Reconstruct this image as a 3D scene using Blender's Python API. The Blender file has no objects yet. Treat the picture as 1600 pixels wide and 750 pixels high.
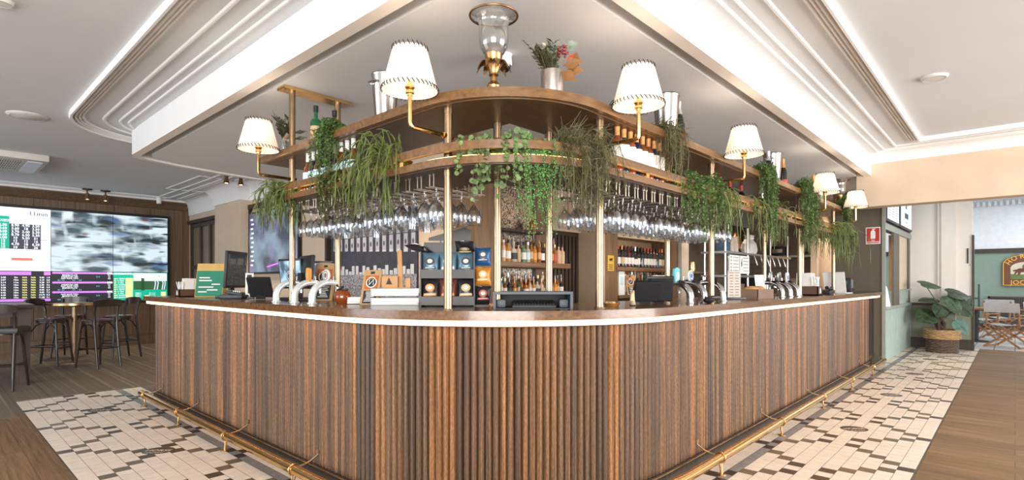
import bpy, bmesh, random
from math import sin, cos, pi, atan2, sqrt, radians, hypot
from mathutils import Vector, Matrix

# ---------------------------------------------------------------- camera, world, exposure
SC = bpy.context.scene
COL = SC.collection
FPX, HORIZON, EYE = 853.0, 441.0, 1.30
YAW = atan2(786, 853)                      # view direction, from the X axis (the long bar face) towards Y
cam_d = bpy.data.cameras.new('camera')
cam = bpy.data.objects.new('camera', cam_d); COL.objects.link(cam)
cam_d.sensor_fit = 'HORIZONTAL'; cam_d.sensor_width = 36.0
cam_d.lens = 36.0 * FPX / 1600.0
cam_d.shift_y = (HORIZON - 375.0) / 1600.0
cam_d.clip_start = 0.05; cam_d.clip_end = 200
cam.location = (0, 0, EYE)
cam.rotation_euler = (pi / 2, 0, YAW - pi / 2)
SC.camera = cam

w = bpy.data.worlds.new('world'); SC.world = w; w.use_nodes = True
bg = w.node_tree.nodes['Background']
bg.inputs['Color'].default_value = (0.93, 0.96, 1.0, 1)
bg.inputs['Strength'].default_value = 0.95

def area(name, loc, rot, sx, sy, watts, color=(1, 1, 1)):
    l = bpy.data.lights.new(name, 'AREA'); l.shape = 'RECTANGLE'; l.size = sx; l.size_y = sy
    l.energy = watts; l.color = color
    o = bpy.data.objects.new(name, l); COL.objects.link(o); o.location = loc; o.rotation_euler = rot
    return o
# tall street windows behind the photographer and along both sides of the room
area('street_window_light', (-3.6, -3.4, 1.6), (radians(98), 0, radians(-46)), 5.0, 2.4, 430, (1.0, 0.95, 0.89))
area('side_window_light', (6.5, -5.2, 1.6), (radians(100), 0, radians(0)), 6.0, 2.2, 330, (1.0, 0.96, 0.92))
area('lounge_window_light', (-4.6, 6.5, 1.7), (radians(80), 0, radians(-90)), 5.0, 2.2, 120, (0.86, 0.93, 1.0))
area('courtyard_sky_light', (17.0, -1.5, 3.5), (radians(0), 0, 0), 4.0, 4.0, 60, (0.95, 0.98, 1.0))

SC.view_settings.view_transform = 'Standard'; SC.view_settings.look = 'None'
SC.view_settings.gamma = 1.0; SC.view_settings.exposure = 0.95
SC.view_settings.use_curve_mapping = False
SC.cycles.use_denoising = True
SC.cycles.max_bounces = 10; SC.cycles.transparent_max_bounces = 24
SC.cycles.diffuse_bounces = 5
SC.cycles.caustics_reflective = False; SC.cycles.caustics_refractive = False
SC.cycles.sample_clamp_indirect = 6.0

RND = random.Random(7)

# ---------------------------------------------------------------- materials
MATS = {}
def _new(name):
    m = bpy.data.materials.new(name); m.use_nodes = True
    b = m.node_tree.nodes['Principled BSDF']
    MATS[name] = m
    return m, m.node_tree, b
def _n(nt, t, **kw):
    n = nt.nodes.new(t)
    for k, v in kw.items(): setattr(n, k, v)
    return n
def c4(c): return (c[0], c[1], c[2], 1)
def sr(r, g, b):                       # sRGB 0-255 to linear
    f = lambda v: (v / 255 / 12.92) if v <= 10 else ((v / 255 + 0.055) / 1.055) ** 2.4
    return (f(r), f(g), f(b))
def plain(name, col, rough=0.5, metal=0.0, emit=None, es=1.0, coat=0.0, trans=0.0, var=0.06, vs=8.0, ior=1.45, bump=0.0):
    """a surface with a slight mottling of its own"""
    if name in MATS: return MATS[name]
    m, nt, b = _new(name)
    b.inputs['Roughness'].default_value = rough; b.inputs['Metallic'].default_value = metal
    b.inputs['Coat Weight'].default_value = coat; b.inputs['Transmission Weight'].default_value = trans
    b.inputs['IOR'].default_value = ior
    tc = _n(nt, 'ShaderNodeTexCoord'); no = _n(nt, 'ShaderNodeTexNoise'); no.inputs['Scale'].default_value = vs
    no.inputs['Detail'].default_value = 4
    nt.links.new(tc.outputs['Object'], no.inputs['Vector'])
    r = _n(nt, 'ShaderNodeValToRGB')
    r.color_ramp.elements[0].position = 0.3; r.color_ramp.elements[1].position = 0.7
    r.color_ramp.elements[0].color = c4([max(0, x * (1 - var)) for x in col])
    r.color_ramp.elements[1].color = c4([min(1, x * (1 + var)) for x in col])
    nt.links.new(no.outputs['Fac'], r.inputs['Fac']); nt.links.new(r.outputs['Color'], b.inputs['Base Color'])
    if bump:
        bu = _n(nt, 'ShaderNodeBump'); bu.inputs['Strength'].default_value = bump; bu.inputs['Distance'].default_value = 0.01
        nt.links.new(no.outputs['Fac'], bu.inputs['Height']); nt.links.new(bu.outputs['Normal'], b.inputs['Normal'])
    if emit:
        b.inputs['Emission Color'].default_value = c4(emit); b.inputs['Emission Strength'].default_value = es
    return m
def wood(name, dark, light, axis='Z', fine=60.0, long=2.5, rough=0.4, coat=0.0, attr=None, bump=0.15):
    """grain that runs along one axis; attr = a per-face tone for separate boards"""
    if name in MATS: return MATS[name]
    m, nt, b = _new(name)
    b.inputs['Roughness'].default_value = rough; b.inputs['Coat Weight'].default_value = coat
    tc = _n(nt, 'ShaderNodeTexCoord'); mp = _n(nt, 'ShaderNodeMapping')
    s = [fine, fine, fine]; s['XYZ'.index(axis)] = long
    mp.inputs['Scale'].default_value = s
    nt.links.new(tc.outputs['Object'], mp.inputs['Vector'])
    no = _n(nt, 'ShaderNodeTexNoise'); no.inputs['Scale'].default_value = 1.0; no.inputs['Detail'].default_value = 6; no.inputs['Roughness'].default_value = 0.65
    nt.links.new(mp.outputs['Vector'], no.inputs['Vector'])
    r = _n(nt, 'ShaderNodeValToRGB'); r.color_ramp.elements[0].position = 0.32; r.color_ramp.elements[1].position = 0.7
    r.color_ramp.elements[0].color = c4(dark); r.color_ramp.elements[1].color = c4(light)
    nt.links.new(no.outputs['Fac'], r.inputs['Fac'])
    out = r.outputs['Color']
    if attr:
        at = _n(nt, 'ShaderNodeAttribute'); at.attribute_name = attr
        r2 = _n(nt, 'ShaderNodeValToRGB'); cr = r2.color_ramp
        stops = [(0.0, (0.40, 0.36, 0.34)), (0.3, (0.66, 0.58, 0.52)), (0.55, (0.90, 0.76, 0.62)), (0.7, (0.78, 0.72, 0.67)), (0.85, (1.25, 0.98, 0.68)), (1.0, (1.75, 1.30, 0.80))]
        cr.elements[0].position = 0; cr.elements[0].color = c4(stops[0][1]); cr.elements[1].position = 1; cr.elements[1].color = c4(stops[-1][1])
        for p, c in stops[1:-1]:
            e = cr.elements.new(p); e.color = c4(c)
        nt.links.new(at.outputs['Fac'], r2.inputs['Fac'])
        mx = _n(nt, 'ShaderNodeMix', data_type='RGBA', blend_type='MULTIPLY'); mx.inputs['Factor'].default_value = 1
        nt.links.new(out, mx.inputs['A']); nt.links.new(r2.outputs['Color'], mx.inputs['B'])
        sp_ = _n(nt, 'ShaderNodeTexNoise'); sp_.inputs['Detail'].default_value = 3; m3 = _n(nt, 'ShaderNodeMapping'); m3.inputs['Scale'].default_value = (260, 260, 45)
        nt.links.new(tc.outputs['Object'], m3.inputs['Vector']); nt.links.new(m3.outputs['Vector'], sp_.inputs['Vector']); sp_.inputs['Scale'].default_value = 1.0
        r3 = _n(nt, 'ShaderNodeValToRGB'); r3.color_ramp.elements[0].position = .40; r3.color_ramp.elements[1].position = .60; r3.color_ramp.elements[0].color = (.68, .66, .64, 1); r3.color_ramp.elements[1].color = (1.2, 1.2, 1.2, 1)
        nt.links.new(sp_.outputs['Fac'], r3.inputs['Fac'])
        mx2 = _n(nt, 'ShaderNodeMix', data_type='RGBA', blend_type='MULTIPLY'); mx2.inputs['Factor'].default_value = 1
        nt.links.new(mx.outputs['Result'], mx2.inputs['A']); nt.links.new(r3.outputs['Color'], mx2.inputs['B'])
        out = mx2.outputs['Result']
    nt.links.new(out, b.inputs['Base Color'])
    if bump:
        bu = _n(nt, 'ShaderNodeBump'); bu.inputs['Strength'].default_value = bump; bu.inputs['Distance'].default_value = 0.004
        nt.links.new(no.outputs['Fac'], bu.inputs['Height']); nt.links.new(bu.outputs['Normal'], b.inputs['Normal'])
    return m
def planks(name, dark, light, w=0.18, l=1.6, rough=0.4, gap=(0.05, 0.03, 0.02)):
    """floorboards running along world Y"""
    if name in MATS: return MATS[name]
    m, nt, b = _new(name); b.inputs['Roughness'].default_value = rough
    tc = _n(nt, 'ShaderNodeTexCoord'); mp = _n(nt, 'ShaderNodeMapping'); mp.inputs['Rotation'].default_value = (0, 0, pi / 2)
    nt.links.new(tc.outputs['Object'], mp.inputs['Vector'])
    br = _n(nt, 'ShaderNodeTexBrick'); br.inputs['Scale'].default_value = 1.0
    br.inputs['Brick Width'].default_value = l; br.inputs['Row Height'].default_value = w; br.inputs['Mortar Size'].default_value = 0.0015
    br.inputs['Color1'].default_value = c4(dark); br.inputs['Color2'].default_value = c4(light); br.inputs['Mortar'].default_value = c4(gap)
    nt.links.new(mp.outputs['Vector'], br.inputs['Vector'])
    m2 = _n(nt, 'ShaderNodeMapping'); m2.inputs['Scale'].default_value = (45, 1.6, 45)
    nt.links.new(tc.outputs['Object'], m2.inputs['Vector'])
    no = _n(nt, 'ShaderNodeTexNoise'); no.inputs['Scale'].default_value = 1; no.inputs['Detail'].default_value = 7; no.inputs['Roughness'].default_value = 0.7
    nt.links.new(m2.outputs['Vector'], no.inputs['Vector'])
    r = _n(nt, 'ShaderNodeValToRGB'); r.color_ramp.elements[0].position = 0.35; r.color_ramp.elements[1].position = 0.68
    r.color_ramp.elements[0].color = (0.55, 0.52, 0.5, 1); r.color_ramp.elements[1].color = (1.25, 1.22, 1.2, 1)
    nt.links.new(no.outputs['Fac'], r.inputs['Fac'])
    mx = _n(nt, 'ShaderNodeMix', data_type='RGBA', blend_type='MULTIPLY'); mx.inputs['Factor'].default_value = 1
    nt.links.new(br.outputs['Color'], mx.inputs['A']); nt.links.new(r.outputs['Color'], mx.inputs['B'])
    nt.links.new(mx.outputs['Result'], b.inputs['Base Color'])
    return m
def clear_glass(name, tint=(0.96, 0.98, 0.98), edge=(0.85, 0.88, 0.9), amount=0.35, power=0.45):
    """thin clear glass: see-through in the middle, bright reflections towards its edges"""
    if name in MATS: return MATS[name]
    m, nt, b = _new(name); nt.nodes.remove(b)
    out = nt.nodes['Material Output']
    tr = _n(nt, 'ShaderNodeBsdfTransparent'); tr.inputs['Color'].default_value = c4(tint)
    gl = _n(nt, 'ShaderNodeBsdfGlossy'); gl.inputs['Color'].default_value = c4(edge); gl.inputs['Roughness'].default_value = 0.03
    lw = _n(nt, 'ShaderNodeLayerWeight'); lw.inputs['Blend'].default_value = power
    mu = _n(nt, 'ShaderNodeMath', operation='MULTIPLY_ADD'); mu.inputs[1].default_value = 0.9; mu.inputs[2].default_value = amount * 0.2
    nt.links.new(lw.outputs['Facing'], mu.inputs[0])
    pw = _n(nt, 'ShaderNodeMath', operation='MINIMUM'); pw.inputs[1].default_value = 0.92
    nt.links.new(mu.outputs[0], pw.inputs[0])
    mx = _n(nt, 'ShaderNodeMixShader')
    nt.links.new(pw.outputs[0], mx.inputs[0]); nt.links.new(tr.outputs[0], mx.inputs[1]); nt.links.new(gl.outputs[0], mx.inputs[2])
    nt.links.new(mx.outputs[0], out.inputs['Surface'])
    return m
def glow(name, col, strength):
    if name in MATS: return MATS[name]
    m, nt, b = _new(name)
    b.inputs['Base Color'].default_value = c4([min(1, x) for x in col]); b.inputs['Emission Color'].default_value = c4(col)
    b.inputs['Emission Strength'].default_value = strength
    return m
def noise_screen(name, stops, scale, sx, sy, strength=1.0, distort=0.4, axes='XZ', detail=3.0, seed=0.0):
    """a lit screen that shows a blurred moving picture"""
    m, nt, b = _new(name)
    tc = _n(nt, 'ShaderNodeTexCoord'); mp = _n(nt, 'ShaderNodeMapping')
    s = [1, 1, 1]; s['XYZ'.index(axes[0])] = sx; s['XYZ'.index(axes[1])] = sy
    mp.inputs['Scale'].default_value = s; mp.inputs['Location'].default_value = (seed, seed * 1.7, seed * 0.6)
    nt.links.new(tc.outputs['Object'], mp.inputs['Vector'])
    no = _n(nt, 'ShaderNodeTexNoise'); no.inputs['Scale'].default_value = scale; no.inputs['Detail'].default_value = detail; no.inputs['Distortion'].default_value = distort
    nt.links.new(mp.outputs['Vector'], no.inputs['Vector'])
    r = _n(nt, 'ShaderNodeValToRGB'); cr = r.color_ramp
    cr.elements[0].position = stops[0][0]; cr.elements[0].color = c4(stops[0][1]); cr.elements[1].position = stops[-1][0]; cr.elements[1].color = c4(stops[-1][1])
    for p, c in stops[1:-1]:
        e = cr.elements.new(p); e.color = c4(c)
    nt.links.new(no.outputs['Fac'], r.inputs['Fac'])
    b.inputs['Base Color'].default_value = (0.01, 0.01, 0.01, 1); b.inputs['Roughness'].default_value = 0.3
    nt.links.new(r.outputs['Color'], b.inputs['Emission Color']); b.inputs['Emission Strength'].default_value = strength
    return m

def blur_screen(name, dark, light, tints, sx, sy, axes='XZ', strength=1.0, seed=0.0):
    """a lit screen with a motion-blurred broadcast picture: pale shapes on dark, tinted patches"""
    m, nt, b = _new(name); b.inputs['Base Color'].default_value = (0.01, 0.01, 0.01, 1); b.inputs['Roughness'].default_value = 0.3
    tc = _n(nt, 'ShaderNodeTexCoord')
    def fld(kx, ky, off, lo, hi, detail=2.0):
        mp = _n(nt, 'ShaderNodeMapping'); s = [0.01, 0.01, 0.01]; s['XYZ'.index(axes[0])] = sx * kx; s['XYZ'.index(axes[1])] = sy * ky
        mp.inputs['Scale'].default_value = s; mp.inputs['Location'].default_value = (off, off * 1.3, off * .7); nt.links.new(tc.outputs['Object'], mp.inputs['Vector'])
        no = _n(nt, 'ShaderNodeTexNoise'); no.inputs['Scale'].default_value = 1.0; no.inputs['Detail'].default_value = detail; nt.links.new(mp.outputs['Vector'], no.inputs['Vector'])
        mr = _n(nt, 'ShaderNodeMapRange'); mr.inputs['From Min'].default_value = lo; mr.inputs['From Max'].default_value = hi; nt.links.new(no.outputs['Fac'], mr.inputs['Value']); return mr.outputs[0]
    def mix(a, b_, f):
        mx = _n(nt, 'ShaderNodeMix', data_type='RGBA'); nt.links.new(f, mx.inputs['Factor'])
        for v, k in ((a, 'A'), (b_, 'B')):
            if isinstance(v, tuple): mx.inputs[k].default_value = c4(v)
            else: nt.links.new(v, mx.inputs[k])
        return mx.outputs['Result']
    col = mix(dark, light, fld(1, 1, seed, .38, .60))
    for i, (t_, kx, ky, lo, hi) in enumerate(tints): col = mix(col, t_, fld(kx, ky, seed + 7.7 * (i + 1), lo, hi, 1.0))
    nt.links.new(col, b.inputs['Emission Color']); b.inputs['Emission Strength'].default_value = strength
    return m

# ---------------------------------------------------------------- mesh builder
TXT = {}
def text_geo(s, bold=0.0):
    k = (s, bold)
    if k not in TXT:
        cu = bpy.data.curves.new('t', 'FONT'); cu.body = s; cu.align_x = 'CENTER'; cu.align_y = 'CENTER'; cu.offset = bold; cu.resolution_u = 2
        o = bpy.data.objects.new('t', cu); COL.objects.link(o)
        dg = bpy.context.evaluated_depsgraph_get(); me = bpy.data.meshes.new_from_object(o.evaluated_get(dg))
        TXT[k] = ([v.co.copy() for v in me.vertices], [list(p.vertices) for p in me.polygons])
        bpy.data.objects.remove(o); bpy.data.curves.remove(cu); bpy.data.meshes.remove(me)
    return TXT[k]

class MB:
    def __init__(s): s.v = []; s.f = []; s.m = []; s.t = []; s.mi = 0; s.tone = 0.5
    def add(s, vs, fs):
        n = len(s.v); s.v += [tuple(p) for p in vs]
        for f in fs: s.f.append([i + n for i in f]); s.m.append(s.mi); s.t.append(s.tone)
    def quad(s, a, b, c, d): s.add([a, b, c, d], [(0, 1, 2, 3)])
    def box(s, c, d, rz=0.0, tx=0.0, ty=0.0, M=None):
        hx, hy, hz = d[0] / 2, d[1] / 2, d[2] / 2
        R = M if M else (Matrix.Rotation(rz, 3, 'Z') @ Matrix.Rotation(ty, 3, 'Y') @ Matrix.Rotation(tx, 3, 'X'))
        vs = [Vector(c) + R @ Vector((x, y, z)) for z in (-hz, hz) for y in (-hy, hy) for x in (-hx, hx)]
        s.add(vs, [(0, 2, 3, 1), (4, 5, 7, 6), (0, 1, 5, 4), (2, 6, 7, 3), (0, 4, 6, 2), (1, 3, 7, 5)])
    def bx(s, x0, x1, y0, y1, z0, z1): s.box(((x0 + x1) / 2, (y0 + y1) / 2, (z0 + z1) / 2), (abs(x1 - x0), abs(y1 - y0), abs(z1 - z0)))
    def rbox(s, c, d, b=0.01, rz=0.0, tx=0.0, ty=0.0):
        """box with bevelled edges"""
        bm = bmesh.new(); bmesh.ops.create_cube(bm, size=1)
        for v in bm.verts: v.co = Vector((v.co.x * d[0], v.co.y * d[1], v.co.z * d[2]))
        bmesh.ops.bevel(bm, geom=bm.edges[:], offset=b, segments=2, affect='EDGES', profile=0.6)
        R = Matrix.Rotation(rz, 3, 'Z') @ Matrix.Rotation(ty, 3, 'Y') @ Matrix.Rotation(tx, 3, 'X')
        bm.verts.index_update()
        s.add([Vector(c) + R @ v.co for v in bm.verts], [[v.index for v in f.verts] for f in bm.faces]); bm.free()
    def cyl(s, p0, p1, r0, r1=None, n=12, caps=True):
        if r1 is None: r1 = r0
        p0, p1 = Vector(p0), Vector(p1); ax = (p1 - p0).normalized()
        u = ax.orthogonal().normalized(); w_ = ax.cross(u)
        vs = [p + (u * cos(2 * pi * i / n) + w_ * sin(2 * pi * i / n)) * r for p, r in ((p0, r0), (p1, r1)) for i in range(n)]
        fs = [(i, (i + 1) % n, n + (i + 1) % n, n + i) for i in range(n)]
        if caps: fs += [tuple(reversed(range(n))), tuple(range(n, 2 * n))]
        s.add(vs, fs)
    def tube(s, pts, r, n=8, caps=True, flat=1.0):
        pts = [Vector(p) for p in pts]; k = len(pts); rs = r if isinstance(r, (list, tuple)) else [r] * k
        tang = [(pts[min(i + 1, k - 1)] - pts[max(i - 1, 0)]).normalized() for i in range(k)]
        u = tang[0].orthogonal().normalized(); vs = []
        for i in range(k):
            t = tang[i]; u = (u - t * u.dot(t))
            if u.length < 1e-6: u = t.orthogonal()
            u.normalize(); w_ = t.cross(u)
            vs += [pts[i] + (u * cos(2 * pi * j / n) + w_ * sin(2 * pi * j / n) * flat) * rs[i] for j in range(n)]
        fs = [(i * n + j, i * n + (j + 1) % n, (i + 1) * n + (j + 1) % n, (i + 1) * n + j) for i in range(k - 1) for j in range(n)]
        if caps: fs += [tuple(reversed(range(n))), tuple(range((k - 1) * n, k * n))]
        s.add(vs, fs)
    def lathe(s, prof, n=20, c=(0, 0, 0), M=None, closed=False):
        c = Vector(c); vs = []
        for (r, z) in prof:
            for i in range(n):
                p = Vector((r * cos(2 * pi * i / n), r * sin(2 * pi * i / n), z))
                if M: p = M @ p
                vs.append(c + p)
        k = len(prof); fs = []
        for a in range(k if closed else k - 1):
            b = (a + 1) % k
            for i in range(n):
                j = (i + 1) % n
                if prof[a][0] < 1e-6 and prof[b][0] < 1e-6: continue
                if prof[a][0] < 1e-6: fs.append((a * n, b * n + j, b * n + i))
                elif prof[b][0] < 1e-6: fs.append((a * n + i, a * n + j, b * n))
                else: fs.append((a * n + i, a * n + j, b * n + j, b * n + i))
        s.add(vs, fs)
    def sweep(s, path, prof, closed=False, caps=True):
        """prof = list of (offset to the path's right-hand side, z); mitred along a plan path"""
        P = [Vector((p[0], p[1])) for p in path]; k = len(P); m = len(prof); nrm = []
        for i in range(k):
            a = P[i] - P[i - 1] if (i > 0 or closed) else P[1] - P[0]
            b = P[(i + 1) % k] - P[i] if (i < k - 1 or closed) else P[-1] - P[-2]
            a.normalize(); b.normalize()
            na, nb = Vector((a.y, -a.x)), Vector((b.y, -b.x)); q = na + nb
            if q.length < 1e-6: q = na
            q.normalize(); q = q / max(0.3, q.dot(na)); nrm.append(q)
        vs = [(P[i].x + nrm[i].x * o, P[i].y + nrm[i].y * o, z) for i in range(k) for (o, z) in prof]
        fs = []
        for i in range(k if closed else k - 1):
            j = (i + 1) % k
            for a in range(m):
                b = (a + 1) % m
                fs.append((i * m + a, i * m + b, j * m + b, j * m + a))
        if caps and not closed: fs += [tuple(reversed(range(m))), tuple(range((k - 1) * m, k * m))]
        s.add(vs, fs)
    def sheet(s, path, prof):
        """like sweep, but an open profile"""
        n0 = len(s.f); s.sweep(path, prof, caps=False); m = len(prof)
        kill = [n0 + i for i in range(len(s.f) - n0) if i % m == m - 1]
        for i in reversed(kill): del s.f[i]; del s.m[i]; del s.t[i]
    def slab(s, poly, z0, z1):
        """a flat plate with any outline"""
        from mathutils.geometry import tessellate_polygon
        k = len(poly); tris = tessellate_polygon([[Vector((p[0], p[1], 0)) for p in poly]])
        vs = [(p[0], p[1], z) for z in (z0, z1) for p in poly]; fs = []
        area2 = sum(poly[i][0] * poly[(i + 1) % k][1] - poly[(i + 1) % k][0] * poly[i][1] for i in range(k))
        for t in tris:
            t = list(t); a, b, c = [Vector(poly[i]) for i in t]
            if (b - a).cross(c - a) < 0: t = t[::-1]
            fs.append([i + k for i in t]); fs.append(t[::-1])
        for i in range(k):
            j = (i + 1) % k
            fs.append((i, j, k + j, k + i) if area2 > 0 else (j, i, k + i, k + j))
        s.add(vs, fs)
    def plate(s, poly, o, u, v, th=0.004):
        """an outline in the plane o + u*x + v*y, thickened along u x v"""
        from mathutils.geometry import tessellate_polygon
        o, u, v = Vector(o), Vector(u), Vector(v); n = u.cross(v).normalized() * th; k = len(poly)
        area2 = sum(poly[i][0] * poly[(i + 1) % k][1] - poly[(i + 1) % k][0] * poly[i][1] for i in range(k))
        if area2 < 0: poly = poly[::-1]
        tris = tessellate_polygon([[Vector((p[0], p[1], 0)) for p in poly]])
        vs = [o + u * p[0] + v * p[1] for p in poly] + [o + u * p[0] + v * p[1] + n for p in poly]; fs = []
        for t in tris:
            t = list(t); a, b, c = [Vector(poly[i]) for i in t]
            if (b - a).cross(c - a) < 0: t = t[::-1]
            fs.append([i + k for i in t]); fs.append(t[::-1])
        for i in range(k): fs.append((i, (i + 1) % k, k + (i + 1) % k, k + i))
        s.add(vs, fs)
    def text(s, st, o, u, v, size, bold=0.0):
        vs, fs = text_geo(st, bold); o, u, v = Vector(o), Vector(u), Vector(v)
        s.add([o + u * (p.x * size) + v * (p.y * size) for p in vs], fs)
    def ball(s, c, r, n=8, m=5, sc=(1, 1, 1)):
        c = Vector(c); vs = [c + Vector((0, 0, -r * sc[2]))]; fs = []
        for a in range(1, m):
            th = -pi / 2 + pi * a / m
            vs += [c + Vector((r * sc[0] * cos(th) * cos(2 * pi * i / n), r * sc[1] * cos(th) * sin(2 * pi * i / n), r * sc[2] * sin(th))) for i in range(n)]
        vs.append(c + Vector((0, 0, r * sc[2])))
        for i in range(n): fs.append((0, 1 + (i + 1) % n, 1 + i))
        for a in range(m - 2):
            for i in range(n):
                j = (i + 1) % n; q = 1 + a * n
                fs.append((q + i, q + j, q + n + j, q + n + i))
        q = 1 + (m - 2) * n; top = len(vs) - 1
        for i in range(n): fs.append((q + i, q + (i + 1) % n, top))
        s.add(vs, fs)
    def mesh(s, name, mats, smooth=True, angle=35, attr=None):
        me = bpy.data.meshes.new(name); me.from_pydata([tuple(v) for v in s.v], [], s.f)
        for m_ in (mats if isinstance(mats, (list, tuple)) else [mats]): me.materials.append(m_)
        if max(s.m, default=0): me.polygons.foreach_set('material_index', s.m)
        if attr:
            a = me.attributes.new(attr, 'FLOAT', 'FACE'); a.data.foreach_set('value', s.t)
        me.validate(); me.update()
        if smooth:
            me.polygons.foreach_set('use_smooth', [True] * len(me.polygons)); me.set_sharp_from_angle(angle=radians(angle))
        return me
    def build(s, name, mats, parent=None, world=False, **kw):
        if world and parent is not None:
            L = parent.matrix_basis.inverted(); s.v = [tuple(L @ Vector(p)) for p in s.v]
        o = bpy.data.objects.new(name, s.mesh(name, mats, **kw)); COL.objects.link(o)
        if parent is not None: o.parent = parent
        return o

def tag(o, label=None, cat=None, group=None, kind=None):
    if label: o['label'] = label
    if cat: o['category'] = cat
    if group: o['group'] = group
    if kind: o['kind'] = kind
    return o
def thing(name, label, cat, loc=(0, 0, 0), rz=0.0, group=None):
    o = bpy.data.objects.new(name, None); COL.objects.link(o); o.empty_display_size = 0.05
    o.matrix_basis = Matrix.Translation(loc) @ Matrix.Rotation(rz, 4, 'Z')
    return tag(o, label, cat, group)
def struct(name, mb, mats, **kw):
    o = mb.build(name, mats, **kw); o['kind'] = 'structure'; return o
def dup(root, loc, rz=0.0, label=None, group=None):
    r = root.copy(); COL.objects.link(r); r.matrix_basis = Matrix.Translation(loc) @ Matrix.Rotation(rz, 4, 'Z')
    if label: r['label'] = label
    if group: r['group'] = group
    for ch in list(root.children):
        c = ch.copy(); COL.objects.link(c); c.parent = r
        for g in list(ch.children):
            e = g.copy(); COL.objects.link(e); e.parent = c
    return r
def place(name, me, parent=None, mat=None, loc=None):
    """one object from shared mesh data, with a material of its own"""
    o = bpy.data.objects.new(name, me); COL.objects.link(o)
    if parent is not None: o.parent = parent
    if loc: o.location = loc
    if mat is not None: o.material_slots[0].link = 'OBJECT'; o.material_slots[0].material = mat
    return o
ORD = ['first', 'second', 'third', 'fourth', 'fifth', 'sixth', 'seventh', 'eighth', 'ninth', 'tenth', 'eleventh', 'twelfth', 'thirteenth', 'fourteenth', 'fifteenth', 'sixteenth', 'seventeenth', 'eighteenth', 'nineteenth', 'twentieth']
# ---------------------------------------------------------------- palette
M_white = plain('white_plaster', (0.80, 0.80, 0.80), 0.7, var=0.02, vs=2.0)
M_ceil = plain('ceiling_paint', (0.70, 0.735, 0.77), 0.75, var=0.025, vs=1.2)
M_beige = plain('beige_plaster', (0.63, 0.50, 0.38), 0.8, var=0.06, vs=3.0)
M_cream = plain('cream_wall_paint', (0.72, 0.64, 0.55), 0.75, var=0.03, vs=3.0)
M_olive = plain('olive_brown_paint', (0.105, 0.09, 0.065), 0.6, var=0.03)
M_green = plain('sage_green_paint', (0.20, 0.255, 0.20), 0.7, var=0.04)
M_duck = plain('duck_egg_paint', (0.36, 0.46, 0.42), 0.55, var=0.08, vs=5)
M_darkwood = wood('dark_walnut', (0.018, 0.010, 0.007), (0.055, 0.032, 0.02), 'Z', 40, 2, 0.45)
M_panelwood = wood('panel_oak', (0.085, 0.050, 0.028), (0.18, 0.113, 0.066), 'Z', 50, 1.5, 0.5)
M_backwood = wood('backbar_oak', (0.11, 0.06, 0.028), (0.25, 0.15, 0.075), 'Z', 50, 2, 0.4)
M_backwoodx = wood('backbar_oak_lengthwise', (0.10, 0.05, 0.024), (0.24, 0.135, 0.065), 'X', 50, 2, 0.4)
M_black = plain('black_plastic', (0.012, 0.012, 0.013), 0.4)
M_brass = plain('aged_brass', (0.62, 0.42, 0.20), 0.24, 1.0, var=0.14, vs=14)
M_bright = plain('polished_brass', (0.78, 0.50, 0.20), 0.16, 1.0, var=0.08, vs=20)
M_pale = plain('brushed_champagne_brass', (0.74, 0.58, 0.40), 0.3, 1.0, var=0.10, vs=16)
M_chrome = plain('chrome', (0.50, 0.50, 0.51), 0.16, 1.0, var=0.04)
M_steel = plain('brushed_steel', (0.55, 0.54, 0.52), 0.3, 1.0, var=0.06)
M_paper = plain('white_paper', (0.78, 0.78, 0.76), 0.7, var=0.02)
M_ink = plain('black_ink', (0.02, 0.02, 0.02), 0.6)

# ---------------------------------------------------------------- plan of the bar
FX, FY, RAD = 1.78, 1.64, 1.40            # planes of the two fluted faces and the radius of the corner between them
def lpath(off, yend, xend, r0=RAD, fx=FX, fy=FY, n=28):
    """from the far end of the short face, round the corner, to the far end of the long face"""
    cx, cy, r = fx + r0, fy + r0, r0 + off
    pts = [(fx - off, yend)]
    for i in range(n + 1):
        a = pi + (pi / 2) * i / n
        pts.append((cx + r * cos(a), cy + r * sin(a)))
    pts.append((xend, fy - off))
    return pts

# ---------------------------------------------------------------- floors
mb = MB(); mb.bx(-8, 24, -9, 16, -0.12, -0.002)
struct('floor', mb, plain('screed', (0.18, 0.15, 0.12), 0.8))
M_floorwood = planks('floor_boards', (0.20, 0.118, 0.052), (0.28, 0.175, 0.082), rough=0.65)
mb = MB(); mb.slab([(0.7, 7.08), (-8, 7.08), (-8, -9), (14.0, -9), (14.0, 0.495), (0.7, 0.495)], -0.002, 0.0)
tag(mb.build('floor_boards', M_floorwood), None, None, None, 'structure')
# carpet with stripes woven along its length
m, nt, b = _new('striped_carpet'); b.inputs['Roughness'].default_value = 0.95
tc = _n(nt, 'ShaderNodeTexCoord'); mp = _n(nt, 'ShaderNodeMapping'); mp.inputs['Scale'].default_value = (9, 0.03, 1)
nt.links.new(tc.outputs['Object'], mp.inputs['Vector'])
n1 = _n(nt, 'ShaderNodeTexNoise'); n1.inputs['Scale'].default_value = 2.2; n1.inputs['Detail'].default_value = 5; n1.inputs['Roughness'].default_value = 0.75
nt.links.new(mp.outputs['Vector'], n1.inputs['Vector'])
r = _n(nt, 'ShaderNodeValToRGB'); r.color_ramp.interpolation = 'CONSTANT'
r.color_ramp.elements[0].position = 0.0; r.color_ramp.elements[0].color = (0.115, 0.085, 0.058, 1)
for p, c in ((0.42, (0.155, 0.118, 0.082)), (0.54, (0.19, 0.147, 0.102)), (0.60, (0.34, 0.27, 0.185)), (0.63, (0.135, 0.10, 0.07))):
    e = r.color_ramp.elements.new(p); e.color = c4(c)
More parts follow.
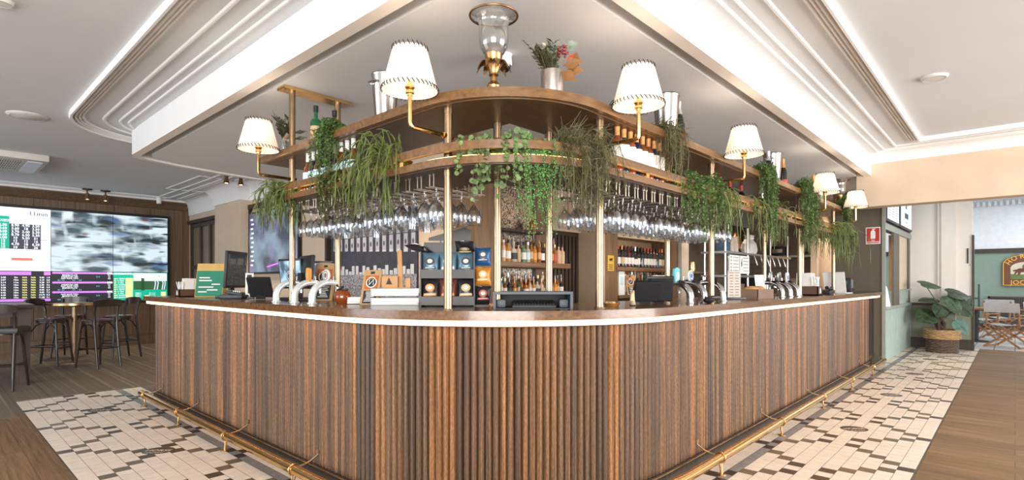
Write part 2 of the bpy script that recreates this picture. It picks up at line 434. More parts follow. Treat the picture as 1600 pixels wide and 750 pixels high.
r.color_ramp.elements[-1].position = 0.9; r.color_ramp.elements[-1].color = (0.13, 0.105, 0.08, 1)
nt.links.new(n1.outputs['Fac'], r.inputs['Fac'])
n2 = _n(nt, 'ShaderNodeTexNoise'); n2.inputs['Scale'].default_value = 180; nt.links.new(tc.outputs['Object'], n2.inputs['Vector'])
mx = _n(nt, 'ShaderNodeMix', data_type='RGBA', blend_type='OVERLAY'); mx.inputs['Factor'].default_value = 0.6
nt.links.new(r.outputs['Color'], mx.inputs['A']); nt.links.new(n2.outputs['Color'], mx.inputs['B']); nt.links.new(mx.outputs['Result'], b.inputs['Base Color'])
mb = MB(); mb.slab([(-8, 7.08), (0.705, 7.08), (0.705, 8.05), (4.05, 8.05), (4.05, 13.45), (-8, 13.45)], -0.002, 0.004)
tag(mb.build('floor_carpet', m), None, None, None, 'structure')

# mosaic borders round the bar: white tiles with two tones of brown in chevrons, one grey-blue row
TS = 0.0985
M_tiles = [plain('tile_white', (0.86, 0.745, 0.62), 0.42, var=0.06, vs=7), plain('tile_tan', (0.17, 0.125, 0.075), 0.3, var=0.15),
           plain('tile_brown', (0.065, 0.042, 0.026), 0.3, var=0.15), plain('tile_slate', (0.30, 0.27, 0.26), 0.35, var=0.2, vs=20),
           plain('tile_grout', (0.20, 0.16, 0.12), 0.8), plain('tile_ink', (0.03, 0.022, 0.018), 0.3, var=0.15)]
def tile_strip(name, edge, L0, L1, phase, swap, slate_from, oval0):
    """rows run along the bar; edge = where the outermost row starts"""
    mb = MB(); per = 10 * TS
    P = (lambda a, c: (c, a)) if swap else (lambda a, c: (a, c))
    def q(a0, a1, c0, c1, mi, z=0.0035):
        mb.mi = mi; pts = [P(a0, c0), P(a1, c0), P(a1, c1), P(a0, c1)]
        if swap: pts = pts[::-1]
        mb.quad(*[(p[0], p[1], z) for p in pts])
    q(L0, L1, edge, edge + 1.17, 4, 0.0015)
    rows = []; c = edge
    for k in range(12):
        wdt = 0.068 if k == 9 else TS
        rows.append((k, c, c + wdt)); c += wdt
    n = int((L1 - L0) / TS)
    i0 = round((L0 - phase) / TS)
    for k, c0, c1 in rows:
        d = abs(k - 5)
        for i in range(i0, i0 + n):
            a0 = phase + (i - 0.5) * TS; a1 = a0 + TS
            if a0 < L0 or a1 > L1: continue
            j = ((i + 5) % 10) - 5
            dark = d > 0 and (j == d or j == -d or (d == 5 and j == -5) or (d == 6 and abs(j) == 4) or (d == 7 and abs(j) == 3))
            if k == 5: mi = 0
            elif k == 9: mi = 5 if dark else 3
            elif dark: mi = 2 if d in (1, 5) else 1
            else: mi = 0
            g = 0.0006 if (mi in (0, 3)) else 0.0
            q(a0 + g, a1 - g, c0 + 0.0014, c1 - 0.0014, mi)
    o = tag(mb.build(name, M_tiles, smooth=False), None, None, None, 'structure')
    # oval emblems with pale lettering set into the middle row
    cc = edge + 5.5 * TS; a = oval0
    while a < L1:
        if a > L0:
            x, y = P(a, cc)
            ov = MB(); ang = (pi / 4) * (1 if not swap else 1)
            e = [(0.115 * cos(t * pi / 16), 0.092 * sin(t * pi / 16)) for t in range(32)]
            M = Matrix.Rotation(-pi / 4 if True else 0, 2)
            ux, uy = (cos(-pi / 4), sin(-pi / 4)), (sin(pi / 4), cos(pi / 4))
            ov.plate(e, (x, y, 0.0036), (ux[0], ux[1], 0), (uy[0], uy[1], 0), 0.0008)
            root = ov.build('floor_emblem', M_tiles[2])
            tx = MB(); tx.text('HORSE', (x + 0.002, y, 0.0047), (ux[0], ux[1], 0), (uy[0], uy[1], 0), 0.062, 0.006)
            tx.text('JOCKEY', (x - 0.04, y - 0.04, 0.0047), (ux[0], ux[1], 0), (uy[0], uy[1], 0), 0.036, 0.004)
            e2 = []
            tx.build('emblem_lettering', M_tiles[0], root)
            tag(root, None, None, None, 'structure')
        a += 2 * per
tile_strip('floor_tiles_front', 0.505, 1.75, 14.0, 5.12, False, 9, 5.603 - 1.97 * 1)
tile_strip('floor_tiles_side', 0.705, 1.75, 8.05, 4.851, True, 9, 4.851 - 1.97)
mb = MB(); mb.bx(0.705, 1.75, 0.505, 1.75, -0.002, 0.0035); tag(mb.build('floor_tiles_corner', M_tiles[0]), None, None, None, 'structure')
# hallway strip beyond the bar's end, tiled up to the hatch and the far wall
mb = MB(); mb.bx(10.4, 14.0, 1.60, 1.70, -0.002, 0.003); tag(mb.build('floor_tiles_hall', M_tiles[0]), None, None, None, 'structure')
# courtyard floor of pale grey squares
mb = MB(); mb.mi = 1; mb.bx(14.0, 22, -6, 5, -0.01, -0.001); mb.mi = 0
for i in range(26):
    for j in range(28):
        x, y = 14.0 + i * 0.3, -3.0 + j * 0.3
        mb.quad((x + .006, y + .006, .002), (x + .294, y + .006, .002), (x + .294, y + .294, .002), (x + .006, y + .294, .002))
tag(mb.build('floor_courtyard', [plain('courtyard_tile', (0.55, 0.55, 0.56), 0.35, var=0.12, vs=1.5), plain('courtyard_grout', (0.16, 0.15, 0.15), 0.8)], smooth=False), None, None, None, 'structure')

# ---------------------------------------------------------------- ceilings
ZC, ZS = 3.06, 2.78                        # main ceiling and the underside of the dropped ceiling over the bar
SX, SY = 1.755, 1.556
mb = MB(); mb.bx(-8, 9.2, -9, 13.45, ZC, ZC + 0.12); struct('ceiling', mb, M_ceil)
# dropped ceiling: rounded at its far end
endarc = [(SX, 7.50), (SX + .03, 7.60), (SX + .12, 7.68), (2.2, 7.80), (2.75, 7.93), (3.4, 8.02), (4.05, 8.06)]
soff = [(8.94, SY), (SX, SY)] + endarc + [(4.05, 4.2), (13, 4.5), (13, 1.66), (8.94, 1.66)]
mb = MB(); mb.slab([(8.94, SY + .09), (SX + .09, SY + .09)] + [(p[0] + .0 if i > 2 else p[0] + .09, p[1] - .06) for i, p in enumerate(endarc)] + [(4.05, 4.2), (13, 4.5), (13, 1.66), (8.94, 1.66)], ZS + 0.012, ZC)
struct('ceiling_dropped', mb, plain('soffit_paint', (0.80, 0.825, 0.85), 0.75, var=0.02, vs=1.2))
path = [(8.94, SY), (SX, SY)] + endarc
# vertical face, with the cove that joins it to the main ceiling (right-hand side of the path is outwards)
prof = [(-0.09, ZS + 0.013), (-0.085, ZS), (0, ZS), (0, 2.93), (0.012, 2.935), (0.012, 2.945)]
prof += [(0.012 + 0.12 * (1 - cos(t * pi / 12)), 2.945 + 0.115 * sin(t * pi / 12)) for t in range(1, 7)] + [(-0.09, ZC)]
mb = MB(); mb.sweep(path[::-1], [(-o, z) for o, z in prof][::-1]); struct('trim_fascia', mb, M_white)
mb = MB(); mb.sweep((path)[::-1], [(0.088, ZS - .003), (0.088, ZS + .006), (0.002, ZS + .006), (0.002, ZS - .003)][::-1]); struct('trim_7', mb, plain('soffit_edge_lit_paint', (0.92, 0.86, 0.80), 0.7, var=0.02))  # beige edge band, its paint lightened to carry the bright cove
mb = MB()
for off, wd, dp in ((0.20, 0.02, 0.014), (0.28, 0.022, 0.014), (0.42, 0.026, 0.016), (0.60, 0.022, 0.02), (0.63, 0.022, 0.028), (0.66, 0.026, 0.036), (0.70, 0.035, 0.05)):
    cp = [(8.94 - off, -9), (8.94 - off, SY - off), (SX - off, SY - off), (SX - off, 7.10)]
    R = 0.28 + off * 0.9
    for t in range(1, 9):
        a = pi - (pi / 2) * t / 8
        cp.append((SX - off + R + R * cos(a), 7.10 + R * sin(a)))
    cp.append((SX + 0.22, 7.10 + R))
    pr = [(-wd / 2, ZC + .002), (-wd / 2, ZC - dp * .6), (-wd / 4, ZC - dp), (wd / 4, ZC - dp), (wd / 2, ZC - dp * .6), (wd / 2, ZC + .002)]
    mb.sweep(cp, pr)
struct('trim_1', mb, plain('moulding_paint', (0.84, 0.84, 0.84), 0.6, var=0.01))
# header over the passage at the end of the bar, with its own cove
mb = MB(); mb.bx(8.94, 9.2, -9, 1.642, 2.35, ZC); struct('wall_header', mb, M_beige)
mb = MB(); mb.sweep([(8.94, SY), (8.94, -9)], [(-0.003, 2.78), (-0.003, 2.93), (0.012, 2.935), (0.012, 2.945)][::1] + [(0.012 + 0.12 * (1 - cos(t * pi / 12)), 2.945 + 0.115 * sin(t * pi / 12)) for t in range(1, 7)] + [(-0.003, ZC)])
struct('trim_2', mb, M_white)
mb = MB(); mb.bx(9.2, 14.3, -9, 1.70, 2.95, 3.06); struct('ceiling_hall', mb, M_ceil)

# ---------------------------------------------------------------- walls: lounge end
mb = MB(); mb.bx(-8, 4.35, 13.45, 13.6, 0, ZC)
for i in range(16):
    x = -6 + i * 0.62
    mb.bx(x, x + 0.612, 13.432, 13.45, 0.22, 2.88)
mb.bx(-8, 4.05, 13.425, 13.45, 0, 0.20)
struct('wall_lounge', mb, M_panelwood)
mb = MB(); mb.sweep([(-8, 13.43), (4.05, 13.43)], [(0, 2.86), (0.03, 2.88), (0.05, 2.92), (0.09, 2.96), (0.15, 3.0), (0.16, ZC), (0, ZC)]); struct('trim_3', mb, M_panelwood)
mb = MB(); mb.sweep([(-8, 13.27), (4.05, 13.27)], [(0, ZC), (0, 3.02), (0.02, 3.02), (0.03, ZC)])
for off in (0.36, 0.5): mb.sweep([(-8, 13.43 - off), (3.5, 13.43 - off)], [(0, ZC + .001), (0, ZC - .012), (.03, ZC - .012), (.03, ZC + .001)])
struct('trim_4', mb, M_white)
# the plastered core wall that closes off the working side of the bar
mb = MB(); mb.bx(4.05, 4.30, 4.36, 13.45, 0, ZC)
mb.bx(3.86, 4.05, 10.1, 11.35, 0, ZC)                     # pilaster
struct('wall_core', mb, plain('warm_plaster', (0.60, 0.475, 0.36), 0.8, var=0.05, vs=3))
cv = [(0.0, 2.76), (0.02, 2.765)] + [(0.02 + 0.2 * (1 - cos(t * pi / 12)), 2.78 + 0.28 * sin(t * pi / 12)) for t in range(7)] + [(0, ZC)]
mb = MB(); mb.sweep([(4.05, 13.43), (4.05, 11.35), (3.86, 11.35), (3.86, 10.1), (4.05, 10.1), (4.05, 8.06)], [(o, z) for o, z in cv])
for off in (0.30, 0.36, 0.52, 0.72):
    mb.sweep([(4.05 - off, 13.0), (4.05 - off, 11.55 + off * .2), (3.86 - off, 11.55 + off * .2), (3.86 - off, 9.9), (4.05 - off, 9.9), (4.05 - off, 8.3)], [(-.015, ZC + .001), (-.012, ZC - .014), (.012, ZC - .014), (.015, ZC + .001)])
struct('trim_5', mb, M_white)
# dark paned window in that wall
w1 = MB(); w1.bx(4.00, 4.06, 11.40, 13.05, 1.0, 2.52)
win = struct('window_1', w1, plain('tan_glass_blind', (0.16, 0.115, 0.075), 0.35, var=0.1))
fr = MB()
for y in (11.40, 11.95, 12.5, 13.05): fr.bx(3.96, 4.05, y - 0.045, y + 0.045, 0.95, 2.55)
for z in (0.98, 1.62, 2.50): fr.bx(3.965, 4.05, 11.38, 13.08, z - 0.04, z + 0.04)
fr.bx(3.93, 4.05, 11.36, 13.2, 2.55, 2.62)
fr.build('window_frame', M_darkwood, win)

# ---------------------------------------------------------------- walls: passage and courtyard
mb = MB(); mb.bx(10.4, 10.55, 1.55, 2.25, 0, ZS + 0.01); mb.bx(10.385, 10.4, 1.55, 2.25, 0, 0.13)
struct('wall_olive', mb, M_olive)
mb = MB()
mb.bx(10.38, 10.44, 1.515, 1.56, 0, 2.95)
struct('trim_6', mb, plain('pale_edge_paint', (0.26, 0.28, 0.235), 0.5))
# serving hatch wall: duck-egg panels below, opening and menu screens above
mb = MB()
mb.bx(10.44, 13.6, 1.56, 1.72, 0, 0.86)
for x0, x1 in ((10.5, 11.7), (11.75, 12.9)): mb.bx(x0, x1, 1.548, 1.56, 0.12, 0.84)
mb.bx(12.3, 13.5, 1.55, 1.62, 0.86, 1.14)
hatch = struct('wall_hatch', mb, M_duck)
mb = MB(); mb.bx(10.44, 13.3, 1.50, 1.74, 0.86, 0.90); mb.bx(10.44, 13.55, 1.535, 1.56, 2.16, 2.26); mb.bx(12.3, 13.5, 1.53, 1.62, 1.14, 1.17); mb.build('ledge', plain('ledge_paint', (0.33, 0.36, 0.32), 0.4), hatch)
mb = MB(); mb.bx(10.44, 13.6, 1.56, 1.72, 2.2, 2.95); mb.bx(11.42, 12.02, 1.54, 1.575, 0.90, 2.2); mb.bx(13.2, 13.42, 1.545, 1.72, 0.9, 2.2); mb.build('frame_panels', plain('hatch_brown', (0.12, 0.10, 0.075), 0.5), hatch)
mb = MB(); mb.bx(12.0, 13.2, 1.57, 1.70, 1.14, 2.16); mb.build('shutter', plain('hatch_cream', (0.66, 0.55, 0.42), 0.6), hatch)
mb = MB(); mb.bx(10.44, 12.0, 2.5, 2.6, 0, 2.9); struct('wall_kitchen_inner', mb, plain('kitchen_peach', (0.80, 0.58, 0.40), 0.7))
# white wall with pilasters and a green dado
mb = MB(); mb.bx(13.6, 13.8, 0.60, 1.72, 0, 2.95)
mb.bx(13.5, 13.6, 0.84, 1.06, 0, 2.95); mb.bx(13.54, 13.6, 1.06, 1.12, 0.0, 2.95)
hw = struct('wall_passage', mb, plain('passage_white', (0.80, 0.77, 0.73), 0.7, var=0.02))
mb = MB(); mb.bx(13.585, 13.6, 1.12, 1.55, 0, 0.84); mb.bx(13.485, 13.5, 0.84, 1.06, 0.14, 0.84); mb.bx(13.585, 13.6, 0.595, 0.84, 0, 0.84); mb.build('dado', plain('dado_sage', (0.22, 0.235, 0.175), 0.6), hw)
mb = MB(); mb.bx(13.56, 13.6, 1.12, 1.55, 0.84, 0.89); mb.bx(13.47, 13.5, 0.83, 1.07, 0.0, 0.2); mb.bx(13.57, 13.6, 0.59, 0.83, 0, 0.2); mb.bx(13.57, 13.6, 1.07, 1.55, 0, 0.2); mb.bx(13.57, 13.6, 0.59, 0.83, 0.84, 0.88)
mb.bx(13.56, 13.8, 0.575, 0.60, 0, 2.2); mb.build('dark_rail', M_darkwood, hw)
mb = MB(); mb.bx(13.575, 13.6, 0.655, 0.675, 1.66, 1.95); mb.bx(13.59, 13.6, 0.63, 0.64, 1.62, 1.64); mb.build('handle_slot', M_black, hw)
# courtyard: green wall, white frieze with dentils, ceiling
mb = MB(); mb.bx(20.0, 20.2, -5, 6, 0, 2.12); cy = struct('wall_courtyard', mb, plain('courtyard_green', (0.21, 0.285, 0.235), 0.75, var=0.04))
mb = MB(); mb.bx(20.0, 20.2, -5, 6, 2.2, 3.9); mb.bx(19.88, 20.0, -5, 6, 3.55, 3.9)
for i in range(60): mb.bx(19.82, 19.9, -3 + i * 0.12, -3 + i * 0.12 + 0.06, 3.38, 3.5)
mb.build('frieze', plain('frieze_white', (0.72, 0.75, 0.78), 0.7), cy)
mb = MB(); mb.bx(19.95, 20.02, -5, 6, 2.10, 2.22); mb.bx(19.95, 20.02, -5, 6, 0.0, 0.16); mb.build('picture_rail', M_darkwood, cy)
mb = MB(); mb.bx(14.3, 21, -0.9, 3, 3.75, 3.9); struct('ceiling_courtyard', mb, M_ceil)
# ---------------------------------------------------------------- the bar itself
YE, XE = 7.0, 9.72                          # ends of the fluted faces
ZT = 1.145                                  # counter top
M_flute = wood('weathered_flutes', (0.045, 0.025, 0.013), (0.255, 0.158, 0.088), 'Z', 110, 1.2, 0.55, attr='tone', bump=0.4)
M_top = wood('counter_walnut', (0.075, 0.032, 0.012), (0.19, 0.092, 0.036), 'X', 40, 2.0, 0.22, coat=0.15, bump=0.05)
bar = thing('bar_counter', 'long L-shaped bar with fluted timber front and rounded corner', 'bar', (FX, FY, 0))
def resample(path, step):
    P = [Vector((p[0], p[1])) for p in path]; L = [0]
    for i in range(1, len(P)): L.append(L[-1] + (P[i] - P[i - 1]).length)
    n = int(round(L[-1] / step)); out = []; k = 0
    for i in range(n + 1):
        t = L[-1] * i / n
        while k < len(P) - 2 and L[k + 1] < t: k += 1
        f = (t - L[k]) / max(1e-9, L[k + 1] - L[k]); out.append(P[k].lerp(P[k + 1], f))
    return out
mb = MB(); pp = resample(lpath(0, YE, XE, n=60), 0.0405)
rr = random.Random(3); tone = 0.5
for i in range(len(pp) - 1):
    a, b_ = pp[i], pp[i + 1]; t = (b_ - a); n_ = Vector((t.y, -t.x)).normalized(); t2 = t
    tone = min(1, max(0, rr.random())) if rr.random() < 0.75 else tone
    mb.tone = tone; vs = []
    for (f, h) in ((0.0, -0.016), (0.10, 0.001), (0.24, 0.011), (0.5, 0.016), (0.76, 0.011), (0.90, 0.001), (1.0, -0.016)):
        p = a + t2 * f - n_ * -h if False else a + t2 * f + n_ * h
        vs += [(p.x, p.y, 0.10), (p.x, p.y, 1.062)]
    mb.add(vs, [(2 * k, 2 * k + 2, 2 * k + 3, 2 * k + 1) for k in range(6)])
mb.tone = 0.3
mb.bx(FX - .005, FX + 0.72, YE, YE + 0.03, 0, 1.06)
mb.build('fluted_front', M_flute, bar, world=True, attr='tone', angle=50)
path = lpath(0, YE, XE)
mb = MB(); mb.sweep(path, [(-0.02, 0), (0.03, 0), (0.03, 0.092), (0.022, 0.104), (-0.02, 0.104)]); mb.build('kick_board', M_darkwood, bar, world=True)
mb = MB(); mb.sweep(path, [(0.028, 0.094), (0.033, 0.094), (0.033, 0.101), (0.028, 0.101)]); mb.build('kick_trim', M_brass, bar, world=True)
def slab_L(mb, off, yend, xend, inx, iny, z0, z1, r0=RAD, fx=FX, fy=FY):
    o = lpath(off, yend, xend, r0, fx, fy)
    mb.slab(o + [(xend, iny), (inx, iny), (inx, yend)], z0, z1)
mb = MB(); slab_L(mb, 0.085, YE + 0.18, XE + 0.66, 2.52, 2.38, 1.094, ZT - 0.006); slab_L(mb, 0.079, YE + 0.174, XE + 0.655, 2.525, 2.385, ZT - 0.006, ZT)
top = mb.build('countertop', M_top, bar, world=True, angle=20)
mb = MB(); mb.sweep(lpath(0.066, YE + 0.13, XE + 0.60), [(-0.02, 1.068), (0.0, 1.068), (0.0, 1.094), (-0.02, 1.094)])
led = mb.build('light_strip', glow('led_warm', (1.0, 0.55, 0.32), 1.0), bar, world=True); led['label'] = 'warm white light strip under the counter edge'
mb = MB(); mb.sweep(lpath(0.062, YE + 0.12, XE + 0.58), [(-0.012, 1.063), (0.0, 1.063), (0.0, 1.068), (-0.012, 1.068)]); o = mb.build('floor_glow_emitter', glow('floor_glow', (1.0, 0.56, 0.26), 7.0), bar, world=True); o['label'] = 'hidden warm emitter added under the strip to light the floor'  # unseen emitter added for the warm glow on the floor
mb = MB(); mb.sweep(lpath(0.05, YE + 0.12, XE + 0.58), [(-0.06, 1.056), (-0.008, 1.056), (-0.008, 1.068), (-0.06, 1.068)]); mb.build('strip_channel', M_darkwood, bar, world=True)
mb = MB(); mb.sweep([(2.40, YE), (2.40, 2.28), (XE, 2.28)], [(0, 0), (0.02, 0), (0.02, 1.094), (0, 1.094)]); mb.build('back_panel', M_darkwood, bar, world=True)
# slatted end piece against the olive wall
mb = MB()
for i in range(5): mb.bx(XE + 0.03 + i * 0.13, XE + 0.09 + i * 0.13, FY + 0.02, FY + 0.05, 0.16, 1.05)
mb.bx(XE, XE + 0.66, FY + 0.06, FY + 0.08, 0.0, 1.06); mb.bx(XE, XE + 0.66, FY + 0.02, FY + 0.06, 0.10, 0.16)
mb.build('end_grille', M_darkwood, bar, world=True)

# ---------------------------------------------------------------- brass foot rail
ro = 0.178
rail = thing('foot_rail', 'brass foot rail running along the base of the bar', 'foot rail', (FX - ro, FY - ro, 0))
rp = lpath(ro, 6.86, 9.95, n=24)
mb = MB(); mb.tube([(p[0], p[1], 0.118) for p in rp], 0.031, 14); mb.build('rail_tube', M_bright, rail, world=True)
def rail_bracket(x, y, nx, ny):
    """a forked foot below the tube and a curved stay back to the timber"""
    t = (-ny, nx)
    mb = MB()
    for s in (-1, 1): mb.tube([(x + t[0] * s * .026, y + t[1] * s * .026, .094), (x + nx * .005 + t[0] * s * .012, y + ny * .005 + t[1] * s * .012, .05), (x + nx * .01, y + ny * .01, .006)], [.005, .005, .008], 6)
    mb.cyl((x + nx * .01, y + ny * .01, .0035), (x + nx * .01, y + ny * .01, .012), .032, .026, 12)
    ring = [(x + nx * .036 * cos(a) , y + ny * .036 * cos(a), .118 + .036 * sin(a)) for a in [k * pi / 8 for k in range(17)]]
    mb.tube(ring, .0042, 6, False)
    o = mb.build('bracket_foot', M_brass, rail, world=True)
    mb = MB()
    mb.tube([(x - nx * (.03 + ro * f * .88), y - ny * (.03 + ro * f * .88), .13 + .066 * f ** 2.2) for f in (0, .25, .5, .75, 1.0)], .006, 6)
    mb.cyl((x - nx * (ro - .022), y - ny * (ro - .022), .196), (x - nx * (ro - .006), y - ny * (ro - .006), .196), .018, .018, 12)
    mb.build('bracket_stay', M_pale, rail, world=True)
for y in (6.70, 5.60, 4.47, 3.35): rail_bracket(FX - ro, y, -1, 0)
for x in (3.66, 4.95, 6.32, 7.66, 8.99): rail_bracket(x, FY - ro, 0, -1)

# ---------------------------------------------------------------- the brass gantry over the counter
GX, GY, GR = 1.85, 1.69, 0.69
PX, PY, BX, BY = 1.95, 1.79, 2.335, 2.17
gan = thing('gantry', 'brass and timber overhead gantry on poles above the bar counter', 'gantry', (PX, PY, ZT))
M_shelf = wood('gantry_shelf_oak', (0.105, 0.048, 0.014), (0.22, 0.112, 0.04), 'X', 35, 1.6, 0.34, coat=0.2)
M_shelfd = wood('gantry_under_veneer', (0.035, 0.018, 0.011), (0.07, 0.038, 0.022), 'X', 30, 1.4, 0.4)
mb = MB(); slab_L(mb, 0, 4.45, 8.9, 2.40, 2.23, 2.252, 2.302, GR, GX, GY); mb.build('upper_shelf', M_shelf, gan, world=True, angle=20)
mb = MB(); slab_L(mb, -.04, 4.42, 8.86, 2.38, 2.21, 2.246, 2.252, GR - .04, GX, GY); mb.build('upper_shelf_underside', wood('gantry_under_lit', (0.085, 0.042, 0.014), (0.14, 0.072, 0.024), 'X', 30, 1.4, 0.38), gan, world=True, angle=20)  # golden tone puts the LED line's glow into the underside colour
mb = MB(); slab_L(mb, 0, 4.16, 8.55, 2.40, 2.23, 1.915, 1.955, GR, GX, GY); mb.build('lower_shelf', M_shelf, gan, world=True, angle=20)
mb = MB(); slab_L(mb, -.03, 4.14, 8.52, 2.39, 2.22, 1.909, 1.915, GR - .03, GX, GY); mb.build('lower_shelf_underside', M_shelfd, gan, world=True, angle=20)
mb = MB(); mb.sweep(lpath(0, 4.16, 8.55, GR, GX, GY), [(-.03, 1.988), (0, 1.988), (0, 2.032), (-.03, 2.032)]); mb.build('front_rail', M_shelf, gan, world=True, angle=20)
mb = MB(); mb.sweep(lpath(-.035, 4.1, 8.5, GR, GX, GY), [(-.012, 1.955), (0, 1.955), (0, 1.967), (-.012, 1.967)])
o = mb.build('rail_light', glow('led_amber', (1.0, 0.62, 0.20), 3.2), gan, world=True); o['label'] = 'amber light line behind the timber rail'
for y in [2.6, 3.2, 3.8]:
    mb = MB(); mb.bx(GX + .005, GX + .03, y - .02, y + .02, 1.955, 1.99); mb.build('rail_block', M_bright, gan, world=True)
for x in [3.1, 3.7, 4.9, 5.5, 6.1, 7.3, 7.9]:
    mb = MB(); mb.bx(x - .02, x + .02, GY + .005, GY + .03, 1.955, 1.99); mb.build('rail_block', M_bright, gan, world=True)
def pole(x, y, z1):
    mb = MB(); mb.cyl((x, y, ZT), (x, y, z1), .0235, .0235, 20)
    mb.cyl((x, y, ZT), (x, y, ZT + .012), .034, .030, 20)
    for z in (2.246, 1.909):
        if z1 > z - .1: mb.cyl((x, y, z - .03), (x, y, z), .0265, .0265, 20)
    mb.build('pole', M_pole, gan, world=True)
M_pole = plain('champagne_brass_pole', (0.33, 0.235, 0.145), 0.30, 1.0, var=0.10, vs=20)
pairs = [((PX, 2.27), (BX, 2.27)), ((PX, 4.105), (BX, 4.105))] + [((x, PY), (x, BY)) for x in (2.70, 4.30, 6.74, 8.30)]
for i, (f, bk) in enumerate(pairs):
    zt = ZS if i in (1,) else 2.25
    pole(f[0], f[1], zt); pole(bk[0], bk[1], zt)
mb = MB(); mb.bx(1.86, 2.43, 4.045, 4.165, ZS - .012, ZS + .013); mb.build('ceiling_plate', M_bright, gan, world=True)
# hanging rails for the stemware: pairs of rods on U-shaped hangers below the lower shelf
RZ = 1.835
rods = []
def hanger(mb, p, q):
    """two rods between plan points p and q"""
    t = Vector((q[0] - p[0], q[1] - p[1])).normalized(); n_ = Vector((t.y, -t.x)) * .018
    for s in (-1, 1):
        mb.tube([(p[0] + n_.x * s, p[1] + n_.y * s, RZ), (q[0] + n_.x * s, q[1] + n_.y * s, RZ)], .004, 6)
        for (x, y) in ((p[0] + t.x * .03, p[1] + t.y * .03), (q[0] - t.x * .03, q[1] - t.y * .03)):
            mb.tube([(x + n_.x * s, y + n_.y * s, 1.91), (x + n_.x * s, y + n_.y * s, RZ)], .0045, 6)
            mb.cyl((x + n_.x * s, y + n_.y * s, 1.902), (x + n_.x * s, y + n_.y * s, 1.910), .010, .010, 8)
GLASS_SPOTS = []
for k in range(15):
    y = 2.42 + k * .112
    mb = MB(); hanger(mb, (1.93, y), (2.36, y)); mb.build('glass_rail', plain('rail_nickel', (.36, .31, .25), .3, 1.0), gan, world=True)
    for x in (1.99, 2.09, 2.19, 2.29): GLASS_SPOTS.append((x, y, 0))
for k in range(18):
    x = 2.80 + k * .112
    mb = MB(); hanger(mb, (x, 1.77), (x, 2.19)); mb.build('glass_rail', plain('rail_nickel', (.36, .31, .25), .3, 1.0), gan, world=True)
    for y in (1.83, 1.93, 2.03, 2.13): GLASS_SPOTS.append((x, y, 1))

# ---------------------------------------------------------------- stemware, bowls down
M_glass = clear_glass('stemware_glass', (0.95, 0.96, 0.97), (0.80, 0.82, 0.85), 0.3, 0.36)
def glass_mesh(kind):
    if kind == 'wine':
        pr = [(.0, 0), (.036, .001), (.037, .004), (.006, .010), (.0042, .02), (.004, .066), (.010, .076), (.030, .096), (.043, .122), (.047, .146), (.045, .17), (.039, .198), (.038, .198), (.0438, .17), (.0458, .146), (.0418, .122), (.029, .098), (.006, .08)]
    else:
        pr = [(.0, 0), (.031, .001), (.032, .004), (.006, .010), (.004, .02), (.004, .10), (.012, .112), (.021, .14), (.025, .18), (.023, .228), (.0222, .228), (.0238, .18), (.020, .142), (.004, .116)]
    mb = MB(); mb.lathe([(r_, -z_) for r_, z_ in pr], 18)
    return mb.mesh('stemware', M_glass, angle=60)
GM = [glass_mesh('wine'), glass_mesh('flute')]
rr = random.Random(5)
for x, y, side in GLASS_SPOTS:
    if rr.random() < 0.06: continue
    fl = side == 0 and rr.random() < .1
    if side == 1 and x > 4.75: continue
    o = place('flute_glass' if fl else 'wine_glass', GM[1 if fl else 0])
    o.location = (x + rr.uniform(-.008, .008), y + rr.uniform(-.004, .004), RZ + .0085)
    o.rotation_euler = (rr.uniform(-.03, .03), rr.uniform(-.03, .03), rr.random() * 6)
    if fl: tag(o, 'narrow champagne flute hanging upside down between wine glasses', 'glass', 'flutes in the hanging racks')
    elif side == 0: tag(o, 'clear wine glass hanging upside down in the rack nearer the screens', 'glass', 'wine glasses hanging above the short counter')
    else: tag(o, 'clear wine glass hanging upside down in the rack above the curved taps', 'glass', 'wine glasses hanging above the long counter')

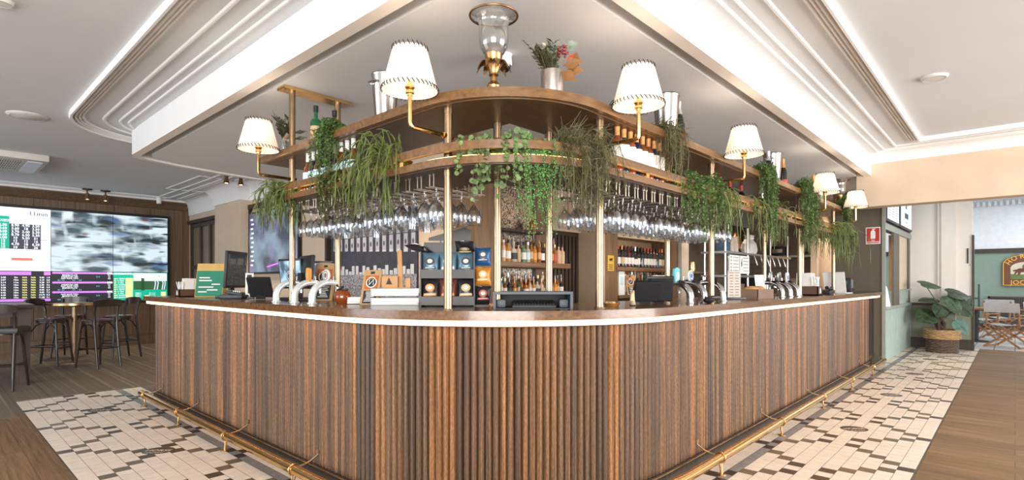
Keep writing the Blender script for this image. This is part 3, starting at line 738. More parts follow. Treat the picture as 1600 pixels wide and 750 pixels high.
# ---------------------------------------------------------------- shaded wall lamps on the gantry poles
M_shade, nt, b = _new('lamp_shade_parchment')
b.inputs['Base Color'].default_value = (0.86, 0.80, 0.74, 1); b.inputs['Roughness'].default_value = 0.8
b.inputs['Emission Color'].default_value = (1.0, 0.86, 0.74, 1); b.inputs['Emission Strength'].default_value = 0.12
trn = _n(nt, 'ShaderNodeBsdfTranslucent'); trn.inputs['Color'].default_value = (0.95, 0.88, 0.82, 1)
mxs = _n(nt, 'ShaderNodeMixShader'); mxs.inputs[0].default_value = 0.45
nt.links.new(b.outputs[0], mxs.inputs[1]); nt.links.new(trn.outputs[0], mxs.inputs[2]); nt.links.new(mxs.outputs[0], nt.nodes['Material Output'].inputs['Surface'])
M_stitch = plain('dark_stitching', (0.03, 0.02, 0.02), 0.8)
def lamp_parts():
    P = {}
    mb = MB(); mb.tube([(0, 0, 0), (-.235, 0, 0), (-.25, 0, .006), (-.255, 0, .02), (-.255, 0, .16)], .0115, 8)
    mb.cyl((0.03, 0, 0), (-.035, 0, 0), .016, .016, 10); P['arm'] = mb.mesh('arm', M_bright)
    mb = MB(); mb.lathe([(.0, .155), (.014, .155), (.015, .165), (.022, .168), (.022, .18), (.017, .184), (.02, .19), (.026, .196), (.026, .205), (.012, .21), (.012, .235), (0, .235)], 14, (-.255, 0, 0)); P['lamp_holder'] = mb.mesh('lamp_holder', M_bright)
    mb = MB(); mb.lathe([(.142, .182), (.087, .392), (.084, .392), (.139, .182)], 40, (-.255, 0, 0), closed=True); P['shade'] = mb.mesh('shade', M_shade, angle=50)
    P['stitching'] = []
    for (rad, z, n) in ((.1425, .184, 38), (.0875, .390, 24)):
        mb = MB()
        for i in range(n):
            a = 2 * pi * i / n; d = 2 * pi / n * .62; s = 1 if z > .3 else 1
            p = lambda aa, rr_, zz: (-.255 + rr_ * cos(aa), rr_ * sin(aa), zz)
            mb.tube([p(a, rad - .004 * (1 if z < .3 else -.2), z + .016), p(a + d * .5, rad + .004, z + .003), p(a + d, rad + .001, z - .008)], .0026, 4)
        P['stitching'].append(mb.mesh('stitching', M_stitch))
    mb = MB(); mb.lathe([(0, .235), (.02, .245), (.03, .275), (.022, .305), (0, .315)], 12, (-.255, 0, 0)); P['bulb'] = mb.mesh('bulb', glow('bulb_warm', (1.0, 0.80, 0.55), 5.0))
    return P
LP = lamp_parts()
def wall_lamp(x, y, rz, label):
    t = thing('wall_lamp', label, 'lamp', (x, y, 2.095), rz, 'pleated lamps on the gantry poles')
    for k, me in [(k, m_) for k, v in LP.items() for m_ in (v if isinstance(v, list) else [v])]:
        o = bpy.data.objects.new(k, me); COL.objects.link(o); o.parent = t
    l = bpy.data.lights.new('lamp_light', 'POINT'); l.energy = 1.2; l.color = (1.0, 0.84, 0.68); l.shadow_soft_size = 0.035
    lo = bpy.data.objects.new('lamp_light', l); COL.objects.link(lo); lo.parent = t; lo.location = (-.255, 0, .34)
wall_lamp(PX, 4.105, 0, 'stitched cream lampshade on a brass arm beside the green spirit bottle')
wall_lamp(PX, 2.27, 0, 'largest stitched cream lampshade, on a brass arm in front of a tall bucket')
S = pi / 2
wall_lamp(2.70, PY, S, 'stitched cream lampshade on a brass arm above the orange-capped wine bottles')
wall_lamp(4.30, PY, S, 'stitched cream lampshade on a brass arm beside the steel bucket between dark bottles')
wall_lamp(6.74, PY, S, 'cream lampshade hiding the clear lantern, last but one before the olive wall')
wall_lamp(8.30, PY, S, 'smallest cream lampshade on a brass arm, closest to the fire extinguisher sign')
# ---------------------------------------------------------------- back bar along the core
bb = thing('back_bar', 'timber back bar with mirrored spirit shelves facing the bar corner', 'back bar', (3.77, 3.95, 0))
M_mirror, nt, b = _new('antique_mirror'); b.inputs['Metallic'].default_value = 0.85; b.inputs['Roughness'].default_value = 0.22
tc = _n(nt, 'ShaderNodeTexCoord'); no = _n(nt, 'ShaderNodeTexNoise'); no.inputs['Scale'].default_value = 70; no.inputs['Detail'].default_value = 3
nt.links.new(tc.outputs['Object'], no.inputs['Vector']); r = _n(nt, 'ShaderNodeValToRGB')
r.color_ramp.elements[0].position = 0.42; r.color_ramp.elements[0].color = (0.10, 0.075, 0.055, 1); r.color_ramp.elements[1].position = 0.56; r.color_ramp.elements[1].color = (0.62, 0.52, 0.42, 1)
nt.links.new(no.outputs['Fac'], r.inputs['Fac']); nt.links.new(r.outputs['Color'], b.inputs['Base Color'])
mb = MB(); mb.bx(3.77, 4.01, 3.95, 4.36, 0, ZS + .01); mb.build('end_post', M_backwood, bb, world=True)
mb = MB(); mb.bx(4.01, 5.36, 4.33, 4.36, 0, ZS + .01); mb.build('back_board', M_backwood, bb, world=True)
mb = MB(); mb.bx(4.04, 5.06, 4.315, 4.33, 1.20, 2.42); mb.build('mirror', M_mirror, bb, world=True)
mb = MB(); mb.bx(4.01, 5.10, 4.30, 4.33, 2.42, 2.47); mb.bx(5.06, 5.10, 4.30, 4.33, 1.2, 2.42); mb.build('mirror_frame', M_darkwood, bb, world=True)
mb = MB(); mb.rbox((4.67, 4.14, 1.493), (1.36, .36, .06), .008); mb.build('upper_shelf', M_backwoodx, bb, world=True)
mb = MB(); mb.bx(4.02, 5.06, 4.12, 4.31, 1.872, 1.90); mb.build('top_shelf', M_darkwood, bb, world=True)
mb = MB(); mb.bx(4.01, 5.36, 3.97, 4.33, 1.10, 1.14); mb.build('worktop', M_backwoodx, bb, world=True)
mb = MB(); mb.bx(4.01, 5.36, 4.0, 4.33, 0, 1.10); mb.build('base_cabinet', M_darkwood, bb, world=True)
mb = MB(); mb.bx(4.03, 5.34, 4.285, 4.30, 1.145, 1.155); o = mb.build('shelf_light', glow('led_shelf', (1.0, 0.62, 0.28), 1.8), bb, world=True)
mb = MB(); mb.bx(4.03, 5.3, 4.30, 4.312, 1.525, 1.535); o = mb.build('shelf_light', glow('led_shelf2', (1.0, 0.70, 0.40), 1.2), bb, world=True)

# door in the recess beside it
mb = MB(); mb.bx(5.36, 6.12, 4.36, 4.44, 1.97, ZS + .01); mb.bx(6.12, 6.16, 4.0, 4.44, 0, ZS + .01); struct('wall_recess', mb, plain('recess_plaster', (0.50, 0.38, 0.27), 0.8))
mb = MB(); mb.bx(5.36, 6.12, 4.40, 4.44, 0, 1.97); dr = struct('door_1', mb, M_darkwood)
mb = MB()
for i in range(9): mb.bx(5.40 + i * .08, 5.45 + i * .08, 4.38, 4.40, 0.05, 1.92)
mb.build('slats', M_darkwood, dr)
mb = MB(); mb.box((5.415, 4.352, 1.47), (.13, .004, .36)); tag(mb.build('notice_sheet', M_paper), 'white paper notice hanging beside the spirit shelves at the dark door', 'notice')

# wine bay
wb = thing('wine_bay', 'timber wine shelving between the yellow sign and the pale post', 'wine shelves', (6.16, 4.0, 0))
mb = MB(); mb.bx(6.16, 6.48, 4.0, 4.36, 0, ZS + .01); mb.build('side_panel', M_backwood, wb, world=True)
mb = MB(); mb.bx(8.05, 8.30, 4.0, 4.36, 0, ZS + .01); mb.build('side_panel', M_backwood, wb, world=True)
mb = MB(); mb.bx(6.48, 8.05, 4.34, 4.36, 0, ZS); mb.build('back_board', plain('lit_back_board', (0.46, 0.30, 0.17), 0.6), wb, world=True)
mb = MB(); mb.rbox((7.25, 4.17, 1.485), (1.62, .36, .06), .008); mb.build('upper_shelf', M_backwoodx, wb, world=True)
mb = MB(); mb.bx(6.48, 8.05, 3.98, 4.34, 1.08, 1.12); mb.build('worktop', M_backwoodx, wb, world=True)
mb = MB(); mb.bx(6.48, 8.05, 4.02, 4.34, 0, 1.08); mb.build('base_cabinet', M_darkwood, wb, world=True)
mb = MB(); mb.bx(6.48, 8.05, 4.02, 4.34, 2.02, ZS); mb.build('top_cabinet', M_darkwood, wb, world=True)
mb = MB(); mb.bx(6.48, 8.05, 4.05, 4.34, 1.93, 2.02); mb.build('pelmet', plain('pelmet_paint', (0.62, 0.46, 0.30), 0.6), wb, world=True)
mb = MB(); mb.bx(6.5, 8.0, 4.325, 4.338, 1.13, 1.145); mb.build('shelf_light', MATS['led_shelf'], wb, world=True)
mb = MB(); mb.box((6.295, 3.996, 1.555), (.155, .006, .21)); sg = mb.build('yellow_sign', plain('sign_yellow', (0.62, 0.38, 0.06), 0.5)); tag(sg, 'yellow notice with black emblem on the timber panel behind the pole', 'sign')
mb = MB()
for i, (wd, z) in enumerate(((.10, 1.535), (.11, 1.515), (.08, 1.497), (.12, 1.475))): mb.box((6.295, 3.992, z), (wd, .002, .007))
mb.plate([(-.05, 0), (-.02, .018), (.02, .02), (.055, .03), (.03, .0), (.045, -.018), (.01, -.006), (-.03, -.018), (-.025, -.004)], (6.295, 3.9925, 1.60), (1, 0, 0), (0, 0, 1), .0015)
mb.build('sign_print', M_ink, sg)
mb = MB(); mb.bx(8.32, 8.58, 3.95, 4.3, 0, ZS + .01); struct('wall_post', mb, plain('pale_post', (0.62, 0.55, 0.47), 0.7))
# kitchen side
M_taupe = plain('kitchen_taupe', (0.085, 0.066, 0.052), 0.7)
mb = MB(); mb.bx(8.58, 12.4, 4.36, 4.5, 0, ZS + .01); struct('wall_kitchen', mb, M_taupe)
M_ktile, nt, b = _new('kitchen_tiles'); b.inputs['Roughness'].default_value = 0.3
tc = _n(nt, 'ShaderNodeTexCoord'); sp = _n(nt, 'ShaderNodeSeparateXYZ'); cb = _n(nt, 'ShaderNodeCombineXYZ'); br = _n(nt, 'ShaderNodeTexBrick')
nt.links.new(tc.outputs['Object'], sp.inputs[0]); nt.links.new(sp.outputs['Y'], cb.inputs['X']); nt.links.new(sp.outputs['Z'], cb.inputs['Y']); nt.links.new(cb.outputs[0], br.inputs['Vector'])
br.inputs['Scale'].default_value = 1; br.inputs['Brick Width'].default_value = 0.3; br.inputs['Row Height'].default_value = 0.2; br.inputs['Mortar Size'].default_value = 0.004
br.inputs['Color1'].default_value = (0.30, 0.255, 0.22, 1); br.inputs['Color2'].default_value = (0.34, 0.29, 0.25, 1); br.inputs['Mortar'].default_value = (0.18, 0.15, 0.13, 1)
nt.links.new(br.outputs['Color'], b.inputs['Base Color'])
mb = MB(); mb.bx(12.3, 12.4, 2.25, 4.36, 0, ZS + .01); struct('wall_kitchen_end', mb, M_ktile)
mb = MB(); mb.bx(11.9, 12.3, 2.64, 4.2, 1.80, 1.84); mb.bx(11.9, 12.3, 2.64, 2.68, 1.7, 1.8); mb.bx(11.9, 12.3, 4.1, 4.14, 1.7, 1.8); tag(mb.build('kitchen_shelf', M_steel), 'metal shelf on the tiled kitchen wall', 'shelf')
kt = thing('pan_lid', 'dark domed cooking pan on the kitchen wall shelf', 'pan', (12.1, 3.05, 1.84))
mb = MB(); mb.lathe([(0, 0), (.14, 0), (.16, .07), (.15, .075), (.1, .12), (.03, .14), (0, .14)], 18); mb.build('pan_body', M_black, kt)
mb = MB(); mb.tube([(0, -.15, .05), (0, -.33, .07)], .012, 6); mb.cyl((0, 0, .135), (0, 0, .165), .02, .025, 10); mb.build('handle', M_black, kt)
kt = thing('kitchen_machine', 'dark kitchen machine at the end of the wall shelf', 'machine', (12.1, 3.6, 1.84))
mb = MB(); mb.rbox((0, 0, .1), (.3, .3, .2), .02); mb.build('machine_body', M_black, kt)
mb = MB(); mb.rbox((-.155, 0, .1), (.012, .2, .08), .004); mb.build('control_panel', M_steel, kt)
kb = thing('kitchen_bench', 'dark stainless kitchen bench under the tiled wall', 'bench', (11.6, 2.7, 0))
mb = MB(); mb.bx(11.5, 12.3, 2.62, 4.3, 0.88, 0.92); mb.build('bench_top', M_steel, kb, world=True)
mb = MB(); mb.bx(11.55, 12.28, 2.66, 4.28, 0.0, 0.88); mb.build('bench_body', M_taupe, kb, world=True)
for i in range(5):
    t = thing('stacked_cup', 'stack of shiny cups on the kitchen bench, %s along it from the pale wall' % ORD[i], 'cups', (11.75, 2.72 + i * .17, .92), 0, 'cups on the kitchen bench')
    for k in range(3):
        mb = MB(); mb.lathe([(0, .0), (.03, .0), (.04, .09), (.037, .09), (.028, .006), (0, .006)], 12, (0, 0, k * .09)); mb.build('cup', M_chrome, t)

# steel coffee-station shelving between bar and kitchen
st = thing('steel_shelving', 'stainless steel shelving frame behind the second set of taps', 'shelving', (7.31, 2.95, 0))
for x in (7.32, 8.16, 10.05):
    for y in (2.86, 3.14):
        mb = MB(); mb.cyl((x, y, 0), (x, y, 2.35), .016, .016, 10); mb.build('post', M_steel, st, world=True)
for z, x1 in ((1.72, 10.1), (1.40, 8.3), (1.0, 10.1)):
    mb = MB(); mb.bx(7.28, x1, 2.82, 3.18, z - .03, z); mb.build('shelf', M_steel, st, world=True)
mb = MB()
for i in range(6): mb.tube([(8.35 + i * .27, 2.83, 1.69), (8.35 + i * .27, 2.80, 1.60), (8.36 + i * .27, 2.79, 1.55)], .008, 6)
mb.build('hook_row', M_steel, st, world=True)
for i, x in enumerate((7.52, 7.90)):
    mb = MB(); mb.box((x, 2.81, 1.545), (.36, .004, .25)); o = mb.build('order_sheet', M_paper); tag(o, ('printed sheet with big dots' if i == 0 else 'printed sheet with a cup drawing') + ' clipped to the steel shelving', 'sheet', None)
    mb = MB()
    for k in range(5):
        mb.box((x + .04, 2.807, 1.64 - k * .045), (.20, .001, .006))
        if i == 0: mb.lathe([(0, 0), (.013, 0), (0, .001)], 10, (x - .12, 2.807, 1.64 - k * .045), Matrix.Rotation(pi / 2, 3, 'X'))
    if i: mb.plate([(0, 0), (.03, .06), (.045, .06), (.03, .03), (.04, -.03), (.01, -.06)], (x - .14, 2.8075, 1.57), (1, 0, 0), (0, 0, 1), .001)
    mb.build('print', M_ink, o)
t = thing('blue_canister', 'tall blue box on top of the steel shelving', 'box', (7.62, 3.0, 1.72))
mb = MB(); mb.rbox((0, 0, .125), (.17, .14, .25), .01); mb.build('box_body', plain('slate_blue', (0.05, 0.11, 0.19), 0.5), t)
mb = MB(); mb.rbox((0, 0, .253), (.174, .144, .012), .004); mb.build('lid', plain('slate_blue_lid', (0.06, 0.13, 0.22), 0.45), t)
for i, x in enumerate((7.86, 8.02)):
    t = thing('cup_stack', 'stack of takeaway cups next to the blue box' if i == 0 else 'tall stack of takeaway cups touching the steel post', 'cups', (x, 3.0, 1.72))
    mc = plain('cup_card', (0.62, 0.53, 0.44), 0.7)
    for k in range(6 + i):
        mb = MB(); mb.lathe([(0, 0), (.05, 0), (.062, .03), (.065, .034), (.06, .034), (.0, .02)], 14, (0, 0, k * .034)); mb.build('cup', mc, t)
t = thing('paper_bag', 'crumpled white bag of lids on the steel shelf', 'bag', (8.62, 3.0, 1.72))
mb = MB(); rr = random.Random(2)
mb.lathe([(0, 0), (.15, 0), (.18, .08), (.16, .17), (.09, .24), (.12, .30), (0, .26)], 12); mb.v = [(x * (1 + rr.uniform(-.15, .15)), y * .6, z + rr.uniform(-.015, .015) * (z > 0)) for x, y, z in mb.v]; mb.build('bag_body', M_paper, t, angle=20)
mb = MB(); mb.cyl((0, 0, .235), (0, 0, .255), .075, .075, 10); mb.build('tie', M_steel, t)
t = thing('coffee_grinder', 'brown coffee grinder on the lower steel shelf', 'grinder', (8.05, 3.0, 1.0))
mb = MB(); mb.rbox((0, 0, .14), (.18, .22, .28), .015); mb.build('grinder_body', plain('grinder_brown', (0.16, 0.075, 0.035), 0.4), t)
mb = MB(); mb.lathe([(.05, .28), (.08, .40), (.075, .40), (.045, .28)], 14); mb.build('hopper', clear_glass('smoky_plastic', (.6, .5, .42)), t)
cm = thing('coffee_machine', 'dark espresso machine behind the second set of taps', 'coffee machine', (9.0, 3.0, 1.0))
mb = MB(); mb.rbox((0, 0, .19), (.8, .34, .36), .03); mb.build('machine_body', M_black, cm)
mb = MB(); mb.bx(-.38, .38, -.15, .15, .372, .378)
for x in (-.36, 0, .36): mb.cyl((x, -.16, .37), (x, -.16, .41), .006, .006, 6)
mb.tube([(-.38, -.16, .41), (.38, -.16, .41)], .006, 6); mb.build('cup_rail', M_steel, cm)
for x in (-.2, .2):
    mb = MB(); mb.cyl((x, -.19, .20), (x, -.19, .26), .045, .04, 14); mb.tube([(x, -.22, .21), (x, -.36, .20)], .014, 8); mb.build('group_head', M_chrome, cm)
t = thing('heat_lamp', 'copper hood lamp over the kitchen pass', 'lamp', (9.55, 3.55, 1.88))
mb = MB(); mb.lathe([(.14, 0), (.12, .10), (.05, .24), (.02, .28), (.016, .28), (.045, .235), (.115, .098), (.135, 0)], 20, closed=True); mb.build('shade', plain('copper', (0.72, 0.36, 0.18), 0.25, 1.0), t)
mb = MB(); mb.cyl((0, 0, .27), (0, 0, ZS + .01 - 1.88), .008, .008, 8); mb.build('cable', M_black, t)
mb = MB(); mb.lathe([(0, .03), (.03, .04), (.04, .08), (.015, .13), (0, .14)], 12); mb.build('bulb', MATS['bulb_warm'], t)
t = thing('metal_jug', 'brass coloured metal jug on a shelf beyond the pale post', 'jug', (9.05, 4.12, 1.48))
mb = MB(); mb.lathe([(0, 0), (.075, 0), (.08, .02), (.07, .17), (.066, .17), (.07, .02), (0, .01)], 18); mb.build('jug_body', M_brass, t)
mb = MB(); mb.tube([(.07, 0, .15), (.13, 0, .14), (.13, 0, .06), (.078, 0, .04)], .008, 6); mb.build('handle', M_brass, t)
mb = MB(); mb.bx(8.7, 9.9, 3.98, 4.36, 1.45, 1.48); mb.bx(8.7, 8.73, 4.0, 4.36, 1.3, 1.45); mb.bx(9.87, 9.9, 4.0, 4.36, 1.3, 1.45); tag(mb.build('wall_shelf', M_steel), 'short steel shelf carrying a brass jug', 'shelf')

# ---------------------------------------------------------------- bottles
BK = {
 'bordeaux': (.0375, .30, [(0, 0), (.036, 0), (.0375, .008), (.0375, .19), (.034, .21), (.018, .232), (.0145, .245), (.0140, .285), (.0155, .287), (.0155, .30), (0, .30)], (.045, .135), (.245, .302)),
 'burgundy': (.041, .295, [(0, 0), (.039, 0), (.041, .008), (.041, .14), (.036, .17), (.022, .205), (.0145, .235), (.014, .28), (.0155, .282), (.0155, .295), (0, .295)], (.04, .12), (.235, .297)),
 'spirit': (.038, .29, [(0, 0), (.036, 0), (.038, .006), (.038, .17), (.032, .188), (.016, .20), (.0135, .21), (.0135, .245), (.016, .247), (.016, .29), (0, .29)], (.04, .14), (.247, .292)),
 'squat': (.047, .24, [(0, 0), (.045, 0), (.047, .006), (.047, .12), (.04, .145), (.018, .158), (.014, .168), (.014, .195), (.018, .197), (.018, .24), (0, .24)], (.03, .105), (.197, .242)),
 'tall': (.033, .325, [(0, 0), (.031, 0), (.033, .006), (.034, .2), (.028, .225), (.014, .25), (.0125, .262), (.0125, .285), (.0145, .287), (.0145, .325), (0, .325)], (.06, .17), (.287, .327)),
 'champagne': (.044, .31, [(0, 0), (.042, 0), (.044, .01), (.044, .13), (.038, .17), (.024, .22), (.0155, .25), (.015, .29), (.017, .292), (.0165, .31), (0, .31)], (.035, .085), (.215, .312)),
 'rosato': (.0365, .29, [(0, 0), (.035, 0), (.0365, .008), (.0365, .195), (.031, .213), (.017, .228), (.0145, .238), (.0140, .28), (.0155, .281), (.0155, .29), (0, .29)], (.075, .19), (.238, .292)),
 'riesling': (.0365, .29, [(0, 0), (.035, 0), (.0365, .008), (.0365, .15), (.031, .175), (.019, .205), (.0145, .228), (.0140, .28), (.0155, .281), (.0155, .29), (0, .29)], (.05, .148), (.228, .292)),
 'flask': (.06, .20, [(0, 0), (.03, 0), (.05, .02), (.06, .06), (.05, .10), (.02, .13), (.012, .145), (.012, .185), (.015, .186), (.015, .2), (0, .2)], (.04, .08), (.175, .202)),
}
BM = {}
def radius_at(pr, z):
    for (r0, z0), (r1, z1) in zip(pr, pr[1:]):
        if z0 <= z <= z1 and z1 > z0: return r0 + (r1 - r0) * (z - z0) / (z1 - z0)
    return pr[1][0]
def bottle_meshes(k):
    if k in BM: return BM[k]
    R_, H_, pr, lab, cap = BK[k]
    mb = MB(); mb.lathe(pr, 16); body = mb.mesh('bottle_glass', M_black, angle=50)
    mb = MB(); zs = [lab[0] + (lab[1] - lab[0]) * i / 3 for i in range(4)]
    mb.lathe([(radius_at(pr, z) + .0008, z) for z in zs], 16); label = mb.mesh('bottle_label', M_paper)
    mb = MB(); z0, z1 = cap; zz = [z0 + (z1 - z0) * i / 5 for i in range(6)]
    mb.lathe([(radius_at(pr, min(z, H_ - .001)) + .0012, z) for z in zz] + [(0, z1)], 12); c = mb.mesh('bottle_cap', M_black, angle=50)
    mb = MB(); mb.lathe([(.012, H_ - .03), (.013, H_ - .004), (.009, H_), (.006, H_ + .01), (.004, H_ + .045), (.0025, H_ + .045), (.0, H_ + .01)], 8); po = mb.mesh('pourer', M_black)
    BM[k] = (body, label, c, po); return BM[k]
def gl(name, col, rough=0.08, tr=0.0): return plain(name, col, rough, 0.0, coat=0.6, trans=tr, var=0.05)
G = {'dark': gl('bottle_dark_glass', (.012, .012, .01)), 'green': gl('bottle_green_glass', (.01, .10, .035)), 'amber': gl('bottle_amber', (.30, .09, .012)), 'gold': gl('bottle_gold_spirit', (.46, .20, .035)),
     'clear': gl('bottle_clear_spirit', (.40, .38, .34)), 'rose': gl('bottle_rose', (.22, .05, .025)), 'red': gl('bottle_red_wine', (.10, .015, .012)), 'blue': gl('bottle_navy_glass', (.012, .02, .05)), 'brown': gl('bottle_brown', (.16, .05, .015)), 'teal': gl('bottle_teal', (.08, .25, .17)), 'pink': gl('bottle_blush', (.60, .36, .24))}
LBL = {'white': plain('label_white', (.70, .68, .64), .6), 'cream': plain('label_cream', (.50, .38, .22), .6), 'black': plain('label_black', (.03, .03, .03), .5), 'red': plain('label_red', (.45, .05, .03), .5), 'orange': plain('label_orange', (.70, .28, .06), .5), 'sky': plain('label_sky', (.50, .68, .74), .6), 'green': plain('label_green', (.05, .22, .10), .6), 'gold': plain('label_gold', (.55, .36, .12), .4)}
CAPM = {'black': M_black, 'silver': plain('cap_silver', (.72, .72, .72), .3, .8), 'red': plain('cap_red', (.40, .03, .02), .4), 'copper': plain('cap_copper', (.62, .27, .09), .4, .3), 'white': plain('cap_white', (.75, .74, .72), .4), 'gold': plain('cap_gold', (.70, .45, .15), .3, .8)}
BDESC = {'bordeaux': 'wine bottle', 'burgundy': 'sloping wine bottle', 'spirit': 'spirit bottle', 'rosato': 'wine bottle', 'riesling': 'wine bottle', 'squat': 'squat liquor bottle', 'tall': 'tall spirit bottle', 'champagne': 'sparkling wine bottle', 'flask': 'round flask bottle'}
GDESC = {'dark': 'dark', 'green': 'green', 'amber': 'amber', 'gold': 'golden', 'clear': 'clear', 'rose': 'rosé pink', 'red': 'dark red', 'blue': 'navy', 'brown': 'brown', 'teal': 'pale green', 'pink': 'blush pink'}
def bottle(kind, loc, g, l, c, label, group=None, pour=False, scale=1.0, rz=0.0, label_print=False):
    t = thing('bottle', label, 'bottle', loc, rz, group)
    if scale != 1.0: t.matrix_basis = t.matrix_basis @ Matrix.Scale(scale, 4)
    bm_ = bottle_meshes(kind)
    place('bottle_glass', bm_[0], t, G[g])
    if l: place('bottle_label', bm_[1], t, LBL[l])
    if pour: place('pourer', bm_[3], t, CAPM['silver'])
    elif c: place('bottle_cap', bm_[2], t, CAPM[c])
    return t
rr = random.Random(11)
def row(y, z, x0, x1, step, kinds, where, group, pourp=0.0, zmax=None):
    x = x0; i = 0
    while x < x1:
        k, g, l, c = kinds[i % len(kinds)] if i < len(kinds) else rr.choice(kinds)
        R_, H_ = BK[k][0], BK[k][1]; sc = 1.0 if zmax is None else min(1.0, zmax / H_ * rr.uniform(.88, 1.0))
        lab = '%s %s, %s%s' % (GDESC[g], BDESC[k], ('%s label, ' % l) if l else '', where % (ORD[i] if i < 20 else 'last'))
        bottle(k, (x + R_, y + rr.uniform(-.008, .008), z), g, l, c, lab, group, pour=rr.random() < pourp, scale=sc, rz=rr.random())
        x += 2 * R_ * sc + step + rr.uniform(0, .006); i += 1
A_ = [('tall', 'pink', 'white', 'white'), ('spirit', 'gold', 'white', 'black'), ('squat', 'clear', 'black', 'black'), ('spirit', 'pink', 'cream', 'black'), ('spirit', 'teal', 'white', 'black'), ('spirit', 'clear', 'sky', 'silver'), ('tall', 'amber', 'cream', 'black'), ('spirit', 'gold', 'orange', 'black'), ('tall', 'amber', 'cream', 'gold'), ('spirit', 'dark', 'white', 'black'), ('spirit', 'amber', 'cream', 'black'), ('spirit', 'brown', 'gold', 'black'), ('spirit', 'amber', 'red', 'gold')]
B_ = [('squat', 'gold', 'orange', 'black'), ('spirit', 'clear', 'white', 'silver'), ('spirit', 'amber', 'cream', 'black'), ('tall', 'clear', 'white', 'silver'), ('spirit', 'brown', 'white', 'gold'), ('squat', 'dark', 'black', 'black'), ('spirit', 'amber', 'gold', 'black'), ('tall', 'green', 'cream', 'red'), ('spirit', 'amber', 'black', 'silver'), ('squat', 'amber', 'white', 'gold')]
row(4.04, 1.523, 4.22, 5.30, .010, A_, '%s from post, front row, back bar shelf', 'spirits on the back bar shelf, front row', .35, .25)
row(4.20, 1.523, 4.20, 5.28, .012, B_, '%s from post, rear row, back bar shelf', 'spirits on the back bar shelf, rear row', .5, .29)
row(4.06, 1.14, 4.20, 5.30, .008, B_[3:] + A_, '%s from post, front row, back bar worktop', 'spirits on the back bar worktop, front row', .6, .22)
row(4.18, 1.14, 4.16, 5.28, .010, A_[2:] + B_, '%s from post, rear row, back bar worktop', 'spirits on the back bar worktop, rear row', .6, .27)
bottle('flask', (4.92, 4.2, 1.90), 'amber', None, 'copper', 'round amber flask bottle alone on the top shelf by the mirror', None)
W_ = [('bordeaux', 'dark', 'white', 'red'), ('bordeaux', 'dark', 'cream', 'copper'), ('bordeaux', 'dark', 'white', 'black'), ('bordeaux', 'red', 'white', 'black'), ('bordeaux', 'dark', 'white', 'black'), ('burgundy', 'dark', 'white', 'silver'), ('bordeaux', 'dark', 'white', 'black'), ('bordeaux', 'dark', None, 'black'), ('bordeaux', 'dark', 'white', 'red')]
row(4.06, 1.515, 6.55, 7.98, .012, W_, '%s from yellow sign, wine bay shelf', 'wine on the wine bay shelf')
row(4.20, 1.515, 6.52, 7.98, .02, W_[3:], '%s from yellow sign, rear, wine bay shelf', 'wine at the back of the wine bay shelf')
row(4.10, 1.12, 6.80, 7.98, .012, B_[1:] + W_, '%s from white box, wine bay worktop', 'bottles on the wine bay worktop', .3)
row(4.24, 1.12, 6.80, 7.98, .02, B_[4:] + A_, '%s from white box, rear, wine bay worktop', 'bottles at the back of the wine bay worktop', .5)
t = thing('white_box', 'tall white box standing on the wine bay worktop', 'box', (6.62, 4.1, 1.12))
mb = MB(); mb.rbox((0, 0, .165), (.15, .16, .33), .006); mb.build('box_body', M_paper, t)
mb = MB(); mb.box((.0, -.0805, .2), (.09, .002, .12)); mb.build('printed_panel', LBL['sky'], t)
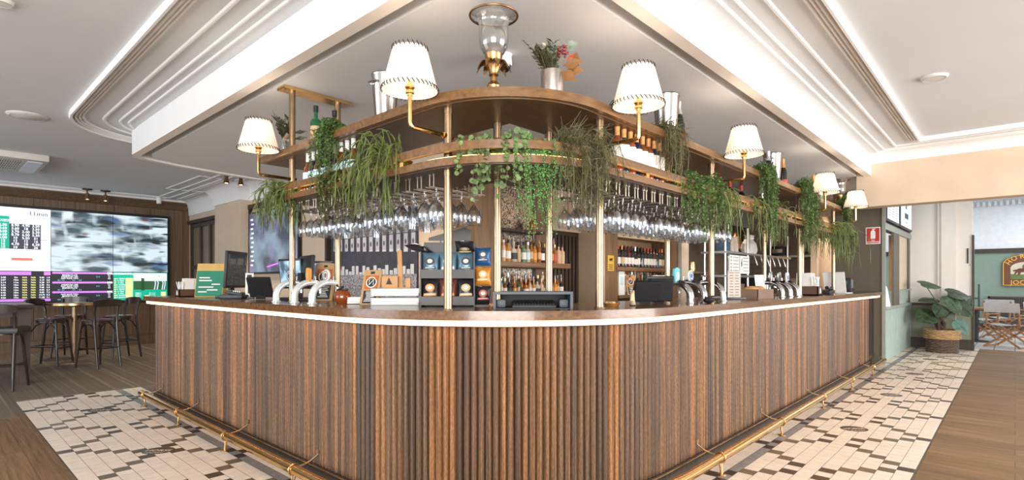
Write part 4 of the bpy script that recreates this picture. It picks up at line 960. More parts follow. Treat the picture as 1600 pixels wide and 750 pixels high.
# ---------------------------------------------------------------- things on the counter
def swan_tap(loc, rz, pale, badge, label, group):
    t = thing('beer_tap', label, 'beer tap', loc, rz, group)
    m_ = plain('tap_chrome_pale_reflection', (.70, .75, .76), .15, .35, coat=.8) if pale else M_chrome  # pale ones are chrome with their white reflection put into the colour
    pts = [(0, 0, 0), (0, 0, .05)] + [(.13 - .13 * cos(a), 0, .05 + .105 * sin(a)) for a in [k * pi / 16 for k in range(1, 11)]]
    mb = MB(); mb.tube(pts, [.027] * 2 + [.027 - .0006 * k for k in range(10)], 14); mb.cyl((0, 0, 0), (0, 0, .01), .036, .034, 16); mb.build('font_pipe', m_, t)
    mb = MB(); mb.cyl((.13, 0, .15), (.20, 0, .135), .012, .010, 10); mb.tube([(.19, 0, .14), (.205, 0, .12), (.205, 0, .07)], .008, 8); mb.cyl((.165, 0, .15), (.165, 0, .20), .007, .007, 8); mb.build('spout', M_chrome, t)
    kind, c1, c2 = badge
    mb = MB()
    R_ = Matrix.Rotation(pi / 2, 3, 'Y')
    bz = .205
    if kind == 'round':
        mb.lathe([(0, -.008), (.042, -.008), (.045, 0), (.042, .008), (0, .008)], 20, (.11, 0, bz), R_); mb.cyl((.11, 0, .14), (.11, 0, bz - .03), .008, .008, 8); o = mb.build('badge', c1, t)
        mb = MB(); mb.lathe([(.034, 0), (.034, .0105), (.028, .0105), (.028, 0)], 20, (.11, 0, bz), R_ @ Matrix.Rotation(pi, 3, 'Y'), closed=True); mb.lathe([(0, .0105), (.018, .0105), (.018, .0), (0, 0)], 12, (.11, 0, bz), R_ @ Matrix.Rotation(pi, 3, 'Y')); mb.build('emblem', c2, o)
    else:
        w_ = .04 if kind == 'shield' else .03
        ol = [(-w_, .05), (-w_ * .4, .06), (w_ * .4, .06), (w_, .05), (w_ * 1.15, .0), (w_ * .8, -.05), (0, -.075), (-w_ * .8, -.05), (-w_ * 1.15, 0)]
        mb.plate(ol, (.118, 0, bz), (0, -1, 0), (0, 0, 1), .016); mb.cyl((.11, 0, .14), (.11, 0, bz - .05), .008, .008, 8); o = mb.build('badge', c1, t)
        mb = MB(); mb.plate([(.022 * cos(a), .028 * sin(a)) for a in [k * pi / 8 for k in range(16)]], (.101, 0, bz), (0, -1, 0), (0, 0, 1), .002); mb.plate([(-.03, -.045), (.03, -.045), (.022, -.03), (-.022, -.03)], (.101, 0, bz), (0, -1, 0), (0, 0, 1), .002); mb.build('emblem', c2, o)
    return t
Cw, Cb, Cr, Co, Cbl = LBL['white'], plain('badge_blue', (.03, .10, .30), .3), LBL['red'], LBL['orange'], M_black
Ct = plain('badge_turquoise', (.10, .42, .50), .3)
zt = ZT
g1 = 'pale swan-neck taps on the short counter'
swan_tap((1.90, 4.27, zt), 0, True, ('round', Cw, Cb), 'pale curved beer tap with a round blue and white badge', g1)
swan_tap((1.90, 3.96, zt), 0, True, ('oval', Co, LBL['gold']), 'pale curved beer tap with a gold badge behind the brass pole', g1)
swan_tap((1.90, 3.69, zt), 0, True, ('round', Cw, M_steel), 'pale curved beer tap with a round silver badge', g1)
g2 = 'chrome swan-neck taps on the long counter'
swan_tap((3.85, 1.76, zt), S, False, ('shield', Ct, Cw), 'chrome curved beer tap with a turquoise shield badge', g2)
swan_tap((4.09, 1.76, zt), S, False, ('round', Cw, Cb), 'chrome curved beer tap with a round white badge', g2)
swan_tap((4.46, 1.76, zt), S, False, ('oval', Cr, Co), 'chrome curved beer tap with a dark red oval badge', g2)
swan_tap((6.00, 1.76, zt), S, False, ('oval', M_steel, Cw), 'chrome curved beer tap with a silver badge, further along the long counter', g2)
swan_tap((6.28, 1.76, zt), S, False, ('shield', M_steel, Cbl), 'chrome curved beer tap with a grey shield badge, further along the long counter', g2)
swan_tap((6.56, 1.76, zt), S, False, ('shield', Cw, Cb), 'chrome curved beer tap with a blue striped badge beside the brass pole', g2)

# straw and napkin caddy
def caddy(loc, rz, label, paper=True):
    t = thing('napkin_caddy', label, 'caddy', loc, rz)
    mb = MB(); mb.bx(-.09, .09, -.07, .07, 0, .01)
    for x0, x1, y0, y1, h in ((-.09, .09, -.07, -.062, .08), (-.09, .09, .062, .07, .08), (-.09, -.082, -.07, .07, .08), (.082, .09, -.07, .07, .08), (-.03, -.022, -.062, .062, .07)): mb.bx(x0, x1, y0, y1, .0, h)
    mb.build('tray', plain('caddy_brown', (.10, .05, .03), .4), t)
    mb = MB()
    for i in range(9): mb.box((.03 + .012 * (i % 4) - .02, -.045 + i * .011, .11), (.09, .005, .17), tx=rr.uniform(-.06, .06), ty=rr.uniform(-.06, .06))
    mb.build('napkins', M_paper, t)
    mb = MB()
    for i in range(14): mb.cyl((-.06 + rr.uniform(-.02, .02), rr.uniform(-.05, .05), .012), (-.06 + rr.uniform(-.03, .03), rr.uniform(-.06, .06), .16), .004, .004, 6)
    mb.build('straws', M_paper, t)
    mb = MB(); mb.plate([(-.018, 0), (.018, 0), (.018, .03), (0, .05), (-.018, .03)], (-.0905, .0, .02), (0, -1, 0), (0, 0, 1), .001); mb.build('emblem', M_paper, t)
    return t
caddy((1.94, 6.53, zt), 0, 'brown caddy of napkins and straws at the screen end of the counter')
t = thing('tent_card', 'green and gold folded promotional card behind the napkin caddy', 'card', (2.06, 6.15, zt), radians(55))
mb = MB(); mb.box((-.05, 0, .175), (.006, .26, .36), ty=radians(16)); mb.box((.05, 0, .175), (.006, .26, .36), ty=radians(-16)); mb.build('folded_card', LBL['gold'], t)
mb = MB(); _p = Matrix.Rotation(radians(16), 3, 'Y') @ Vector((-.005, 0, -.035)); mb.box((-.05 + _p.x, 0, .175 + _p.z), (.004, .25, .27), ty=radians(16)); gr = mb.build('green_panel', plain('card_green', (.02, .20, .12), .5), t)
mb = MB()
mm = Matrix.Rotation(radians(16), 3, 'Y')
for i, (y, z, wd) in enumerate(((.05, .20, .10), (.04, .17, .12), (-.06, .13, .08), (.03, .10, .14), (-.03, .07, .1), (.06, .05, .08))):
    p = mm @ Vector((-.008, y, z - .175)); mb.box((-.05 + p.x, p.y, .175 + p.z), (.002, wd, .012), ty=radians(16))
mb.build('printed_lines', M_paper, gr)
def pos_screen(loc, rz, w_, h_, tilt, label, scr=None, stand=True, name='till_monitor'):
    t = thing(name, label, 'screen', loc, rz)
    cz = h_ / 2 + (.10 if stand else .012)
    mb = MB(); mb.rbox((0, 0, cz), (.03, w_, h_), .008, ty=-tilt); mb.build('housing', M_black, t)
    R_ = Matrix.Rotation(-tilt, 3, 'Y'); p = R_ @ Vector((-.016, 0, 0))
    mb = MB(); mb.box((p.x, 0, cz + p.z), (.002, w_ * .9, h_ * .86), ty=-tilt); mb.build('display', scr or plain('dark_display', (.02, .022, .025), .12, coat=1), t)
    if stand:
        mb = MB(); mb.rbox((.05, 0, .012), (.2, .2, .024), .006); mb.rbox((.045, 0, cz * .5), (.03, .07, cz * .95), .006); mb.build('stand', M_black, t)
    else:
        mb = MB(); mb.box((.05, 0, h_ * .38), (.008, w_ * .4, h_ * .8), ty=radians(28)); mb.build('stand', M_black, t)
    return t
pos_screen((2.118, 5.67, zt), radians(130), .36, .36, radians(4), 'black till monitor turned sideways beside the green folded card')
t = thing('card_reader', 'low black card machine and cradle in front of the till', 'card machine', (2.0, 5.35, zt), radians(30))
mb = MB(); mb.rbox((0, 0, .02), (.14, .24, .04), .01); mb.rbox((.01, .0, .052), (.09, .19, .03), .01, tx=radians(8)); mb.build('cradle', M_black, t)
mb = MB()
for i in range(4):
    for j in range(3): mb.rbox((-.015 + j * .022, -.06 + i * .022, .071 + (-.06 + i * .022) * .12), (.014, .014, .008), .002)
mb.build('keypad', M_steel, t)
mb = MB(); mb.box((.01, .06, .078), (.06, .05, .003), tx=radians(8)); mb.build('display', plain('lcd_grey', (.14, .16, .15), .3), t)
pos_screen((2.05, 4.93, zt), radians(50), .20, .20, radians(32), 'dark tilted tablet between the till and the pale taps', stand=False, name='tablet')
t = thing('small_menu_stand', 'small white card in an upright holder behind the till', 'card', (2.089, 5.259, zt), radians(60))
mb = MB(); mb.rbox((0, 0, .01), (.05, .08, .02), .004); mb.build('holder', M_black, t)
mb = MB(); mb.box((0, 0, .13), (.006, .07, .22)); c_ = mb.build('card', M_paper, t)
mb = MB(); mb.box((-.0035, 0, .12), (.001, .03, .14)); mb.box((-.0035, 0, .21), (.001, .04, .03)); mb.build('print', M_ink, c_)
scr_blue = noise_screen('till_screen', [(0.35, (.03, .06, .10)), (0.5, (.30, .48, .60)), (0.62, (.55, .68, .74))], 3, 2, 2, 0.9, axes='YZ')
pos_screen((2.195, 4.627, zt), radians(12), .30, .26, radians(6), 'lit blue till screen behind the pale taps', scr_blue)
pos_screen((2.206, 4.394, zt), radians(170), .36, .28, radians(4), 'dark till screen turned away beside the lit one')
pos_screen((2.331, 4.48, zt), radians(55), .30, .24, radians(8), 'small till screen with a blue racing picture behind the gold menu board', noise_screen('till_screen_racing', [(0.3, (.02, .03, .05)), (0.5, (.06, .12, .28)), (0.65, (.45, .55, .7))], 6, 1, 3, 0.8, axes='YZ'))
def menu_board(loc, rz, h_, label, lean=18):
    t = thing('menu_board', label, 'menu', loc, rz, 'gold menu boards with a red panel')
    a = radians(lean); w_ = h_ * .52; R_ = Matrix.Rotation(a, 3, 'Y'); cz = h_ / 2 * cos(a)
    pos = lambda x, y, z: (R_ @ Vector((x, y, z)) + Vector((0, 0, cz)))
    mb = MB(); mb.box((0, 0, cz), (.010, w_, h_), ty=a); mb.build('board', plain('menu_kraft', (.42, .27, .12), .5), t)
    mb = MB(); mb.box(pos(-.006, 0, h_ * .14), (.002, w_ * .74, h_ * .40), ty=a); rp_ = mb.build('red_panel', plain('menu_terracotta', (.42, .11, .03), .5), t)
    M_ = R_ @ Matrix.Rotation(-pi / 2, 3, 'Y')
    c_ = pos(-.0075, 0, h_ * .14); r0 = w_ * .30
    mb = MB(); mb.lathe([(r0, 0), (r0, .0015), (r0 * .84, .0015), (r0 * .84, 0)], 24, c_, M_, closed=True)
    mb.tube([pos(-.0085, -r0 * .4, h_ * .14 - r0 * .5), pos(-.0085, -r0 * .4, h_ * .14 + r0 * .5), pos(-.0085, r0 * .4, h_ * .14 - r0 * .5), pos(-.0085, r0 * .4, h_ * .14 + r0 * .5)], .0035, 5)
    mb.build('ring_emblem', M_paper, rp_)
    mb = MB(); mb.lathe([(0, .0008), (r0 * .83, .0008), (r0 * .83, 0), (0, 0)], 24, c_, M_); mb.build('emblem_disc', M_ink, rp_)
    mb = MB(); mb.box(pos(-.006, 0, -h_ * .28), (.002, w_ * .74, h_ * .36), ty=a); bp = mb.build('black_panel', M_ink, t)
    mb = MB()
    for i in range(7): mb.box(pos(-.0075, rr.uniform(-.01, .01), -h_ * .14 - i * h_ * .043), (.001, w_ * (.3 + .25 * rr.random()), h_ * .016), ty=a)
    mb.build('menu_lines', M_paper, bp)
    mb = MB(); q = pos(-.006, 0, h_ * .42); mb.box(q, (.002, .03, .018), ty=a); mb.build('horse_mark', M_ink, t)
    mb = MB(); mb.box((h_ * .22, 0, h_ * .36), (.008, w_ * .5, h_ * .8), ty=radians(-26)); mb.build('stay', plain('menu_kraft_back', (.36, .22, .10), .6), t)
    return t
menu_board((2.31, 4.28, zt), radians(40), .33, 'gold menu board with round emblem between two pale taps and the brass pole')
menu_board((2.102, 3.252, zt), radians(32), .25, 'gold menu board with round emblem standing between the brass poles near the easel')
menu_board((6.86, 4.02, 1.12), radians(60), .30, 'gold menu board with round emblem on the wine bay worktop')
t = thing('orange_jar', 'orange glass jar with a dark lid behind the slim brass pole', 'jar', (2.1, 3.624, zt))
mb = MB(); mb.lathe([(0, 0), (.045, 0), (.06, .03), (.062, .06), (.05, .085), (.04, .095), (0, .095)], 18); mb.build('jar_body', gl('orange_glaze', (.24, .05, .012)), t)
mb = MB(); mb.lathe([(.041, .095), (.043, .102), (.025, .112), (.01, .116), (.012, .124), (0, .128)], 14); mb.build('lid', M_black, t)
t = thing('folded_cloth', 'folded white bar towel lying by the orange jar', 'towel', (2.158, 3.487, zt), radians(50))
mb = MB()
for i in range(3): mb.rbox((rr.uniform(-.005, .005), 0, .011 + i * .015), (.24 - i * .02, .14, .0155), .006)
mb.build('towel_layers', M_paper, t)
t = thing('paper_trays', 'stacked white document trays on the counter below the wooden easel', 'tray', (2.227, 3.117, zt), radians(44))
for i, z in enumerate((0, .062)):
    mb = MB(); mb.bx(-.12, .12, -.16, .16, z, z + .006); mb.bx(-.12, -.112, -.16, .16, z, z + .05); mb.bx(.112, .12, -.16, .16, z, z + .05); mb.bx(-.12, .12, .152, .16, z, z + .05); mb.bx(-.12, .12, -.16, -.152, z, z + .02)
    mb.build('tray', plain('tray_white', (.66, .68, .68), .4), t)
for z in (.0065, .0685):
    mb = MB()
    for k in range(5): mb.box((rr.uniform(-.006, .006), rr.uniform(-.006, .006), z + k * .004 + .0015), (.20, .28, .003), rz=rr.uniform(-.05, .05))
    mb.build('paper_stack', M_paper, t)
t = thing('wooden_easel', 'small wooden table easel standing on the white trays', 'easel', (2.227, 3.117, zt + .113), radians(44))
mb = MB(); mb.box((.03, -.01, .13), (.018, .03, .27), ty=radians(10), tx=radians(-4)); mb.build('back_strut', plain('raw_pine', (.50, .26, .10), .5), t)
mb = MB(); mb.rbox((-.02, .05, .045), (.03, .11, .08), .004); mb.rbox((0, -.07, .035), (.03, .035, .07), .004); mb.bx(-.04, .04, -.09, .1, 0, .006); mb.build('ledge', MATS['raw_pine'], t)
mb = MB(); mb.plate([(-.02, -.018), (.022, -.018), (0, .03)], (-.0355, .055, .045), (0, -1, 0), (0, 0, 1), .002); mb.build('clip', M_ink, t)
# snack stand with crisp packets
sx_, sy_ = 2.331, 2.709
t = thing('snack_stand', 'black two-tier wire stand of crisp packets behind the brass pole', 'snack stand', (sx_, sy_, zt), radians(44))
mb = MB()
for y in (-.17, .17): mb.bx(-.08, .09, y - .004, y + .004, 0, .35)
mb.bx(.08, .09, -.17, .17, 0, .42); mb.build('frame', M_black, t)
for z in (.02, .19):
    mb = MB(); mb.bx(-.09, .09, -.17, .17, z, z + .008); mb.bx(-.095, -.087, -.17, .17, z - .01, z + .045); mb.build('tier', M_black, t)
mb = MB(); mb.plate([(-.14, 0), (.14, 0), (.14, .07), (.10, .09), (-.14, .02)], (.085, .0, .43), (0, -1, 0), (0, 0, 1), .004); mb.cyl((.088, .06, .40), (.088, .06, .45), .004, .004, 6); mb.build('header_board', M_black, t)
def packet(loc, rz, w_, h_, cols, label, group, tilt=8, par=None):
    t = thing('crisp_packet', label, 'crisps', loc, rz, group)
    mb = MB(); nx, nz = 7, 9; vs = []
    for sgn in (-1, 1):
        for j in range(nz):
            for i in range(nx):
                u, v = i / (nx - 1), j / (nz - 1); bul = (sin(pi * u) ** .6) * (sin(pi * v) ** .5) * .022
                vs.append((sgn * (bul + .001) + rr.uniform(-.001, .001), (u - .5) * w_ * (1 - .08 * sin(pi * v)), v * h_))
    n = nx * nz; fs = []
    for j in range(nz - 1):
        for i in range(nx - 1):
            a = j * nx + i; fs.append((a, a + nx, a + nx + 1, a + 1)); b2 = n + a; fs.append((b2, b2 + 1, b2 + nx + 1, b2 + nx))
    for i in range(nx - 1): fs += [(i, i + 1, n + i + 1, n + i), ((nz - 1) * nx + i + 1, (nz - 1) * nx + i, n + (nz - 1) * nx + i, n + (nz - 1) * nx + i + 1)]
    for j in range(nz - 1): fs += [(j * nx, n + j * nx, n + (j + 1) * nx, (j + 1) * nx), (j * nx + nx - 1, (j + 1) * nx + nx - 1, n + (j + 1) * nx + nx - 1, n + j * nx + nx - 1)]
    tl = Matrix.Rotation(radians(tilt), 3, 'Y'); mb.add([tl @ Vector(v) for v in vs], fs); mb.build('foil_bag', cols[0], t, angle=60)
    mb = MB(); f = lambda y, z, x=-.0245: tuple(tl @ Vector((x, y, z)))
    mb.plate([(w_ * .26 * cos(a), w_ * .22 * sin(a)) for a in [k * pi / 8 for k in range(16)]], f(0, h_ * .60), (0, -1, 0), tuple(tl @ Vector((0, 0, 1))), .002)
    mb.plate([(-w_ * .36, -h_ * .06), (w_ * .36, -h_ * .04), (w_ * .33, h_ * .07), (-w_ * .33, h_ * .05)], f(0, h_ * .30, -.0225), (0, -1, 0), tuple(tl @ Vector((0, 0, 1))), .002)
    o = mb.build('printed_panel', cols[1], t)
    mb = MB(); mb.plate([(w_ * .15 * cos(a), w_ * .12 * sin(a)) for a in [k * pi / 6 for k in range(12)]], f(0, h_ * .60, -.0265), (0, -1, 0), tuple(tl @ Vector((0, 0, 1))), .002)
    mb.plate([(-w_ * .25, -h_ * .02), (w_ * .25, -h_ * .01), (w_ * .25, h_ * .025), (-w_ * .25, h_ * .015)], f(0, h_ * .31, -.0245), (0, -1, 0), tuple(tl @ Vector((0, 0, 1))), .002)
    mb.build('printed_mark', cols[2], o)
    return t
foil_b = plain('foil_steel_blue', (.13, .24, .33), .3, .4); foil_k = plain('foil_black', (.03, .03, .035), .3, .3); foil_o = plain('foil_orange', (.62, .24, .03), .35, .2); foil_n = plain('foil_navy', (.02, .10, .26), .3, .3); foil_r = plain('foil_maroon', (.16, .04, .03), .35, .2)
ms = Matrix.Rotation(radians(44), 3, 'Z'); gS = 'crisp packets on the snack stand'
spots = [(.115, .198, foil_b, LBL['black'], Cw, 'blue crisp packet with a purple flash on the upper tier, nearer the easel'), (.0, .198, foil_b, Cw, LBL['black'], 'blue crisp packet on the upper tier hidden behind the pole'), (-.115, .198, foil_b, LBL['black'], Cw, 'blue crisp packet with a round dark emblem on the upper tier, nearer the hanging strip'),
         (.115, .028, foil_k, LBL['orange'], Cw, 'dark crisp packet with orange chips on the lower tier, nearer the easel'), (.0, .028, foil_r, LBL['orange'], Cw, 'maroon crisp packet on the lower tier hidden behind the pole'), (-.115, .028, foil_k, LBL['gold'], Cw, 'dark crisp packet with golden chips on the lower tier, nearer the hanging strip')]
for y, z, a, b_, c_, lb in spots:
    p = ms @ Vector((-.035, y, 0)); packet((sx_ + p.x, sy_ + p.y, zt + z), radians(44), .115, .15, (a, b_, c_), lb, gS)
for y, a, lb in ((.12, foil_k, 'grey crisp packet lying across the top of the stand, nearer the easel'), (-.11, foil_k, 'black crisp packet lying on top of the stand under the sloping board')):
    p = ms @ Vector((.0, y, 0)); packet((sx_ + p.x, sy_ + p.y, zt + .355), radians(44 + 80 * (y > 0)), .12, .16, (a, LBL['gold'] if y < 0 else M_steel, Cw), lb, gS, tilt=76 if y > 0 else -70)
p0 = ms @ Vector((-.02, -.225, 0))
t = thing('hanging_strip', 'black clip strip of hanging snack packets beside the snack stand', 'snack strip', (sx_ + p0.x, sy_ + p0.y, zt), radians(44))
mb = MB(); mb.bx(.03, .036, -.012, .012, 0, .38); mb.bx(-.03, .06, -.05, .05, 0, .008); mb.build('strip', M_black, t)
for i, (z, a, b_, lb) in enumerate(((.262, foil_n, LBL['black'], 'navy snack packet at the top of the hanging strip'), (.135, foil_o, LBL['gold'], 'orange snack packet in the middle of the hanging strip'), (.012, foil_k, LBL['red'], 'black snack packet at the foot of the hanging strip'))):
    packet((sx_ + p0.x, sy_ + p0.y, zt + z), radians(44), .105, .118, (a, b_, Cw), lb, 'packets on the hanging strip', tilt=3)
p1 = ms @ Vector((-.02, -.315, 0))
t = thing('card_box', 'little open box of coloured sachets between snack strip and dark monitor tray', 'box', (sx_ + p1.x, sy_ + p1.y, zt), radians(44))
mb = MB(); mb.bx(-.03, .03, -.05, .05, 0, .018); mb.build('box_body', LBL['orange'], t)
for i in range(6):
    mb = MB(); mb.box((0, -.042 + i * .017, .035), (.04, .010, .06)); mb.build('sachet', [LBL['red'], Cb, LBL['cream'], Cb, LBL['red'], LBL['black']][i], t)
# dark tray unit with a keyboard, right on the corner
t = thing('keyboard_shelf', 'slate grey open box holding a keyboard on the counter corner', 'keyboard box', (2.45, 2.093, zt), radians(44))
m_ = plain('slate_plastic', (.055, .07, .085), .5)
W2 = .232
mb = MB(); mb.bx(-.06, .22, -W2, W2, .085, .10); mb.bx(-.06, .22, -W2, -W2 + .016, .0, .086); mb.bx(-.06, .22, W2 - .016, W2, 0, .086); mb.build('housing', m_, t)
mb = MB(); mb.bx(.20, .218, -W2 + .016, W2 - .016, 0, .085); mb.bx(-.05, .2, -W2 + .016, W2 - .016, 0, .005); mb.build('back_panel', plain('slate_dark', (.018, .02, .024), .6), t)
mb = MB(); mb.rbox((.05, -.01, .022), (.12, .26, .016), .005, ty=radians(-12)); kb_ = mb.build('keyboard', plain('keyboard_grey', (.05, .052, .055), .5), t)
mb = MB()
for i in range(4):
    for j in range(14): mb.box((.012 + i * .024, -.125 + j * .0178, .0265 + i * .005), (.017, .013, .007), ty=radians(-12))
mb.build('keys', M_black, kb_)
for s in (-1, 1):
    mb = MB(); mb.rbox((.03, s * .185, .03), (.08, .055, .05), .012); mb.build('cable_cover', m_, t)
# odds and ends right of the corner pole
t = thing('garnish_dish', 'low dish of garnish by the pole on the long counter', 'dish', (3.091, 1.958, zt))
mb = MB(); mb.lathe([(0, 0), (.04, 0), (.06, .018), (.057, .018), (.038, .004), (0, .004)], 18); mb.build('dish', plain('dish_amber', (.5, .2, .04), .3), t)
mb = MB()
for i in range(7): mb.ball((rr.uniform(-.03, .03), rr.uniform(-.03, .03), .016), .014, 8, 5)
mb.build('garnish', LBL['cream'], t)
t = thing('horn_ornament', 'curved pale horn ornament next to the black card terminal', 'ornament', (3.17, 1.84, zt), radians(20))
mb = MB(); mb.tube([(0.03, 0, .008), (-.01, .0, .012), (-.035, 0, .04), (-.03, 0, .075), (0, 0, .095), (.02, 0, .10)], [.012, .016, .016, .013, .008, .003], 10); mb.build('horn', plain('horn', (.62, .48, .30), .35), t)
mb = MB(); mb.rbox((.01, 0, .004), (.07, .04, .008), .003); mb.build('foot', M_black, t)
pos_screen((3.474, 1.912, zt), radians(52), .20, .16, radians(28), 'black tilted card terminal beside the horn ornament', stand=False, name='card_terminal')
t = pos_screen((3.672, 1.917, zt), radians(42), .20, .19, radians(14), 'black upright till terminal with a white sticker on top', stand=False, name='till_terminal')
mb = MB(); mb.box((.024, 0, .203), (.03, .09, .004)); mb.build('sticker', M_paper, t)
t = thing('remote_handset', 'long black handset lying in front of the chrome taps', 'handset', (4.03, 1.66, zt), radians(4))
mb = MB(); mb.ball((0, 0, .035), .15, 16, 8, (1, .18, .14)); mb.ball((-.11, 0, .022), .05, 10, 6, (1, .8, .44)); mb.build('handset_body', M_black, t)
mb = MB(); mb.ball((.0, -.018, .042), .10, 12, 6, (1, .12, .09)); mb.build('grip', M_steel, t)
# printed menu on a stand and a bread tray
t = thing('price_list', 'printed price list on a low stand behind the red oval badge', 'menu', (4.954, 1.855, zt), radians(55))
mb = MB(); mb.rbox((0, 0, .01), (.07, .2, .02), .004); mb.build('stand', M_black, t)
mb = MB(); mb.box((0, 0, .135), (.006, .13, .24)); c_ = mb.build('sheet', plain('sheet_grey', (.42, .38, .34), .6), t)
mb = MB()
for i in range(9):
    for s in (-1, 1): mb.box((-.0035, s * .028, .24 - i * .025), (.001, .04 + rr.uniform(-.012, .008), .006))
mb.build('print', plain('print_brown', (.14, .08, .06), .6), c_)
t = thing('bread_tray', 'clear tray of bread rolls on the long counter', 'tray', (5.386, 1.829, zt), S)
mb = MB(); mb.bx(-.11, .11, -.22, .22, 0, .01)
for a in ((-.11, -.104, -.22, .22), (.104, .11, -.22, .22), (-.11, .11, -.22, -.214), (-.11, .11, .214, .22)): mb.bx(*a, .01, .09)
mb.build('tray', plain('tray_brown', (.20, .12, .08), .3), t)
for i in range(5):
    mb = MB(); mb.ball((rr.uniform(-.03, .03), -.15 + i * .075, .085), .05, 10, 6, (1.2, .8, .7)); mb.build('bread_roll', plain('crust', (.42, .23, .09), .7), t)
t = thing('price_card', 'small white card leaning behind the bread tray', 'card', (5.736, 1.892, zt), radians(50))
mb = MB(); mb.box((0, 0, .16), (.004, .10, .14), ty=radians(12)); mb.build('card', M_paper, t)
mb = MB(); mb.rbox((.01, 0, .05), (.03, .03, .1), .004); mb.build('holder', M_steel, t)
t = caddy((7.15, 1.80, zt), S, 'brown caddy of napkins beside the last brass poles')
t.matrix_basis = t.matrix_basis @ Matrix.Scale(1.35, 4)
t = thing('telephone', 'black desk telephone lying next to the open white folder', 'telephone', (7.9, 1.80, zt), 0)
mb = MB(); mb.rbox((0, 0, .03), (.24, .18, .05), .012, ty=radians(-4)); mb.build('base', M_black, t)
mb = MB(); mb.tube([(-.13, -.05, .085), (-.06, -.05, .075), (.06, -.05, .07), (.13, -.05, .08)], [.024, .014, .014, .024], 8); mb.build('handset', M_black, t)
t = thing('white_folder', 'open white ring folder standing on the end of the counter', 'folder', (8.60, 1.82, zt), 0)
mb = MB(); mb.box((-.10, 0, .15), (.012, .26, .31), ty=radians(-24)); mb.build('cover', M_paper, t)
mb = MB(); mb.box((.16, 0, .006), (.40, .26, .010)); mb.build('pages', M_paper, t)
t = thing('cash_safe', 'black electronic box with a green display at the olive wall', 'box', (9.405, 1.895, zt), 0)
mb = MB(); mb.rbox((0, 0, .11), (.2, .24, .22), .01); mb.build('housing', M_black, t)
mb = MB(); mb.box((-.03, -.122, .13), (.10, .003, .12)); mb.build('front_panel', M_steel, t)
mb = MB(); mb.box((-.102, .0, .15), (.003, .14, .06)); mb.build('display', plain('green_display', (.02, .10, .06), .2), t)
# ---------------------------------------------------------------- bottles and vessels on the gantry
zl, zu = 1.955, 2.302
wl = [('riesling', g_, 'sky', 'white') for g_ in ('brown', 'blue', 'brown', 'blue', 'brown', 'blue', 'brown', 'blue', 'brown')]
for i, (k, g, l, c) in enumerate(wl):
    bottle(k, (1.94, 3.83 - i * .0775, zl), g, l, c, '%s wine bottle with pale blue label, %s from the gantry\'s free end' % (GDESC[g], ORD[i]), 'white-capped wines on the short gantry shelf')
for i in range(8):
    g = ['rose', 'blue', 'rose', 'blue', 'brown', 'rose', 'blue', 'brown'][i]
    bottle('rosato', (2.88 + i * .0765, 1.782, zl), g, 'white', 'copper', '%s wine bottle with orange cap and white label, %s from the corner pole' % (GDESC[g], ORD[i]), 'orange-capped wines on the long gantry shelf')
for i, (x, g, c) in enumerate(((4.88, 'red', 'red'), (5.14, 'dark', 'red'), (5.42, 'dark', 'red'), (6.02, 'dark', 'silver'), (6.16, 'dark', 'silver'), (6.30, 'clear', 'silver'), (7.2, 'dark', 'black'), (7.34, 'dark', 'black'), (7.5, 'dark', 'white'))):
    bottle('bordeaux', (x, 1.96, zl), g, 'white', c, '%s wine bottle with %s cap, %s past the orange caps, lower gantry shelf' % (GDESC[g], c, ORD[i]), 'wines further along the long gantry shelf', scale=.95)
t = bottle('spirit', (1.98, 3.79, zu), 'green', 'cream', 'black', 'green spirit bottle with cream label on the top shelf between two brass poles', scale=1.02)
mb = MB(); mb.box((-.0392, 0, .11), (.001, .03, .008)); mb.box((-.0392, 0, .075), (.001, .014, .022)); mb.build('label_print', LBL['red'], t)
bottle('squat', (2.0, 3.56, zu), 'dark', 'white', 'black', 'dark squat bottle with white label half hidden by trailing leaves on the top shelf', scale=.9)
bottle('champagne', (3.745, 1.80, zu), 'dark', 'red', 'silver', 'dark sparkling wine bottle with red label beside the corner bucket on the top shelf')
bottle('champagne', (5.77, 1.82, zu), 'dark', 'red', 'silver', 'dark sparkling wine bottle in front of the second bucket on the long top shelf')
bottle('champagne', (6.24, 1.82, zu), 'dark', 'red', 'copper', 'dark sparkling wine bottle behind the second bucket on the long top shelf')
bottle('champagne', (7.44, 1.82, zu), 'dark', 'red', 'copper', 'dark sparkling wine bottle beside the third bucket near the clear lantern')
def bucket(loc, label, double=False):
    t = thing('ice_bucket', label, 'bucket', loc, 0, 'polished steel wine buckets on the top shelf')
    def one(z, s):
        mb = MB(); mb.lathe([(0, 0), (.068 * s, 0), (.072 * s, .006), (.096 * s, .24), (.100 * s, .25), (.098 * s, .256), (.092 * s, .25), (.068 * s, .01), (0, .008)], 28, (0, 0, z)); mb.build('bucket_body', plain('bucket_steel', (.40, .37, .34), .22, 1.0, var=.1), t, angle=40)
        mb = MB()
        for a in (0, pi):
            Rz = Matrix.Rotation(a, 3, 'Z'); mb.tube([Rz @ Vector(p) for p in ((.088 * s, -.04, z + .20), (.115 * s, -.04, z + .205), (.115 * s, .04, z + .205), (.088 * s, .04, z + .20))], .005, 6)
        mb.build('handle', M_chrome, t)
    one(0, 1)
    if double: one(.105, 1.0)
    return t
tb_ = bucket((1.99, 2.92, zu), 'tall tapered steel bucket behind the largest lampshade'); tb_.matrix_basis = tb_.matrix_basis @ Matrix.Diagonal((.88, .88, 1.18, 1.0))
tb_ = bucket((3.61, 1.83, zu), 'polished steel bucket behind the lampshade by the orange caps'); tb_.matrix_basis = tb_.matrix_basis @ Matrix.Diagonal((.95, .95, 1.28, 1.0))
